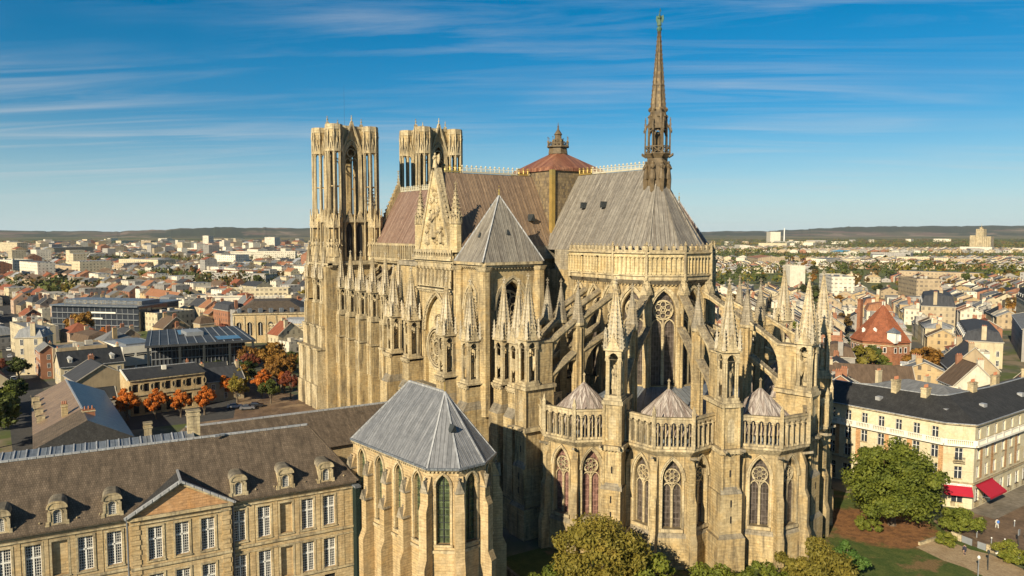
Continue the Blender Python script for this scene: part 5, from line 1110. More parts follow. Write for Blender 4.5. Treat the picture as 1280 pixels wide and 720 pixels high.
# ================================================================ BUILDINGS OF THE TOWN
WH = {'cream': (.52, .44, .29), 'white': (.63, .57, .45), 'ochre': (.44, .32, .17), 'stone': (.42, .34, .22), 'grey': (.31, .29, .26), 'brick': (.30, .14, .08), 'pink': (.44, .32, .23), 'tan': (.39, .30, .19)}
RH = {'slate': (.048, .05, .056), 'grey': (.15, .152, .155), 'red': (.22, .075, .04), 'orange': (.27, .125, .065), 'brown': (.11, .075, .05), 'black': (.026, .028, .031), 'pale': (.38, .34, .27), 'zinc': (.23, .235, .24)}
HW = win_mesh(1.05, 1.7, 2, 3, False); HW2 = win_mesh(1.1, 2.2, 2, 4, False); DWIN = win_mesh(.8, 1.2, 2, 2, False)
def look(px_x, px_y): return hypot(px_x-132, px_y+103)
def bld(name, cat, label, x, y, rz, w, d, h, roof='gable', rise=3.5, wall_='cream', rcol='slate', z=G, fl=3.0, wins=True, chim=2, winmesh=None, mat='house_wall', group=None, dorm=0, over=.35, roofmat=None, wmat=None, step=2.6):
    """a house: walls, roof with chimneys, windows on the sides that face the photographer; ridge along local x"""
    o = root(name, (x, y, z), label, cat, group, rz if rz else 1e-6); near = wins is True
    b = MB(wmat or ('render_' if False else 'plain_wall') if near else mat) if near else MB(mat)
    if wmat: b.m = wmat
    X, Y = w/2, d/2; b.prism([(-X, -Y), (X, -Y), (X, Y), (-X, Y)], 0, h, cap=(roof == 'flat'))
    r = MB(roofmat or 'house_roof'); e = over
    if roof == 'gable':
        k = rise/(Y); ez = h-e*k
        r.face([(-X-e, -Y-e, ez), (X+e, -Y-e, ez), (X+e, 0, h+rise), (-X-e, 0, h+rise)]); r.face([(X+e, Y+e, ez), (-X-e, Y+e, ez), (-X-e, 0, h+rise), (X+e, 0, h+rise)])
        for s in (-X, X): b.face([(s, -Y, h), (s, Y, h), (s, 0, h+rise-.05)])
        for s in (-X-e, X+e): r.beam((s, -Y-e, ez), (s, 0, h+rise), .15, .25, 'concrete'); r.beam((s, Y+e, ez), (s, 0, h+rise), .15, .25, 'concrete')
        r.beam((-X-e, 0, h+rise), (X+e, 0, h+rise), .25, .2)
        r.beam((-X-e, -Y-e, ez), (X+e, -Y-e, ez), .2, .2, 'zinc')
    elif roof == 'hip':
        q = min(Y, X*.95); P = [(-X-e, -Y-e), (X+e, -Y-e), (X+e, Y+e), (-X-e, Y+e)]; A, B = (-X+q, 0, h+rise), (X-q, 0, h+rise); F = [(*p, h-.1) for p in P]
        r.face([F[0], F[1], B, A]); r.face([F[2], F[3], A, B]); r.face([F[1], F[2], B]); r.face([F[3], F[0], A]); r.prism(P, h-.3, h-.1, m='concrete', cap=False)
    elif roof == 'mansard':
        q = 1.3; P = [(-X-.1, -Y-.1), (X+.1, -Y-.1), (X+.1, Y+.1), (-X-.1, Y+.1)]; Q = [(-X+q, -Y+q), (X-q, -Y+q), (X-q, Y-q), (-X+q, Y-q)]
        r.prism(P, h, h+rise, Q, cap=False); r.face([(*Q[0], h+rise), (*Q[1], h+rise), (X-q-2, 0, h+rise+1.2), (-X+q+2, 0, h+rise+1.2)]); r.face([(*Q[2], h+rise), (*Q[3], h+rise), (-X+q+2, 0, h+rise+1.2), (X-q-2, 0, h+rise+1.2)])
        r.face([(*Q[1], h+rise), (*Q[2], h+rise), (X-q-2, 0, h+rise+1.2)]); r.face([(*Q[3], h+rise), (*Q[0], h+rise), (-X+q+2, 0, h+rise+1.2)]); r.prism([(-X-.3, -Y-.3), (X+.3, -Y-.3), (X+.3, Y+.3), (-X-.3, Y+.3)], h-.25, h+.03, m='concrete')
    elif roof == 'flat':
        r.prism([(-X+.3, -Y+.3), (X-.3, -Y+.3), (X-.3, Y-.3), (-X+.3, Y-.3)], h+.02, h+.12)
        for p in ((-X, X, -Y, -Y+.3), (-X, X, Y-.3, Y), (-X, -X+.3, -Y+.3, Y-.3), (X-.3, X, -Y+.3, Y-.3)): b.box(*p, h+.001, h+.7)
        rnd = random.Random(int(x*3+y)); 
        for i in range(rnd.randint(1, 3)): cx, cy = rnd.uniform(-X*.6, X*.6), rnd.uniform(-Y*.5, Y*.5); r.box(cx-1.2, cx+1.2, cy-.9, cy+.9, h+.1, h+1.6, 'concrete')
    part('wall', b, o, color=WH.get(wall_, wall_)); ro = part('roof', r, o, color=RH.get(rcol, rcol))
    rnd = random.Random(int(x*13+y*7))
    for i in range(chim):
        c = MB('chimney_wall'); cx = (-X+.5 if i == 0 else X-.5) if i < 2 else rnd.uniform(-X*.5, X*.5); cy = rnd.uniform(-.6, .6)*Y*.6; top = h+rise+(1.0 if roof != 'mansard' else 2.0)
        if roof == 'flat': top = h+1.8
        c.box(cx-.4, cx+.4, cy-.8, cy+.8, h-.2, top); c.box(cx-.48, cx+.48, cy-.88, cy+.88, top, top+.15)
        for k in (-.5, 0, .5): c.cone(cx, cy+k, top+.15, top+.65, .14, .11, 6, 0, 'clay_pot')
        part('chimney', c, ro, color=WH['brick'] if rnd.random() < .35 else WH.get(wall_, wall_))
    cam_l = Vector((132-x, -103-y, 0)); cam_l.rotate(Matrix.Rotation(-rz, 3, 'Z'))
    if near:
        wm = winmesh or HW
        for a, L2, D2 in ((-pi/2, w, Y), (pi/2, w, Y), (0, d, X), (pi, d, X)):
            if cam_l.x*cos(a)+cam_l.y*sin(a) < 12: continue
            f = Fr((D2*cos(a), D2*sin(a)), a); n = int((L2-1.2)/step)
            for j in range(int(h/fl)):
                for i in range(n):
                    c = -L2/2+(i+.5)*L2/n; q = bpy.data.objects.new('window', wm[0]); COL.objects.link(q); q.parent = o; q.location = f(c, .02, j*fl+.85); q.rotation_euler = (0, 0, a)
                    g = bpy.data.objects.new('pane', wm[1]); COL.objects.link(g); g.parent = q
    if dorm:
        for sgn, a in ((-1, -pi/2), (1, pi/2)):
            if cam_l.y*sgn < 10: continue
            for i in range(dorm):
                cx = -X+(i+.5)*w/dorm; dd = Y-(.35 if roof == 'mansard' else 1.3); zz = h+.45 if roof == 'mansard' else h+.6
                f = Fr((0, sgn*dd), a); c = MB('white_paint'); xx = cx if sgn < 0 else -cx
                fbox(c, f, xx-.65, xx+.65, -1.8, .1, zz, zz+1.7, 'white_wall'); c.face([f(xx-.85, .25, zz+1.7), f(xx+.85, .25, zz+1.7), f(xx, .25, zz+2.35)]); c.face([f(xx-.85, .25, zz+1.7), f(xx, .25, zz+2.35), f(xx, -2.2, zz+2.35), f(xx-.85, -2.2, zz+1.7)], 'zinc'); c.face([f(xx+.85, .25, zz+1.7), f(xx, .25, zz+2.35), f(xx, -2.2, zz+2.35), f(xx+.85, -2.2, zz+1.7)], 'zinc')
                dq = part('dormer', c, ro); q = bpy.data.objects.new('window', DWIN[0]); COL.objects.link(q); q.parent = o; q.location = f(xx, .12, zz+.25); q.rotation_euler = (0, 0, a)
                g = bpy.data.objects.new('pane', DWIN[1]); COL.objects.link(g); g.parent = q
    return o
def objcol(name, var=.2):
    t = NT(name, .85, .2); c = t.mix(1, t.n('ObjectInfo').outputs['Color'], t.rng(t.noise(t.pos(), .35, 6, .7), .3, .7, 1-var, 1+var*.6), 'MULTIPLY')
    st = t.noise(t.mapd(t.pos(), (1.5, 1.5, .2)), 1, 5); c = t.mix(t.rng(st, .5, .75, 0, .3), c, (.1, .08, .06)); M[name] = t.col(c)
objcol('plain_wall'); objcol('chimney_wall', .3)

# ---- the cream corner building with red awnings on the right
cb_ = root('corner_building', (55, 45, G), 'cream four-storey corner building with orange panels, roof balustrade and two red awnings', 'building')
NP = [(24, 38.6), (41.3, 40.0), (64.6, 41.9), (68.7, 44.7), (68.3, 66.2), (67.6, 108)]
b = MB('render_cream'); wn_ = []; CW = win_mesh(1.3, 2.3, 2, 4, False)
for i, (p, q) in enumerate(zip(NP, NP[1:])):
    f, l = fr2(p, q); n = max(1, round(l/3.35)); st = l/n; xs = [(j+.5)*st for j in range(n)]
    for z0, z1, sl, hh, ww in ((G, .9, -2.9, 2.6, .95), (.9, 4.5, 1.6, 2.3, .65), (4.5, 8.2, 5.1, 2.3, .65), (8.2, 12.0, 8.95, 2.0, .6)):
        sel = [x for j, x in enumerate(xs) if not (i == 2 and z0 > 8)]
        wall(b, f, 0, l, z0, z1, [(x, ww, sl, sl+hh, 0) for x in sel], .3, 'render_cream', 'pane')
        for x in sel:
            for e in (-1, 0, 1): fbox(b, f, x+e*ww-.05, x+e*ww+.05, -.28, -.2, sl, sl+hh, 'white_paint')
            fbox(b, f, x-ww, x+ww, -.28, -.2, sl+hh*.62, sl+hh*.62+.07, 'white_paint'); fbox(b, f, x-ww-.1, x+ww+.1, 0, .12, sl-.14, sl-.02, 'stone_pale')
            if z0 < 0: fbox(b, f, x-ww-.15, x+ww+.15, -.28, .03, sl-.9, sl, 'stone_pale')
    if i != 2:
        for j in range(n):
            if j % 3 == 2 or i == 4: fbox(b, f, j*st+.02 if i != 4 else xs[j]+.72, (xs[j]-.72) if i != 4 else (j+1)*st-.05, 0, .02, 1.4, 7.6, 'stone_orange')
            if j % 3 == 0: fbox(b, f, xs[j]+.75, (j+1)*st-.1, 0, .02, 1.4, 7.6, 'stone_orange')
    fbox(b, f, -.1, l+.1, 0, .3, .75, 1.0, 'stone_pale'); fbox(b, f, -.1, l+.1, 0, .75, 7.85, 8.2, 'white_wall'); fbox(b, f, -.1, l+.1, 0, .5, 11.8, 12.1, 'stone_pale')
    for j in range(int(l/.32)): fbox(b, f, j*.32+.08, j*.32+.22, .5, .62, 8.2, 8.95, 'white_wall')
    fbox(b, f, 0, l, .46, .66, 8.95, 9.1, 'white_wall')
    for j in range(n+1): fbox(b, f, j*st-.35, j*st+.35, .42, .7, 8.2, 9.15, 'white_wall')
    if i in (2, 4):
        x = xs[0] if i == 2 else xs[1]
        fbox(b, f, x-.95, x+.95, 0, .8, 4.75, 4.9, 'stone_pale')
        for j in range(14): fbox(b, f, x-.93+j*.14, x-.9+j*.14, .74, .78, 4.9, 5.75, 'metal_dark')
        fbox(b, f, x-.95, x+.95, .72, .8, 5.75, 5.82, 'metal_dark')
part('wall', b, cb_)
inn_ = [(22, 46.0), (40.6, 47.3), (59.5, 49.8), (60.5, 51.5), (61.5, 66.5), (60.8, 108)]
b = MB('slate'); eo = [(24, 38.1), (41.3, 39.5), (64.8, 41.4), (69.2, 44.5), (68.8, 66.2), (68.1, 108)]
for k in range(5): b.face([(*eo[k], 12.1), (*eo[k+1], 12.1), (*inn_[k+1], 15.2), (*inn_[k], 15.2)])
bk_ = [(22, 54), (40, 55), (50, 57), (52.5, 60), (53, 67), (53, 108)]
for k in range(5): b.face([(*inn_[k], 15.2), (*inn_[k+1], 15.2), (*bk_[k+1], 11.9), (*bk_[k], 11.9)], 'slate_brown')
for k in range(5): b.beam((*eo[k], 12.08), (*eo[k+1], 12.08), .2, .15, 'zinc'); b.beam((*inn_[k], 15.2), (*inn_[k+1], 15.2), .25, .2, 'zinc')
for x, y, z in ((50.5, 44.4, 13.6), (62.5, 46.5, 13.2), (65.5, 55, 13.6), (30, 42.5, 13.8), (65.4, 72, 13.6)): b.prism([(x-.5, y-.7), (x+.5, y-.7), (x+.5, y+.5), (x-.5, y+.5)], z-.5, z+.45, m='zinc')
rf_ = part('roof', b, cb_)
for x, y, h in ((31.5, 45.5, 16.9), (51.8, 48.2, 17.4), (57.5, 48.8, 16.6), (61.2, 60, 17.0), (60.8, 71, 17.2), (60.8, 86, 17)):
    c = MB('stone_pale'); c.box(x-.55, x+.55, y-.9, y+.9, 13.5, h); c.box(x-.65, x+.65, y-1, y+1, h-.3, h-.1)
    for k in (-.6, -.2, .2, .6): c.cone(x, y+k, h, h+.6, .14, .11, 6, 0, 'clay_pot')
    part('chimney', c, rf_)
def awning(f, x0, x1, z, out, drop, label):
    b = MB('awning_red'); P = [f(x0, .05, z), f(x1, .05, z), f(x1, out, z-drop), f(x0, out, z-drop)]; b.face(P); b.face([(x, y, z_-.05) for x, y, z_ in P[::-1]], 'awning_side')
    q = [f(x0, out, z-drop), f(x1, out, z-drop), f(x1, out, z-drop-.35), f(x0, out, z-drop-.35)]; b.face(q, 'awning_side')
    for x in (x0+.1, x1-.1): b.beam(f(x, .05, z-drop-.3), f(x, out-.05, z-drop-.05), .06, m='metal_grey')
    b.beam(f(x0, .08, z+.05), f(x1, .08, z+.05), .2, m='awning_side'); return part('awning', b, cb_, label=label)
f, l = fr2(NP[2], NP[3]); awning(f, .1, l-.1, .1, 1.5, 1.0, 'narrower red awning on the cut corner')
b = MB('white_paint'); fbox(b, f, .2, l-.2, 0, .1, .2, .65)
random.seed(2); x = .45
while x < l-.5:
    ww = random.uniform(.10, .2); x2 = x+ww
    if not 2.45 < x < 2.9: fbox(b, f, x, x2, .1, .11, .33, .5, 'metal_grey')
    x = x2+.07
part('sign', b, cb_)
f, l = fr2(NP[3], NP[4]); awning(f, 1.2, 8.2, .3, 2.6, 1.6, 'wide red awning of the terrace on the street side')

# ---- custom buildings on the left
def bl(*a, **k): return bld(*a, **k)
o = root('library', (-160, -42, G), 'large dark glass library under a wide flat black roof on slender columns', 'library')
b = MB('black_roof'); RP = [(-151, -61), (-145, -25), (-190, -20), (-195, -53)]; b.prism(RP, 7.3, 8.1, bot=True)
for i in range(12): t_ = (i+.5)/12; b.beam((-151+6*t_, -61+36*t_, 8.2), (-195+5*t_, -53+33*t_, 8.2), .25, .18, 'metal_grey')
b.box(-178, -168, -44, -38, 8.1, 9.6, 'metal_grey'); b.prism([(-186, -44), (-172, -46), (-171, -40), (-185, -38)], 8.12, 8.5, m='pane'); b.prism([(-160, -36), (-150, -37), (-149, -29), (-158, -28)], 8.12, 8.5, m='pane'); part('roof', b, o)
b = MB('pane'); WPp = [(-157, -58), (-152, -27), (-187, -23), (-192, -51)]; b.prism(WPp, G, 7.3)
for i in range(24): t_ = i/24; x, y = -156.8+5*t_, -58+31*t_; b.box(x-.05, x+.15, y-.08, y+.08, G, 7.3, 'metal_grey')
for z in (-1, 2.2, 5): b.beam((-156.8, -58, z), (-151.8, -27, z), .3, .3, 'metal_grey')
part('wall', b, o)
for t_ in (.02, .3, .52, .76, .98): b = MB('metal_dark'); x, y = -151.6+6*t_, -60.6+35.4*t_; b.box(x-.35, x+.35, y-.35, y+.35, G, 7.3); part('column', b, o)
o = root('office_block', (-300, -52, G), 'wide dark glass office block with white balconies under a pale flat roof', 'office')
b = MB('pane'); C0, C1 = (-292, -42), (-330, -78); f, l = fr2(C1, C0); f2, l2 = f, l
b.prism([C1, C0, (-318, -18), (-352, -52)], G, 8.6)
for j in range(4):
    z = G+3.1*j+2.7; fbox(b, f, 0, l, 0, .9, z, z+.25, 'metal_grey'); 
    if j: fbox(b, f, l*(.2+.12*j), l*(.45+.15*j), .8, .9, z+.25, z+.95, 'white_wall')
    for i in range(16): fbox(b, f, i*l/16, i*l/16+.2, 0, .15, z-2.7, z, 'metal_grey')
part('wall', b, o); b = MB('zinc_dark'); b.prism([(C1[0]+2, C1[1]-1), (C0[0]+2, C0[1]-1), (-319, -16), (-354, -50)], 8.6, 9.2, bot=True); 
fr_ = Fr(f(0, -5, 0)[:2], f.a); wall(b, fr_, 3, l-2, 9.2, 11.2, [(5+i*2.2, .8, 9.7, 10.8, 0) for i in range(int((l-8)/2.2))], .3, 'concrete', 'dark'); b.prism([fr_(3, 0, 0)[:2], fr_(l-2, 0, 0)[:2], fr_(l-2, -14, 0)[:2], fr_(3, -14, 0)[:2]], 9.2, 11.3); part('roof', b, o)
bl('office', 'office', 'pale grey windowless-looking block just right of the dark glass office block', -298, -29, rad(-65), 22, 20, 9.0, 'flat', 0, 'cream', 'grey', wins=False, chim=0, mat='house_wall')
o = root('theatre', (-212, 2, G), 'stone theatre with tall arched windows under a dark hipped roof, left of the cathedral towers', 'theatre')
b = MB('stone_palace'); T0, T1 = (-222, -13), (-209, 17); f, l = fr2(T0, T1); Pb = [T0, T1, (-245, 32), (-258, 2)]
n = 7; wall(b, f, 0, l, G, 9.5, [((i+.5)*l/n, 1.05, -.5, 4.6, 1.05) for i in range(n)], .5, None, 'dark')
for i in range(n):
    strip(b, f, [((i+.5)*l/n+x, 4.6+z) for x, z in arch(1.35, 1.35, 5)], .35, 0, .2, 'stone_pale'); fbox(b, f, (i+.5)*l/n-.08, (i+.5)*l/n+.08, -.45, -.35, -.5, 5.5, 'white_paint'); fbox(b, f, i*l/n-.3, i*l/n+.3, 0, .3, G, 8.6, 'stone_pale')
fs_, ls_ = fr2((-258, 2), T0); wall(b, fs_, 0, ls_, G, 9.5, [((i+.5)*ls_/8, 1.0, -.5, 4.6, 1.0) for i in range(8)], .5, None, 'dark')
b.face([(*T1, G), (-245, 32, G), (-245, 32, 9.5), (*T1, 9.5)]); b.face([(-245, 32, G), (-258, 2, G), (-258, 2, 9.5), (-245, 32, 9.5)]); fbox(b, f, -.3, l+.3, -.2, .6, 9.2, 9.8, 'stone_pale'); fbox(b, fs_, -.3, ls_+.3, -.2, .6, 9.2, 9.8, 'stone_pale')
part('wall', b, o); b = MB('slate_brown'); A, B = (-232, -1, 14.2), (-225, 14, 14.2); A2, B2 = (-246, 3, 14.2), (-238, 20, 14.2)
E4 = [(*T0, 9.8), (*T1, 9.8), (-245, 32, 9.8), (-258, 2, 9.8)]; T4 = [A, B, B2, A2]
for i in range(4): b.face([E4[i], E4[(i+1) % 4], T4[(i+1) % 4], T4[i]])
b.face(T4)
for i in range(7): c = f((i+.5)*l/7, -1.2, 10.2); b.box(c[0]-.8, c[0]+.8, c[1]-.8, c[1]+.8, 9.8, 11.9, 'zinc_dark')
part('roof', b, o)
o = root('balustraded_building', (-190, 18, G), 'white balustraded building with rows of tall windows between the theatre and the cathedral towers', 'building')
b = MB('stone_pale'); f, l = fr2((-198, -4), (-186, 14)); 
for z0, z1, sl in ((G, .8, -3), (.8, 5.5, 1.6)): wall(b, f, 0, l, z0, z1, [((i+.5)*l/9, .6, sl, sl+2.8, 0) for i in range(9)], .3, None, 'dark')
fs_, ls_ = fr2((-186, 14), (-205, 26)); wall(b, fs_, 0, ls_, G, 5.5, [], 0); b.prism([(-198, -4), (-186, 14), (-205, 26), (-217, 8)], 5.45, 5.6); fbox(b, f, -.2, l+.2, 0, .5, 5.0, 5.5)
arcade(b, f, 0, l, 5.5, 7.0, 1.2, .3, col=False); part('wall', b, o); b = MB('zinc'); b.prism([(-200, -1), (-189, 14), (-205, 24), (-215, 8)], 5.6, 8.0, [(-202, 4), (-195, 13), (-204, 19), (-210, 9)]); part('roof', b, o)
o = root('white_block', (-175, -60, G), 'plain white modern block with thin ribbon windows in two rows beside the glass library', 'building')
b = MB('white_wall'); f, l = fr2((-165.5, -66), (-167.5, -53.4)); 
for z0, z1, sl in ((G, 1, -1.9), (1, 6.3, 2.6)): wall(b, f, 0, l, z0, z1, [((i+.5)*l/3, 1.75, sl, sl+.5, 0) for i in range(3)]+[], .25, None, 'dark'); 
for sl in (-1.2, 3.3):
    for i in range(3): fbox(b, f, (i+.5)*l/3-1.75, (i+.5)*l/3+1.75, .01, .03, sl, sl+.5, 'pane')
f3, l3 = fr2((-186, -70), (-165.5, -66)); wall(b, f3, 0, l3, G, 6.3, [], 0); f4, l4 = fr2((-167.5, -53.4), (-188, -57)); wall(b, f4, 0, l4, G, 6.3, [], 0); b.prism([(-165.5, -66), (-167.5, -53.4), (-188, -57), (-186, -70)], 6.25, 6.3, m='zinc'); part('wall', b, o)
b = MB('zinc_dark'); b.prism([(-168, -64.5), (-169.5, -56), (-185, -58.5), (-184, -67)], 6.3, 6.9); part('roof', b, o)
# building with oval windows behind the orange trees
o = root('oval_windowed_building', (-104, -63, G), 'two-storey stone building with oval attic windows and dark roof behind the orange trees', 'building')
b = MB('stone_palace'); f, l = fr2((-97.8, -73), (-99.6, -53)); wall(b, f, 0, l, G, 1.8, [((i+.5)*l/7, .75, -3.4, .6, 0) for i in range(7)], .4, None, 'dark'); wall(b, f, 0, l, 1.8, 6.2, [((i+.5)*l/7, .7, 2.6, 4.9, 0) for i in range(7)], .3, None, 'dark')
for i in range(8): c = [(i*l/7+.42*cos(q*pi/5), 3.9+.9*sin(q*pi/5)) for q in range(10)]; strip(b, f, c, .16, 0, .12, 'stone_pale', True); b.face([f(x, .03, z) for x, z in c], 'dark')
fbox(b, f, 0, l, 0, .3, 1.6, 1.9, 'stone_pale'); fbox(b, f, 0, l, 0, .45, 5.9, 6.3, 'stone_pale'); f3, l3 = fr2((-113, -73.6), (-97.8, -73)); wall(b, f3, 0, l3, G, 6.2, [], 0); b.face([f3(0, 0, 6.2), f3(l3, 0, 6.2), f3(l3*.3, 0, 7.5)]); wall(b, fr2((-99.6, -53), (-113, -54.5))[0], 0, 13.5, G, 6.2, [], 0); part('wall', b, o)
b = MB('slate'); b.face([(-97.2, -73.6, 6.3), (-99.1, -52.4, 6.3), (-109.4, -53.6, 7.7), (-108.4, -74, 7.7)]); b.face([(-109.4, -53.6, 7.7), (-108.4, -74, 7.7), (-114, -74, 6.4), (-114, -54, 6.4)]); b.beam((-108.4, -74, 7.75), (-109.4, -53.6, 7.75), .3, .25, 'zinc'); b.beam((-97.2, -73.6, 6.35), (-108.4, -74, 7.75), .35, .35, 'white_wall'); b.box(-106, -105, -63.5, -62.3, 7, 8.4, 'white_wall'); part('roof', b, o)
bl('house', 'house', 'low slate-roofed annex with gable end, right of the oval-windowed building', -108, -46.5, rad(95), 11, 9, 6.5, 'gable', 3.5, 'stone', 'slate', chim=2)
bl('house', 'house', 'dark-roofed wing with small hipped roof beside the glass library', -120, -48, rad(80), 12, 10, 6, 'gable', 3.5, 'tan', 'black', chim=1)
bl('house', 'house', 'low grey house with black roof left of the oval-windowed building', -112, -80, rad(92), 9, 8, 4.0, 'gable', 2.5, 'grey', 'black', chim=1)
bl('house', 'house', 'stone house with a broad bare gable and dark roof left of the orange trees', -140, -77, rad(8), 15, 15, 5.5, 'gable', 4.4, 'tan', 'slate', chim=1, wins=True)
bl('house', 'house', 'cream house with white dormers in a long black roof before the white modern block', -160, -77, rad(95), 19, 11, 7.0, 'gable', 4.2, 'cream', 'black', chim=3, dorm=3)
bl('house', 'house', 'tall bare stone-walled building left of the house with white dormers', -180, -79, rad(95), 17, 14, 10, 'flat', 0, 'tan', 'grey', wins=False, mat='plain_wall', chim=1)
bl('house', 'house', 'narrow red-brick house beside the round-cornered cream house', -181, -88.6, rad(4), 14, 5, 10, 'gable', 2, 'brick', 'grey', chim=1)
bl('round_cornered_house', 'house', 'tall cream corner house with an ochre front and pale zinc roof at the left street', -191, -91.5, rad(-22), 10, 9, 13.6, 'mansard', 2.8, 'cream', 'zinc', chim=2, dorm=2, winmesh=HW2, step=2.9, fl=3.3)
bl('house', 'house', 'white house with ochre-brick panels behind the round-zinc-roofed corner house', -243, -90, rad(10), 26, 11, 12, 'flat', 0, 'cream', 'grey', wins=False, chim=2)
bl('apartment_block', 'apartments', 'long white low building with a ribbon of small windows left of the theatre', *dirpt(272, 455), rad(62), 30, 15, 11, 'flat', 0, 'white', 'pale', wins=False, chim=0, mat='block_wall')
bl('apartment_block', 'apartments', 'long white building with a flat roof behind the theatre', *dirpt(345, 480), rad(62), 44, 14, 9, 'flat', 0, 'white', 'pale', wins=False, chim=0, mat='house_wall')
bl('apartment_block', 'apartments', 'second long white building farther behind the theatre', *dirpt(320, 540), rad(62), 46, 12, 10, 'flat', 0, 'cream', 'pale', wins=False, chim=0, mat='block_wall')
bl('terrace', 'houses', 'long terrace of orange-tiled roofs left of the long white buildings', *dirpt(205, 500), rad(10), 52, 9, 8, 'gable', 4, 'ochre', 'orange', wins=False, chim=2)
# slate wing at the far left behind the palace
o = root('slate_wing', (-80, -89, G), 'long house with mauve and blue-grey roof slopes and two tall chimneys, at left', 'house')
b = MB('stone'); b.prism([(-101, -95.5), (-46, -97), (-45.4, -80), (-100, -79.5)], G, 3.6); f, l = fr2((-101, -95.5), (-46, -97)); 
for i in range(14): fbox(b, f, 2+i*3.8, 3.2+i*3.8, 0, .03, 0, 2, 'dark')
part('wall', b, o); b = MB('lead_pale'); r0, r1 = (-98.5, -88.2, 8.2), (-58, -88, 8.2); b.face([(-102, -96, 3.6), (-58, -97.5, 3.6), r1, r0], 'lead_brown'); b.face([(-45, -98, 3.6), (-58, -97.5, 3.6), r1, (-46.5, -88, 8)], 'tile_palace')
b.face([(-101, -79, 3.6), r0, r1, (-44.5, -79.5, 3.6)], 'zinc_dark'); b.face([r1, (-46.5, -88, 8), (-44.5, -79.5, 3.6)], 'zinc_dark'); b.face([(-102, -96, 3.6), (-101, -79, 3.6), r0], 'zinc'); b.face([(-45, -98, 3.6), (-44.5, -79.5, 3.6), (-46.5, -88, 8)], 'slate')
b.beam(r0, r1, .35, .3, 'zinc'); rf_ = part('roof', b, o)
for x, y, h, m_ in ((-60.5, -91.2, 9.2, 'stone'), (-55.0, -87, 8.6, 'brick_red')):
    c = MB(m_); w_ = 1.2 if m_ == 'brick_red' else .6; c.box(x-.6, x+.6, y-w_, y+w_, 4, h); c.box(x-.7, x+.7, y-w_-.1, y+w_+.1, h-.5, h-.25, 'stone_pale')
    for k in range(3): c.cone(x, y-w_*.6+w_*.6*k, h, h+.7, .17, .13, 6, 0, 'clay_pot')
    part('chimney', c, rf_)
for i, x in enumerate((-92, -85, -76, -68)):
    c = MB('stone_pale'); g_ = Fr((x, -96.2), -pi/2); fbox(c, g_, -.7, .7, -1.6, .1, 3.6, 5.6); c.face([g_(-.9, .2, 5.6), g_(.9, .2, 5.6), g_(0, .2, 6.4)]); fbox(c, g_, -.4, .4, .1, .12, 4, 5.2, 'dark'); part('dormer', c, rf_)
bl('house', 'house', 'small stone gabled house at the far left edge beside the street', -124, -107, rad(12), 13, 10, 6, 'gable', 4, 'tan', 'brown', chim=1)
bl('house', 'house', 'low house with an orange-red roof at the left edge by the street', -162, -106, rad(5), 20, 9, 5, 'gable', 4, 'cream', 'red', chim=2)
bl('apartment_block', 'apartments', 'large cream slab of flats on the far left skyline', *dirpt(8, 1490), rad(20), 150, 18, 28, 'flat', 0, 'cream', 'grey', wins=False, chim=0, mat='block_wall')
bl('apartment_block', 'apartments', 'stepped white terraces of flats at the left edge', *dirpt(12, 820), rad(30), 46, 22, 20, 'flat', 0, 'white', 'grey', wins=False, chim=0, mat='block_wall')
bl('tower_block', 'tower', 'slim pale tower block alone on the left skyline', *dirpt(261, 2300), rad(30), 24, 20, 36, 'flat', 0, 'white', 'grey', wins=False, chim=0, mat='block_wall')
bl('tower_block', 'tower', 'broad pale tower block nearest the cathedral towers on the left skyline', *dirpt(341, 2000), rad(30), 34, 20, 34, 'flat', 0, 'white', 'grey', wins=False, chim=0, mat='block_wall')
bl('apartment_block', 'apartments', 'long white slab of flats in the middle distance left of the towers', *dirpt(330, 1250), rad(60), 105, 13, 17, 'flat', 0, 'white', 'grey', wins=False, chim=0, mat='block_wall')
bl('apartment_block', 'apartments', 'paired cream flats with dark gaps on the left skyline', *dirpt(186, 1900), rad(40), 30, 16, 26, 'flat', 0, 'tan', 'grey', wins=False, chim=0, mat='block_wall')
# ---- custom buildings on the right
o = root('red_tower_house', (-28, 186, G), 'brick house under a huge steep red tile roof with white dormers', 'house')
b = MB('brick_red'); Pr = [(-37.6, 181), (-30, 176.5), (-20, 180), (-17, 187), (-24, 196), (-36, 192)]; b.prism(Pr, G, 4.6)
for i in range(5):
    f, l = fr2(Pr[i], Pr[i+1]); fbox(b, f, 0, l, 0, .15, 3.2, 3.6, 'stone_pale')
    for j in range(int(l/2.2)): fbox(b, f, .7+j*2.2, 1.9+j*2.2, 0, .05, .6, 2.8, 'white_paint'); fbox(b, f, .85+j*2.2, 1.75+j*2.2, .05, .07, .75, 2.6, 'dark')
part('wall', b, o); b = MB('tile_red'); cx, cy = -27.5, 186
E6 = [(cx+(x-cx)*1.06, cy+(y-cy)*1.06) for x, y in Pr]; b.prism(E6, 4.6, 18.8, [(cx, cy)]*6, cap=False); b.cone(cx, cy, 18.5, 20.3, .25, .05, 6, 0, 'zinc_dark'); rf_ = part('roof', b, o)
for (x, y, z) in ((-31.5, 180.2, 8.2), (-27, 180.5, 8.6)): c = MB('white_paint'); c.box(x-.6, x+.6, y-.9, y+1.5, z-.5, z+.8); c.face([(x-.8, y-1, z+.8), (x+.8, y-1, z+.8), (x, y-1, z+1.5)]); part('dormer', c, rf_)
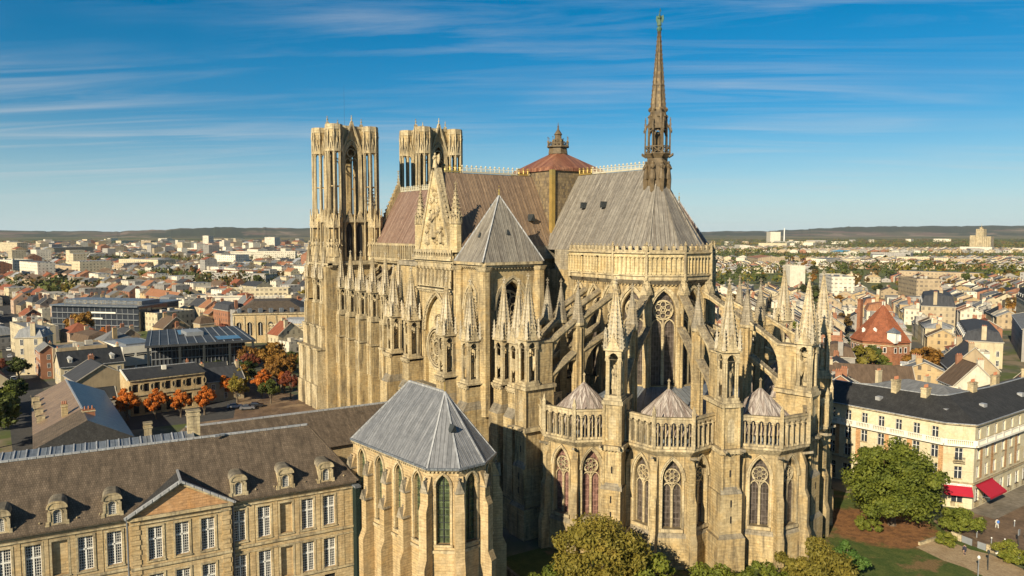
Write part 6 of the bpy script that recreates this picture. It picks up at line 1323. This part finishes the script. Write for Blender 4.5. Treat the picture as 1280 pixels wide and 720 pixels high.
c = MB('white_paint'); x, y = -20.6, 181.2; c.box(x-1.5, x+1.8, y-1.5, y+2, 4.6, 8.6, 'white_wall'); f = Fr((x+1.8, y), rad(-35)); fbox(c, f, -1.1, -.1, .1, .2, 5.4, 7.8); fbox(c, f, .2, 1.2, .1, .2, 5.4, 7.8); c.prism([(x-1.9, y-1.9), (x+2.1, y-1.9), (x+2.1, y+2), (x-1.9, y+2)], 8.6, 10.6, [(x, y)]*4, 'zinc_dark', cap=False); part('dormer', c, rf_)
c = MB('brick_red'); c.box(-39.6, -38.2, 188, 190, G, 19.8); c.box(-39.8, -38, 187.8, 190.2, 19.2, 19.5); part('chimney', c, rf_)
bl('house', 'house', 'cream house with a warm brown tiled roof and skylights behind the corner building', 12, 108, rad(38), 22, 13, 8.2, 'gable', 4.2, 'cream', 'brown', chim=1)
bl('house', 'house', 'narrow brick house with white window just right of the apse', -32, 158, rad(30), 8, 8, 12, 'flat', 0, 'brick', 'brown', chim=2)
bl('house', 'house', 'dark steep slate-green gabled house beside the round brown tree', 17, 158, rad(-55), 17, 14, 8, 'gable', 7, 'tan', 'slate', chim=2)
bl('house', 'house', 'white gabled house in front of the steep slate house', 33, 122, rad(-40), 9, 12, 9, 'gable', 6, 'white', 'brown', chim=2)
bl('house', 'house', 'low zinc-roofed cream house with clay pots behind the corner building', 40, 84, rad(-5), 24, 15, 12.5, 'hip', 2.2, 'cream', 'grey', chim=3)
bl('house', 'house', 'tall cream house with a steep brown gable near the right edge', 49, 122, rad(-70), 12, 11, 10, 'gable', 6, 'cream', 'brown', chim=2)
bl('house', 'house', 'white house with pale zinc roof at the right edge above the corner building', 56, 112, rad(-10), 13, 12, 11, 'hip', 2.5, 'white', 'zinc', chim=1)
bl('apartment_house', 'house', 'pale stone mansard block with a row of white gabled dormers on the right', -8, 222, rad(-62), 42, 13, 10, 'mansard', 3.6, 'cream', 'slate', chim=2, dorm=7, winmesh=HW2, fl=3.6)
bl('apartment_house', 'house', 'stone mansard block with white dormers under a black roof at the right edge', 34, 196, rad(-60), 34, 15, 9.5, 'mansard', 3.4, 'stone', 'black', chim=2, dorm=6)
bl('hall', 'hall', 'long low grey-roofed hall with a blue skylight behind the mansard blocks', 2, 262, rad(-65), 60, 22, 13, 'gable', 3, 'grey', 'grey', chim=0, wins=False)
bl('apartment_house', 'house', 'ornate pale stone block with tall chimneys at the right, above the long grey hall', -20, 318, rad(-62), 60, 16, 17, 'mansard', 5, 'cream', 'black', chim=3, dorm=8, wins=False)
bl('apartment_house', 'house', 'ornate stone building with a rounded slate centre left of the pale stone block', -62, 300, rad(-62), 34, 15, 14, 'mansard', 5, 'stone', 'slate', chim=3, dorm=4, wins=False)
bl('apartment_block', 'apartments', 'modern white flats with long dark balconies, first of two on the right', -200, 430, rad(-45), 42, 16, 17, 'flat', 0, 'white', 'grey', wins=False, chim=0, mat='block_wall')
bl('apartment_block', 'apartments', 'modern tan flats with long dark balconies, second of two on the right', -150, 455, rad(-45), 40, 16, 17, 'flat', 0, 'tan', 'brown', wins=False, chim=0, mat='block_wall')
o = root('grain_silo', (*dirpt(1225, 1900), G), 'tall pinkish grain silo tower on the right skyline', 'silo'); x, y = dirpt(1225, 1900)
b = MB('stone_pale'); b.box(x-9, x+9, y-8, y+8, G, 52); b.box(x-22, x-8.5, y-10, y+10, G, 36); b.box(x+8.5, x+26, y-10, y+10, G, 34, 'stone_grey'); 
for i in range(4): b.cone(x+10+i*5, y-10, G, 33, 2.6, 2.6, 10)
b.box(x-3, x+3, y-3, y+3, 52, 56); b.cone(x, y, 56, 66, .4, .2, 5); part('wall', b, o)
x, y = dirpt(966, 3100); bl('factory', 'factory', 'big white windowless factory box on the right skyline', x, y, rad(-40), 66, 40, 46, 'flat', 0, 'white', 'pale', wins=False, chim=0, mat='plain_wall')
x, y = dirpt(979.5, 3050); o = root('factory_chimney', (x, y, G), 'slender white factory chimney on the right skyline', 'chimney'); b = MB('white_paint'); b.cone(x, y, G, 58, 2.6, 2.0, 12); part('stack', b, o)
x, y = dirpt(905, 1700); 
bl('factory', 'factory', 'white boxy works just right of the apse in the distance', *dirpt(927, 1900), rad(-40), 66, 24, 15, 'flat', 0, 'white', 'pale', wins=False, chim=0)
bl('warehouse', 'warehouse', 'broad brown-roofed warehouse among trees right of the apse', *dirpt(957, 1150), rad(-38), 62, 40, 11, 'gable', 3, 'tan', 'orange', wins=False, chim=0)
bl('warehouse', 'warehouse', 'blue-roofed hall in the distance on the right', *dirpt(1056, 1500), rad(-38), 66, 30, 10, 'gable', 3, 'white', (.10, .30, .42), wins=False, chim=0)
bl('apartment_block', 'apartments', 'bright white blank-ended block right of the apse pinnacles', *dirpt(993, 700), rad(-35), 18, 14, 19, 'flat', 0, 'white', 'pale', wins=False, chim=0, mat='plain_wall')
bl('apartment_block', 'apartments', 'low white house with square dark windows seen between the apse pinnacles', *dirpt(998, 430), rad(-35), 26, 10, 10, 'flat', 0, 'white', 'pale', wins=False, chim=0, mat='house_wall')
# ---- the streets of houses: every house its own, nearest ones in detail
def pxy(x, y, z=0):
    dx, dy, dz = x-132.09, y+103.29, z-47.71; D = dx*_d.x+dy*_d.y+dz*_d.z
    if D < 5: return None
    r = (sin(_y), -cos(_y)); return (640+940.27*(dx*r[0]+dy*r[1])/D, 360-940.27*(dx*(-_d.x*_d.z/hypot(_d.x, _d.y))+dy*(-_d.y*_d.z/hypot(_d.x, _d.y))+dz*hypot(_d.x, _d.y))/D, D)
taken = [(o.location.x, o.location.y, 13) for o in COL.objects if o.parent is None and o.get('category') in ('tree', 'house')]
taken += [(-172, -44, 34), (-318, -48, 42), (-232, 6, 34), (-200, 12, 18), (-296, -31, 18), (-176, -61, 16), (-110, -63, 16), (-190, -91, 16), (-28, 186, 18), (-8, 222, 22), (34, 196, 20), (2, 262, 28), (-20, 318, 30), (-62, 300, 20), (-200, 430, 24), (-150, 455, 24), (-152, -74, 16), (-128, -79, 14), (-180, -79, 14), (-118, -20, 36), (-105, -45, 30), (-268, -30, 20), (-280, -60, 16), (-250, -52, 14)]
taken += [(*dirpt(272, 455), 17), (*dirpt(345, 480), 22), (*dirpt(320, 540), 22), (*dirpt(205, 500), 24), (-243, -90, 14)]
taken += [(*dirpt(993, 700), 18), (*dirpt(998, 430), 18)]
taken += [(*dirpt(12, 820), 40), (*dirpt(330, 1250), 50), (-66, 186, 8), (3, 158, 9)]
def free(x, y, r):
    if -100 < x < 90 and -60 < y < 37: return False
    if -54 < x < 60 and -120 < y < -40: return False
    if x > 15 and y < 62: return False
    if x > 45 and y < 125: return False
    if x < -60 and -102.5 < y < -90 and x > -520: return False
    if -112 < x < -40 and -100 < y < -60: return False
    return all((x-a)**2+(y-c)**2 > (r+q)**2*.8 for a, c, q in taken)
random.seed(11); homes = []
ZONES = [(-20, 118, 560, 665), (170, 258, 730, 840), (235, 352, 640, 720), (-20, 390, 1130, 1300), (880, 1012, 700, 920), (1025, 1310, 780, 1010), (880, 1310, 1350, 1750), (1050, 1310, 2050, 3400)]
def inzone(px, D): return any(a < px < b and c < D < d for a, b, c, d in ZONES)
def district(ang, cx, cy, R, seed, BW=92, BD=44, ST=10):
    rnd = random.Random(seed); ca, sa = cos(ang), sin(ang)
    for bi in range(-75, 76):
        for bj in range(-105, 106):
            lx0, ly0 = bi*(BW+ST)+(bj % 3)*17, bj*(BD+ST)
            X0, Y0 = cx+lx0*ca-ly0*sa, cy+lx0*sa+ly0*ca
            if hypot(X0-132, Y0+103) > R+120: continue
            q = pxy(X0, Y0, 0)
            if not q or q[0] < -420 or q[0] > 1700: continue
            for row in (0, 1, 2):
                x = 0
                while x < BW-6:
                    w = rnd.choice((7, 8, 9, 10, 12, 14, 18) if BW > 80 else (6, 7, 8, 9, 11, 13)) if row < 2 else rnd.uniform(6, 13); w = min(w, BW-x); dp = rnd.uniform(9.5, 12.5) if row < 2 else rnd.uniform(6, 9); skip = rnd.random()
                    lx, ly = lx0+x+w/2, ly0+(dp/2 if row == 0 else BD-dp/2 if row == 1 else BD/2)
                    x += w+(rnd.uniform(2, 9) if row == 2 else 0.05)
                    if skip < (.1 if row < 2 else .45): continue
                    X, Y = cx+lx*ca-ly*sa, cy+lx*sa+ly*ca; D = hypot(X-132, Y+103)
                    if D > R: continue
                    q = pxy(X, Y, 5)
                    if not q or not (-250 < q[0] < 1530): continue
                    inv = (-30 < q[0] < 1310) and not (400 < q[0] < 865)
                    if not inv and D > 1300: continue
                    side = 'left' if q[0] < 640 else 'right'
                    if (side == 'left') != (cy < 120) or inzone(q[0], q[2]): continue
                    homes.append((D, X, Y, ang+rnd.uniform(-.05, .05), w, dp, row, rnd.random(), rnd.random(), rnd.random(), rnd.random(), side, q[0], q[1], inv))
district(rad(14), -160, -60, 3300, 5); district(rad(-57), 20, 150, 2400, 9, 74, 36, 8)
homes.sort()
near_, far_ = [], []
for h in homes:
    if not free(h[1], h[2], min(h[4], h[5])/2): continue
    # parks and belts of trees break up the roofs
    if h[0] > 420 and sin(h[1]*.009+1)*sin(h[2]*.008+.5) > .74: continue
    (near_ if len(near_) < 236 and h[14] else far_).append(h)
def style(h):
    r1, r2, r3, r4 = h[7:11]; modern = r4 > (.80 if h[0] < 500 else .62)
    wl = ('cream', 'white', 'ochre', 'stone', 'tan', 'pink', 'grey', 'brick')[min(7, int(r1**1.15*8))]
    if h[11] == 'left': rc = ('slate', 'slate', 'grey', 'red', 'orange', 'brown', 'brown', 'zinc')[int(r2*8)]
    else:
        if wl == 'pink': wl = 'grey'
        rc = ('slate', 'brown', 'grey', 'zinc', 'brown', 'pale', 'slate', 'red', 'grey', 'orange', 'black', 'grey')[int(r2*12)]
    st = 2 + (r3 > .3) + (r3 > .75); st = min(st, 3) if h[6] < 2 else 1+(r3 > .5)
    if h[11] == 'right' and h[0] > 500: st = min(st, 2)
    if modern: return ('white', 'cream', 'grey', 'white')[int(r1*4)], ('pale', 'grey', 'zinc', 'pale')[int(r2*4)], st+(r3 > .6 and h[11] == 'left'), 'flat', 0
    kind = 'mansard' if r4 < .16 and h[4] > 8 else 'hip' if r4 < .26 else 'gable'
    return wl, rc, st, kind, (3.0 if kind == 'mansard' else h[5]*((.28+.2*r4) if h[11] == 'left' else (.16+.24*r4)))
WORD = {'slate': 'slate', 'grey': 'grey', 'red': 'red', 'orange': 'orange', 'brown': 'brown', 'zinc': 'zinc', 'pale': 'pale', 'black': 'black'}
def ordn(n): return '%d%s' % (n, 'th' if 10 <= n % 100 <= 20 else {1: 'st', 2: 'nd', 3: 'rd'}.get(n % 10, 'th'))
cls = {}; made = []
for h in near_:
    wl, rc, st, kind, rise = style(h); D = h[0]; hh = st*2.9+.4
    band = 'nearest' if D < 260 else 'middle' if D < 400 else 'farther'
    o = bld('house', 'house', 'x', h[1], h[2], h[3]+(pi if h[9] > .5 else 0), h[4], h[5], hh, kind, rise, wl, rc, wins=(D < 250), chim=(2 if h[9] > .45 else 1) if kind != 'flat' else 0, dorm=(max(1, int(h[4]/4)) if (h[10]*7 % 1 > .5 and kind != 'flat' and D < 300) else 0), group='houses in the streets of the town', mat='block_wall' if kind == 'flat' and h[9] > .5 else 'house_wall')
    cls.setdefault((wl, st, kind, rc, band, h[11]), []).append((h[12], o))
for (wl, st, kind, rc, band, side), L3 in cls.items():
    L3.sort(key=lambda q: q[0])
    ro = {'gable': 'gabled', 'hip': 'hipped', 'mansard': 'mansard', 'flat': 'flat'}[kind]
    for i, (px, o) in enumerate(L3):
        o['label'] = '%s %d-storey house, %s %s roof%s, %s rows %s of cathedral' % (wl, st, ro, rc, (', %s such from left' % ordn(i+1)) if len(L3) > 1 else '', band, side)
# the rest of the town runs on as one mass
b = MB('far_wall')
for h in far_[:9000]:
    wl, rc, st, kind, rise = style(h); X, Y, a, w_, d_ = h[1], h[2], h[3], h[4]/2*1.0, h[5]/2
    if h[0] > 600 and h[9] > .72: w_ *= 1.5; d_ *= 1.35
    if h[0] > 1200: w_ *= 1.25; d_ *= 1.25
    hh = G+st*2.8*(1.0 if h[9] < .965 or h[11] == 'right' or h[0] < 900 else 2.2); c = cos(a); s = sin(a); P = [(X+u*c-v*s, Y+u*s+v*c) for u, v in ((-w_, -d_), (w_, -d_), (w_, d_), (-w_, d_))]
    k = .8+.4*h[8]; b.c = tuple(q*k for q in WH[wl]); b.prism(P, G, hh, cap=False, m='far_wall'); b.c = tuple(q*k for q in RH[rc])
    if kind == 'flat': b.face([(*p, hh) for p in P], 'far_roof')
    else:
        A = (X-w_*c, Y-w_*s, hh+rise); B = (X+w_*c, Y+w_*s, hh+rise); b.face([(*P[0], hh), (*P[1], hh), B, A], 'far_roof'); b.face([(*P[2], hh), (*P[3], hh), A, B], 'far_roof'); b.c = tuple(q*k for q in WH[wl]); b.face([(*P[1], hh), (*P[2], hh), B], 'far_wall'); b.face([(*P[3], hh), (*P[0], hh), A], 'far_wall')
        if h[0] < 1100: b.c = WH['brick'] if h[9] < .3 else WH[wl]; b.box(A[0]*.8+B[0]*.2-.5, A[0]*.8+B[0]*.2+.5, A[1]*.8+B[1]*.2-.8, A[1]*.8+B[1]*.2+.8, hh, hh+rise+1.2, 'far_wall')
o = part('distant_houses', b); o['kind'] = 'stuff'; tag(o, 'mass of small distant houses and roofs filling the town to the horizon', 'houses')
print('homes', len(near_), len(far_))
# far landmarks: warehouses, sheds and flats scattered through the distant town
rnd = random.Random(21); b = MB('far_wall')
for i in range(150):
    px = rnd.choice((rnd.uniform(-10, 385), rnd.uniform(895, 1300))); D = rnd.uniform(700, 3600)
    x, y = dirpt(px, D); w_, d_ = rnd.uniform(14, 45), rnd.uniform(7, 14); hh = G+rnd.choice((7, 8, 9, 11, 13, 16, 20)); a = rad(rnd.choice((14, 104, -57, 33)))
    if inzone(px, D): continue
    if px > 640 and hh > 9: hh = 6
    c = cos(a); s = sin(a); P = [(x+u*c-v*s, y+u*s+v*c) for u, v in ((-w_, -d_), (w_, -d_), (w_, d_), (-w_, d_))]; k = rnd.choice(('white', 'cream', 'white', 'tan', 'grey')); b.c = tuple(q*1.1 for q in WH[k]); b.prism(P, G, hh, cap=False, m='far_wall'); b.c = RH[rnd.choice(('pale', 'grey', 'brown', 'zinc', 'orange', 'pale'))]; b.face([(*p, hh) for p in P], 'far_roof')
o = part('distant_blocks', b); o['kind'] = 'stuff'; tag(o, 'scattered distant blocks of flats, sheds and warehouses towards the horizon', 'buildings')
# trees of the town: single ones near, wooded belts far away
rnd = random.Random(5); kinds = [(grn, 'green'), (brn, 'brown'), (ol, 'olive'), (drk, 'dark green'), (rust, 'rust-red'), (orng, 'golden-brown')]; cl2 = {}; cnt = 0
lt = [tree_meshes(30+i, 10, 4.6, 420, 1.1, m, .85, .2, 18) for i, m in enumerate(('belt_green', 'belt_brown', 'leaf_olive', 'belt_dark', 'leaf_rust', 'leaf_brown'))]
for i in range(1500):
    px = rnd.choice((rnd.uniform(-10, 385), rnd.uniform(880, 1295))); D = 230+1100*rnd.random()**1.2; x, y = dirpt(px, D)
    grove = sin(x*.009+1)*sin(y*.008+.5) > .68
    k = rnd.choice((0, 0, 1, 2, 3, 3, 4, 1, 5) if px < 640 else (0, 1, 2, 5, 2, 0, 1, 3)); rr_ = 3 if grove else 4.5
    if not free(x, y, 4) or any((x-h[1])**2+(y-h[2])**2 < (h[5]*.5+rr_)**2 for h in near_): continue
    if not grove and rnd.random() < .35: continue
    o = tree(x, y, lt[k], 'x', s=rnd.uniform(.7, 1.25), group='trees among the houses of the town'); cl2.setdefault((k, 'nearer' if D < 500 else 'middle' if D < 850 else 'farther', 'left' if px < 640 else 'right'), []).append((px, o)); cnt += 1
    if cnt > 280: break
for (k, band, side), L3 in cl2.items():
    L3.sort(key=lambda q: q[0])
    for i, (px, o) in enumerate(L3): o['label'] = '%s tree, %s such from left, among %s roofs %s of cathedral' % (kinds[k][1], ordn(i+1), band, side)
def belt(name, label, segs, hgt, mats, per, ls, seed):
    rnd = random.Random(seed); b = MB(mats[0])
    for (px0, D0, px1, D1, thick) in segs:
        L4 = hypot(*(a-c for a, c in zip(dirpt(px0, D0), dirpt(px1, D1)))); n = int(L4/9)
        for i in range(n):
            t_ = (i+rnd.random())/n; x, y = dirpt(px0+(px1-px0)*t_, D0+(D1-D0)*t_+rnd.uniform(-.5, .5)*thick); r = rnd.uniform(5, 9); h_ = hgt*rnd.uniform(.6, 1.1); m = rnd.choice(mats)
            for j in range(per):
                u, v = rnd.random()*6.28, rnd.uniform(-.6, 1.0); c = sqrt(max(0, 1-v*v*.8)); p = Vector((x+r*c*cos(u), y+r*c*sin(u), G+h_*.55+h_*.45*v)); n_ = Vector((cos(u)*c+rnd.uniform(-.5, .5), sin(u)*c+rnd.uniform(-.5, .5), v+rnd.uniform(-.2, .5))).normalized(); q = n_.orthogonal().normalized(); w2 = n_.cross(q); s = ls*rnd.uniform(.6, 1.3)
                b.face([p-q*s, p-w2*s*.7, p+q*s, p+w2*s*.7], m)
    o = part(name, b); o['kind'] = 'stuff'; tag(o, label, 'trees'); return o
belt('woodland', 'belts of dark and brown trees crossing the town to the left', [(-5, 660, 80, 640, 30), (-5, 600, 60, 590, 20), (60, 640, 118, 620, 30), (178, 830, 250, 800, 40), (172, 770, 258, 750, 40), (240, 710, 350, 690, 20), (240, 665, 330, 655, 14), (-10, 1160, 380, 1180, 40), (-10, 1200, 380, 1300, 30), (20, 1700, 380, 2100, 60), (100, 2300, 380, 2500, 60), (-10, 3000, 380, 3300, 120), (150, 1050, 200, 1000, 20)], 13, ['belt_dark', 'belt_brown', 'belt_green', 'belt_dark'], 26, 1.7, 2)
belt('woodland', 'belts of green and orange trees crossing the plain to the right', [(890, 820, 945, 790, 60), (890, 740, 1012, 730, 20), (925, 900, 1010, 860, 40), (1025, 830, 1310, 800, 20), (1030, 980, 1310, 950, 30), (880, 1420, 1310, 1440, 40), (1050, 2100, 1310, 2120, 80), (1050, 2500, 1310, 2450, 120), (1050, 3100, 1310, 3050, 160), (940, 1300, 1050, 1350, 60), (1030, 1020, 1160, 960, 14), (1160, 900, 1300, 860, 14), (890, 1600, 1060, 2100, 60), (1060, 2300, 1215, 2200, 260), (1080, 2700, 1300, 2800, 260), (1240, 2300, 1300, 2200, 200), (890, 2600, 1080, 2900, 150), (890, 3500, 1300, 3700, 300)], 14, ['belt_green', 'leaf_olive', 'belt_green', 'belt_brown', 'belt_green'], 26, 1.8, 3)
# ================================================================ SMALL THINGS
def car_meshes():
    b = MB('car_paint'); prof = [(-2.1, .35), (-2.15, .75), (-1.95, .92), (-1.3, 1.0), (1.0, .98), (1.9, .85), (2.12, .65), (2.1, .35)]
    for s in (-.86, .86): b.face([(x, s, z) for x, z in (prof if s < 0 else prof[::-1])])
    for p, q in zip(prof, prof[1:]+prof[:1]): b.face([(p[0], -.86, p[1]), (q[0], -.86, q[1]), (q[0], .86, q[1]), (p[0], .86, p[1])])
    g = MB('pane'); g.prism([(-1.5, -.8), (1.0, -.8), (1.0, .8), (-1.5, .8)], .98, 1.42, [(-1.2, -.66), (.3, -.66), (.3, .66), (-1.2, .66)], cap=False); b.face([(-1.2, -.66, 1.43), (.3, -.66, 1.43), (.3, .66, 1.43), (-1.2, .66, 1.43)])
    wl = MB('dark'); i0 = 0; n = 12
    wl.beam((0, -.12, 0), (0, .12, 0), .62, .62, n=12)
    return b.mesh('body'), g.mesh('windows'), wl.mesh('wheel')
def carm():
    t = NT('car_paint', .3, .5); M['car_paint'] = t.col(t.n('ObjectInfo').outputs['Color'])
carm(); CM = car_meshes()
def car(x, y, rz, col, label, group):
    o = root('parked_car', (x, y, G+.02), label, 'car', group, rz or 1e-6)
    part('body', CM[0], o, color=col); part('windows', CM[1], o)
    for sx in (-1.3, 1.3):
        for sy in (-.78, .78): c = part('wheel', CM[2], o); c.location = (sx, sy, .31)
cols = {'white': (.7, .7, .68), 'black': (.02, .02, .022), 'silver': (.4, .4, .41), 'grey': (.15, .15, .16), 'blue': (.05, .1, .3), 'red': (.35, .03, .02)}
cn = ['white', 'black', 'silver', 'grey', 'white', 'blue', 'silver', 'black', 'white', 'grey', 'silver', 'black', 'white', 'silver']
seen_ = {}
for i in range(14):
    nm = cn[i]; seen_[nm] = seen_.get(nm, 0)+1; car(-178-i*9.5-(i % 3), -93.4 if i % 2 else -98.6, .02 if i % 2 else pi, cols[nm], '%s car in the shady left street, %s %s one counting away from us' % (nm, ordn(seen_[nm]), nm), 'cars in the left street')
for i, (x, y) in enumerate(((-88, -44), (-90, -41), (-92, -46.5), (-119, -28), (-123, -27), (-127, -26))): nm = ('grey', 'black', 'silver', 'white', 'blue', 'red')[i]; car(x, y, rad(70), cols[nm], '%s car parked on the square left of the cathedral towers' % nm, 'cars parked on the square by the towers')
def person(x, y, rz, top, legs, label, walk=.3, bag=False):
    o = root('person', (x, y, G+.02), label, 'person', None, rz)
    V = [(0, 0, .95), (0, 0, 1.2), (0, 0, 1.42), (.02, 0, 1.52), (.03, 0, 1.66), (0, .17, 1.40), (.05*walk, .24, 1.12), (.5*walk, .22, .90), (0, -.17, 1.40), (-.2*walk, -.24, 1.12), (-.3*walk, -.22, .88), (.02, .09, .88), (.55*walk, .1, .5), (.6*walk, .1, .06), (.6*walk+.16, .1, .04), (-.02, -.09, .88), (-.25*walk, -.1, .5), (-.9*walk, -.1, .1), (-.9*walk+.14, -.1, .04)]
    Ed = [(0, 1), (1, 2), (2, 3), (3, 4), (2, 5), (5, 6), (6, 7), (2, 8), (8, 9), (9, 10), (0, 11), (11, 12), (12, 13), (13, 14), (0, 15), (15, 16), (16, 17), (17, 18)]
    Rr = [.14, .13, .14, .055, .105, .07, .045, .035, .07, .045, .035, .09, .06, .04, .035, .09, .06, .04, .035]
    me = bpy.data.meshes.new('body'); me.from_pydata(V, Ed, []); me.materials.append(M['skin']); ob = bpy.data.objects.new('body', me); COL.objects.link(ob); ob.parent = o
    md = ob.modifiers.new('skin', 'SKIN');
    for i, r in enumerate(Rr): me.skin_vertices[0].data[i].radius = (r, r)
    me.skin_vertices[0].data[0].use_root = True; ob.modifiers.new('sub', 'SUBSURF').levels = 1; ob.modifiers['sub'].render_levels = 1
    b = MB(top); b.lathe(0, 0, [(.17, .86), (.165, 1.1), (.19, 1.32), (.15, 1.45), (.07, 1.5)], 10)
    for s, k in ((1, .5), (-1, -.3)): b.beam((0, s*.18, 1.42), (.05*k, s*.26, 1.13), .13, n=8); b.beam((.05*k, s*.26, 1.13), (.45*k*walk*2, s*.24, .93), .11, n=8)
    part('jacket', b, o); b = MB(legs)
    for s, k in ((1, .6), (-1, -.9)): b.beam((0, s*.09, .95), (k*.7*walk, s*.1, .5), .2, n=8); b.beam((k*.7*walk, s*.1, .5), (k*walk, s*.1, .1), .15, n=8)
    part('trousers', b, o); b = MB('hair'); b.lathe(.0, 0, [(.1, 1.62), (.115, 1.7), (.09, 1.77), (0, 1.79)], 10); part('hair', b, o)
    if bag: b = MB('cloth_blue'); b.box(-.34, -.16, -.17, .17, 1.0, 1.42); part('backpack', b, o)
person(77.4, 22.6, rad(-70), 'cloth_dark', 'cloth_dark', 'person in dark clothes walking along the gravel path')
person(75.4, 38.8, rad(150), 'cloth_pale', 'cloth_pale', 'person in pale clothes with a blue backpack crossing the paved square', .25, True)
for i, (x, y, lb) in enumerate(((75.3, 31.6, 'nearest the bush'), (77.9, 30.8, 'second from the bush'), (79.4, 32.0, 'third from the bush'), (73.2, 38.6, 'farther back, left of the blue backpack'), (76.8, 42.2, 'farther back, right of the blue backpack'), (80.4, 37.0, 'rightmost, near the signpost'))):
    b = MB('metal_grey'); b.cone(x, y, G, G+1.0, .09, .08, 8); b.cone(x, y, G+1.0, G+1.15, .12, .1, 8, 0, 'white_paint'); tag(part('bollard', b), 'thin pale-topped bollard on the square, %s' % lb, 'bollard', 'bollards on the paved square')
for i, (x, y, lb) in enumerate(((82.1, 16.5, 'left one of two beside the gravel path'), (82.0, 19.9, 'right one of two beside the gravel path'))):
    o = root('lamp_post', (x, y, G), 'short garden lamp post, %s' % lb, 'lamp post', 'garden lamp posts'); b = MB('metal_grey' if i == 0 else 'metal_dark'); b.cone(x, y, G, G+2.6, .08, .05, 8); part('post', b, o); b = MB('white_paint' if i == 0 else 'metal_dark'); b.lathe(x, y, [(.08, G+2.6), (.22, G+2.8), (.2, G+3.05), (.02, G+3.2)], 8); part('lamp_head', b, o)
b = MB('metal_dark'); b.cone(81, 33.1, G, G+3.0, .05, .05, 6); b.box(80.95, 81.03, 32.8, 33.4, G+2.0, G+3.0, 'metal_grey'); tag(part('signpost', b), 'signpost with a small grey panel at the right edge of the square', 'signpost')
o = root('garden_gateway', (76, 27.6, G), 'low pale stone gate posts with two grey panels between garden and square', 'gate')
for (x0, y0, x1, y1, m_, h_, nm) in ((72.9, 28.1, 74.6, 27.8, 'stone_pale', 1.1, 'stone_block'), (74.7, 27.7, 76.4, 27.4, 'metal_grey', 1.1, 'panel'), (77.3, 27.3, 78.6, 27.2, 'metal_grey', 1.1, 'panel'), (78.7, 27.2, 79.9, 27.3, 'stone_pale', 1.2, 'stone_block')): b = MB(m_); b.beam((x0, y0, G+h_/2), (x1, y1, G+h_/2), .35 if 'stone' in m_ else .1, h_); part(nm, b, o)
b = MB('white_wall'); b.beam((80.0, 27.4, G+.25), (92, 29.5, G+.25), .4, .5); tag(part('garden_wall', b), 'low white wall edging the square at the right', 'wall')
b = MB('stone_pale'); b.beam((71.4, 20.4, G+.3), (71.9, 25.4, G+.3), .4, .5); tag(part('kerb_wall', b), 'short pale stone kerb wall at the start of the path under the tree', 'wall')
b = MB('stone_grey'); b.beam((40, -41.5, G+.7), (66, -44, G+.7), .5, 1.4); tag(part('courtyard_wall', b), 'low stone wall in the shade between palace chapel and cathedral choir', 'wall')
# ---- air
t = bpy.data.materials.new('haze'); t.use_nodes = True; T = t.node_tree; T.nodes.remove(T.nodes['Principled BSDF']); v = T.nodes.new('ShaderNodeVolumePrincipled'); v.inputs['Color'].default_value = (.86, .93, 1, 1); v.inputs['Density'].default_value = 2.6e-5; v.inputs['Anisotropy'].default_value = 0.0
T.links.new(v.outputs[0], T.nodes['Material Output'].inputs['Volume']); M['haze'] = t
b = MB('haze'); b.prism([(-13500, -13500), (13500, -13500), (13500, 13500), (-13500, 13500)], G-13, 190, bot=True); o = part('haze', b); o['kind'] = 'stuff'
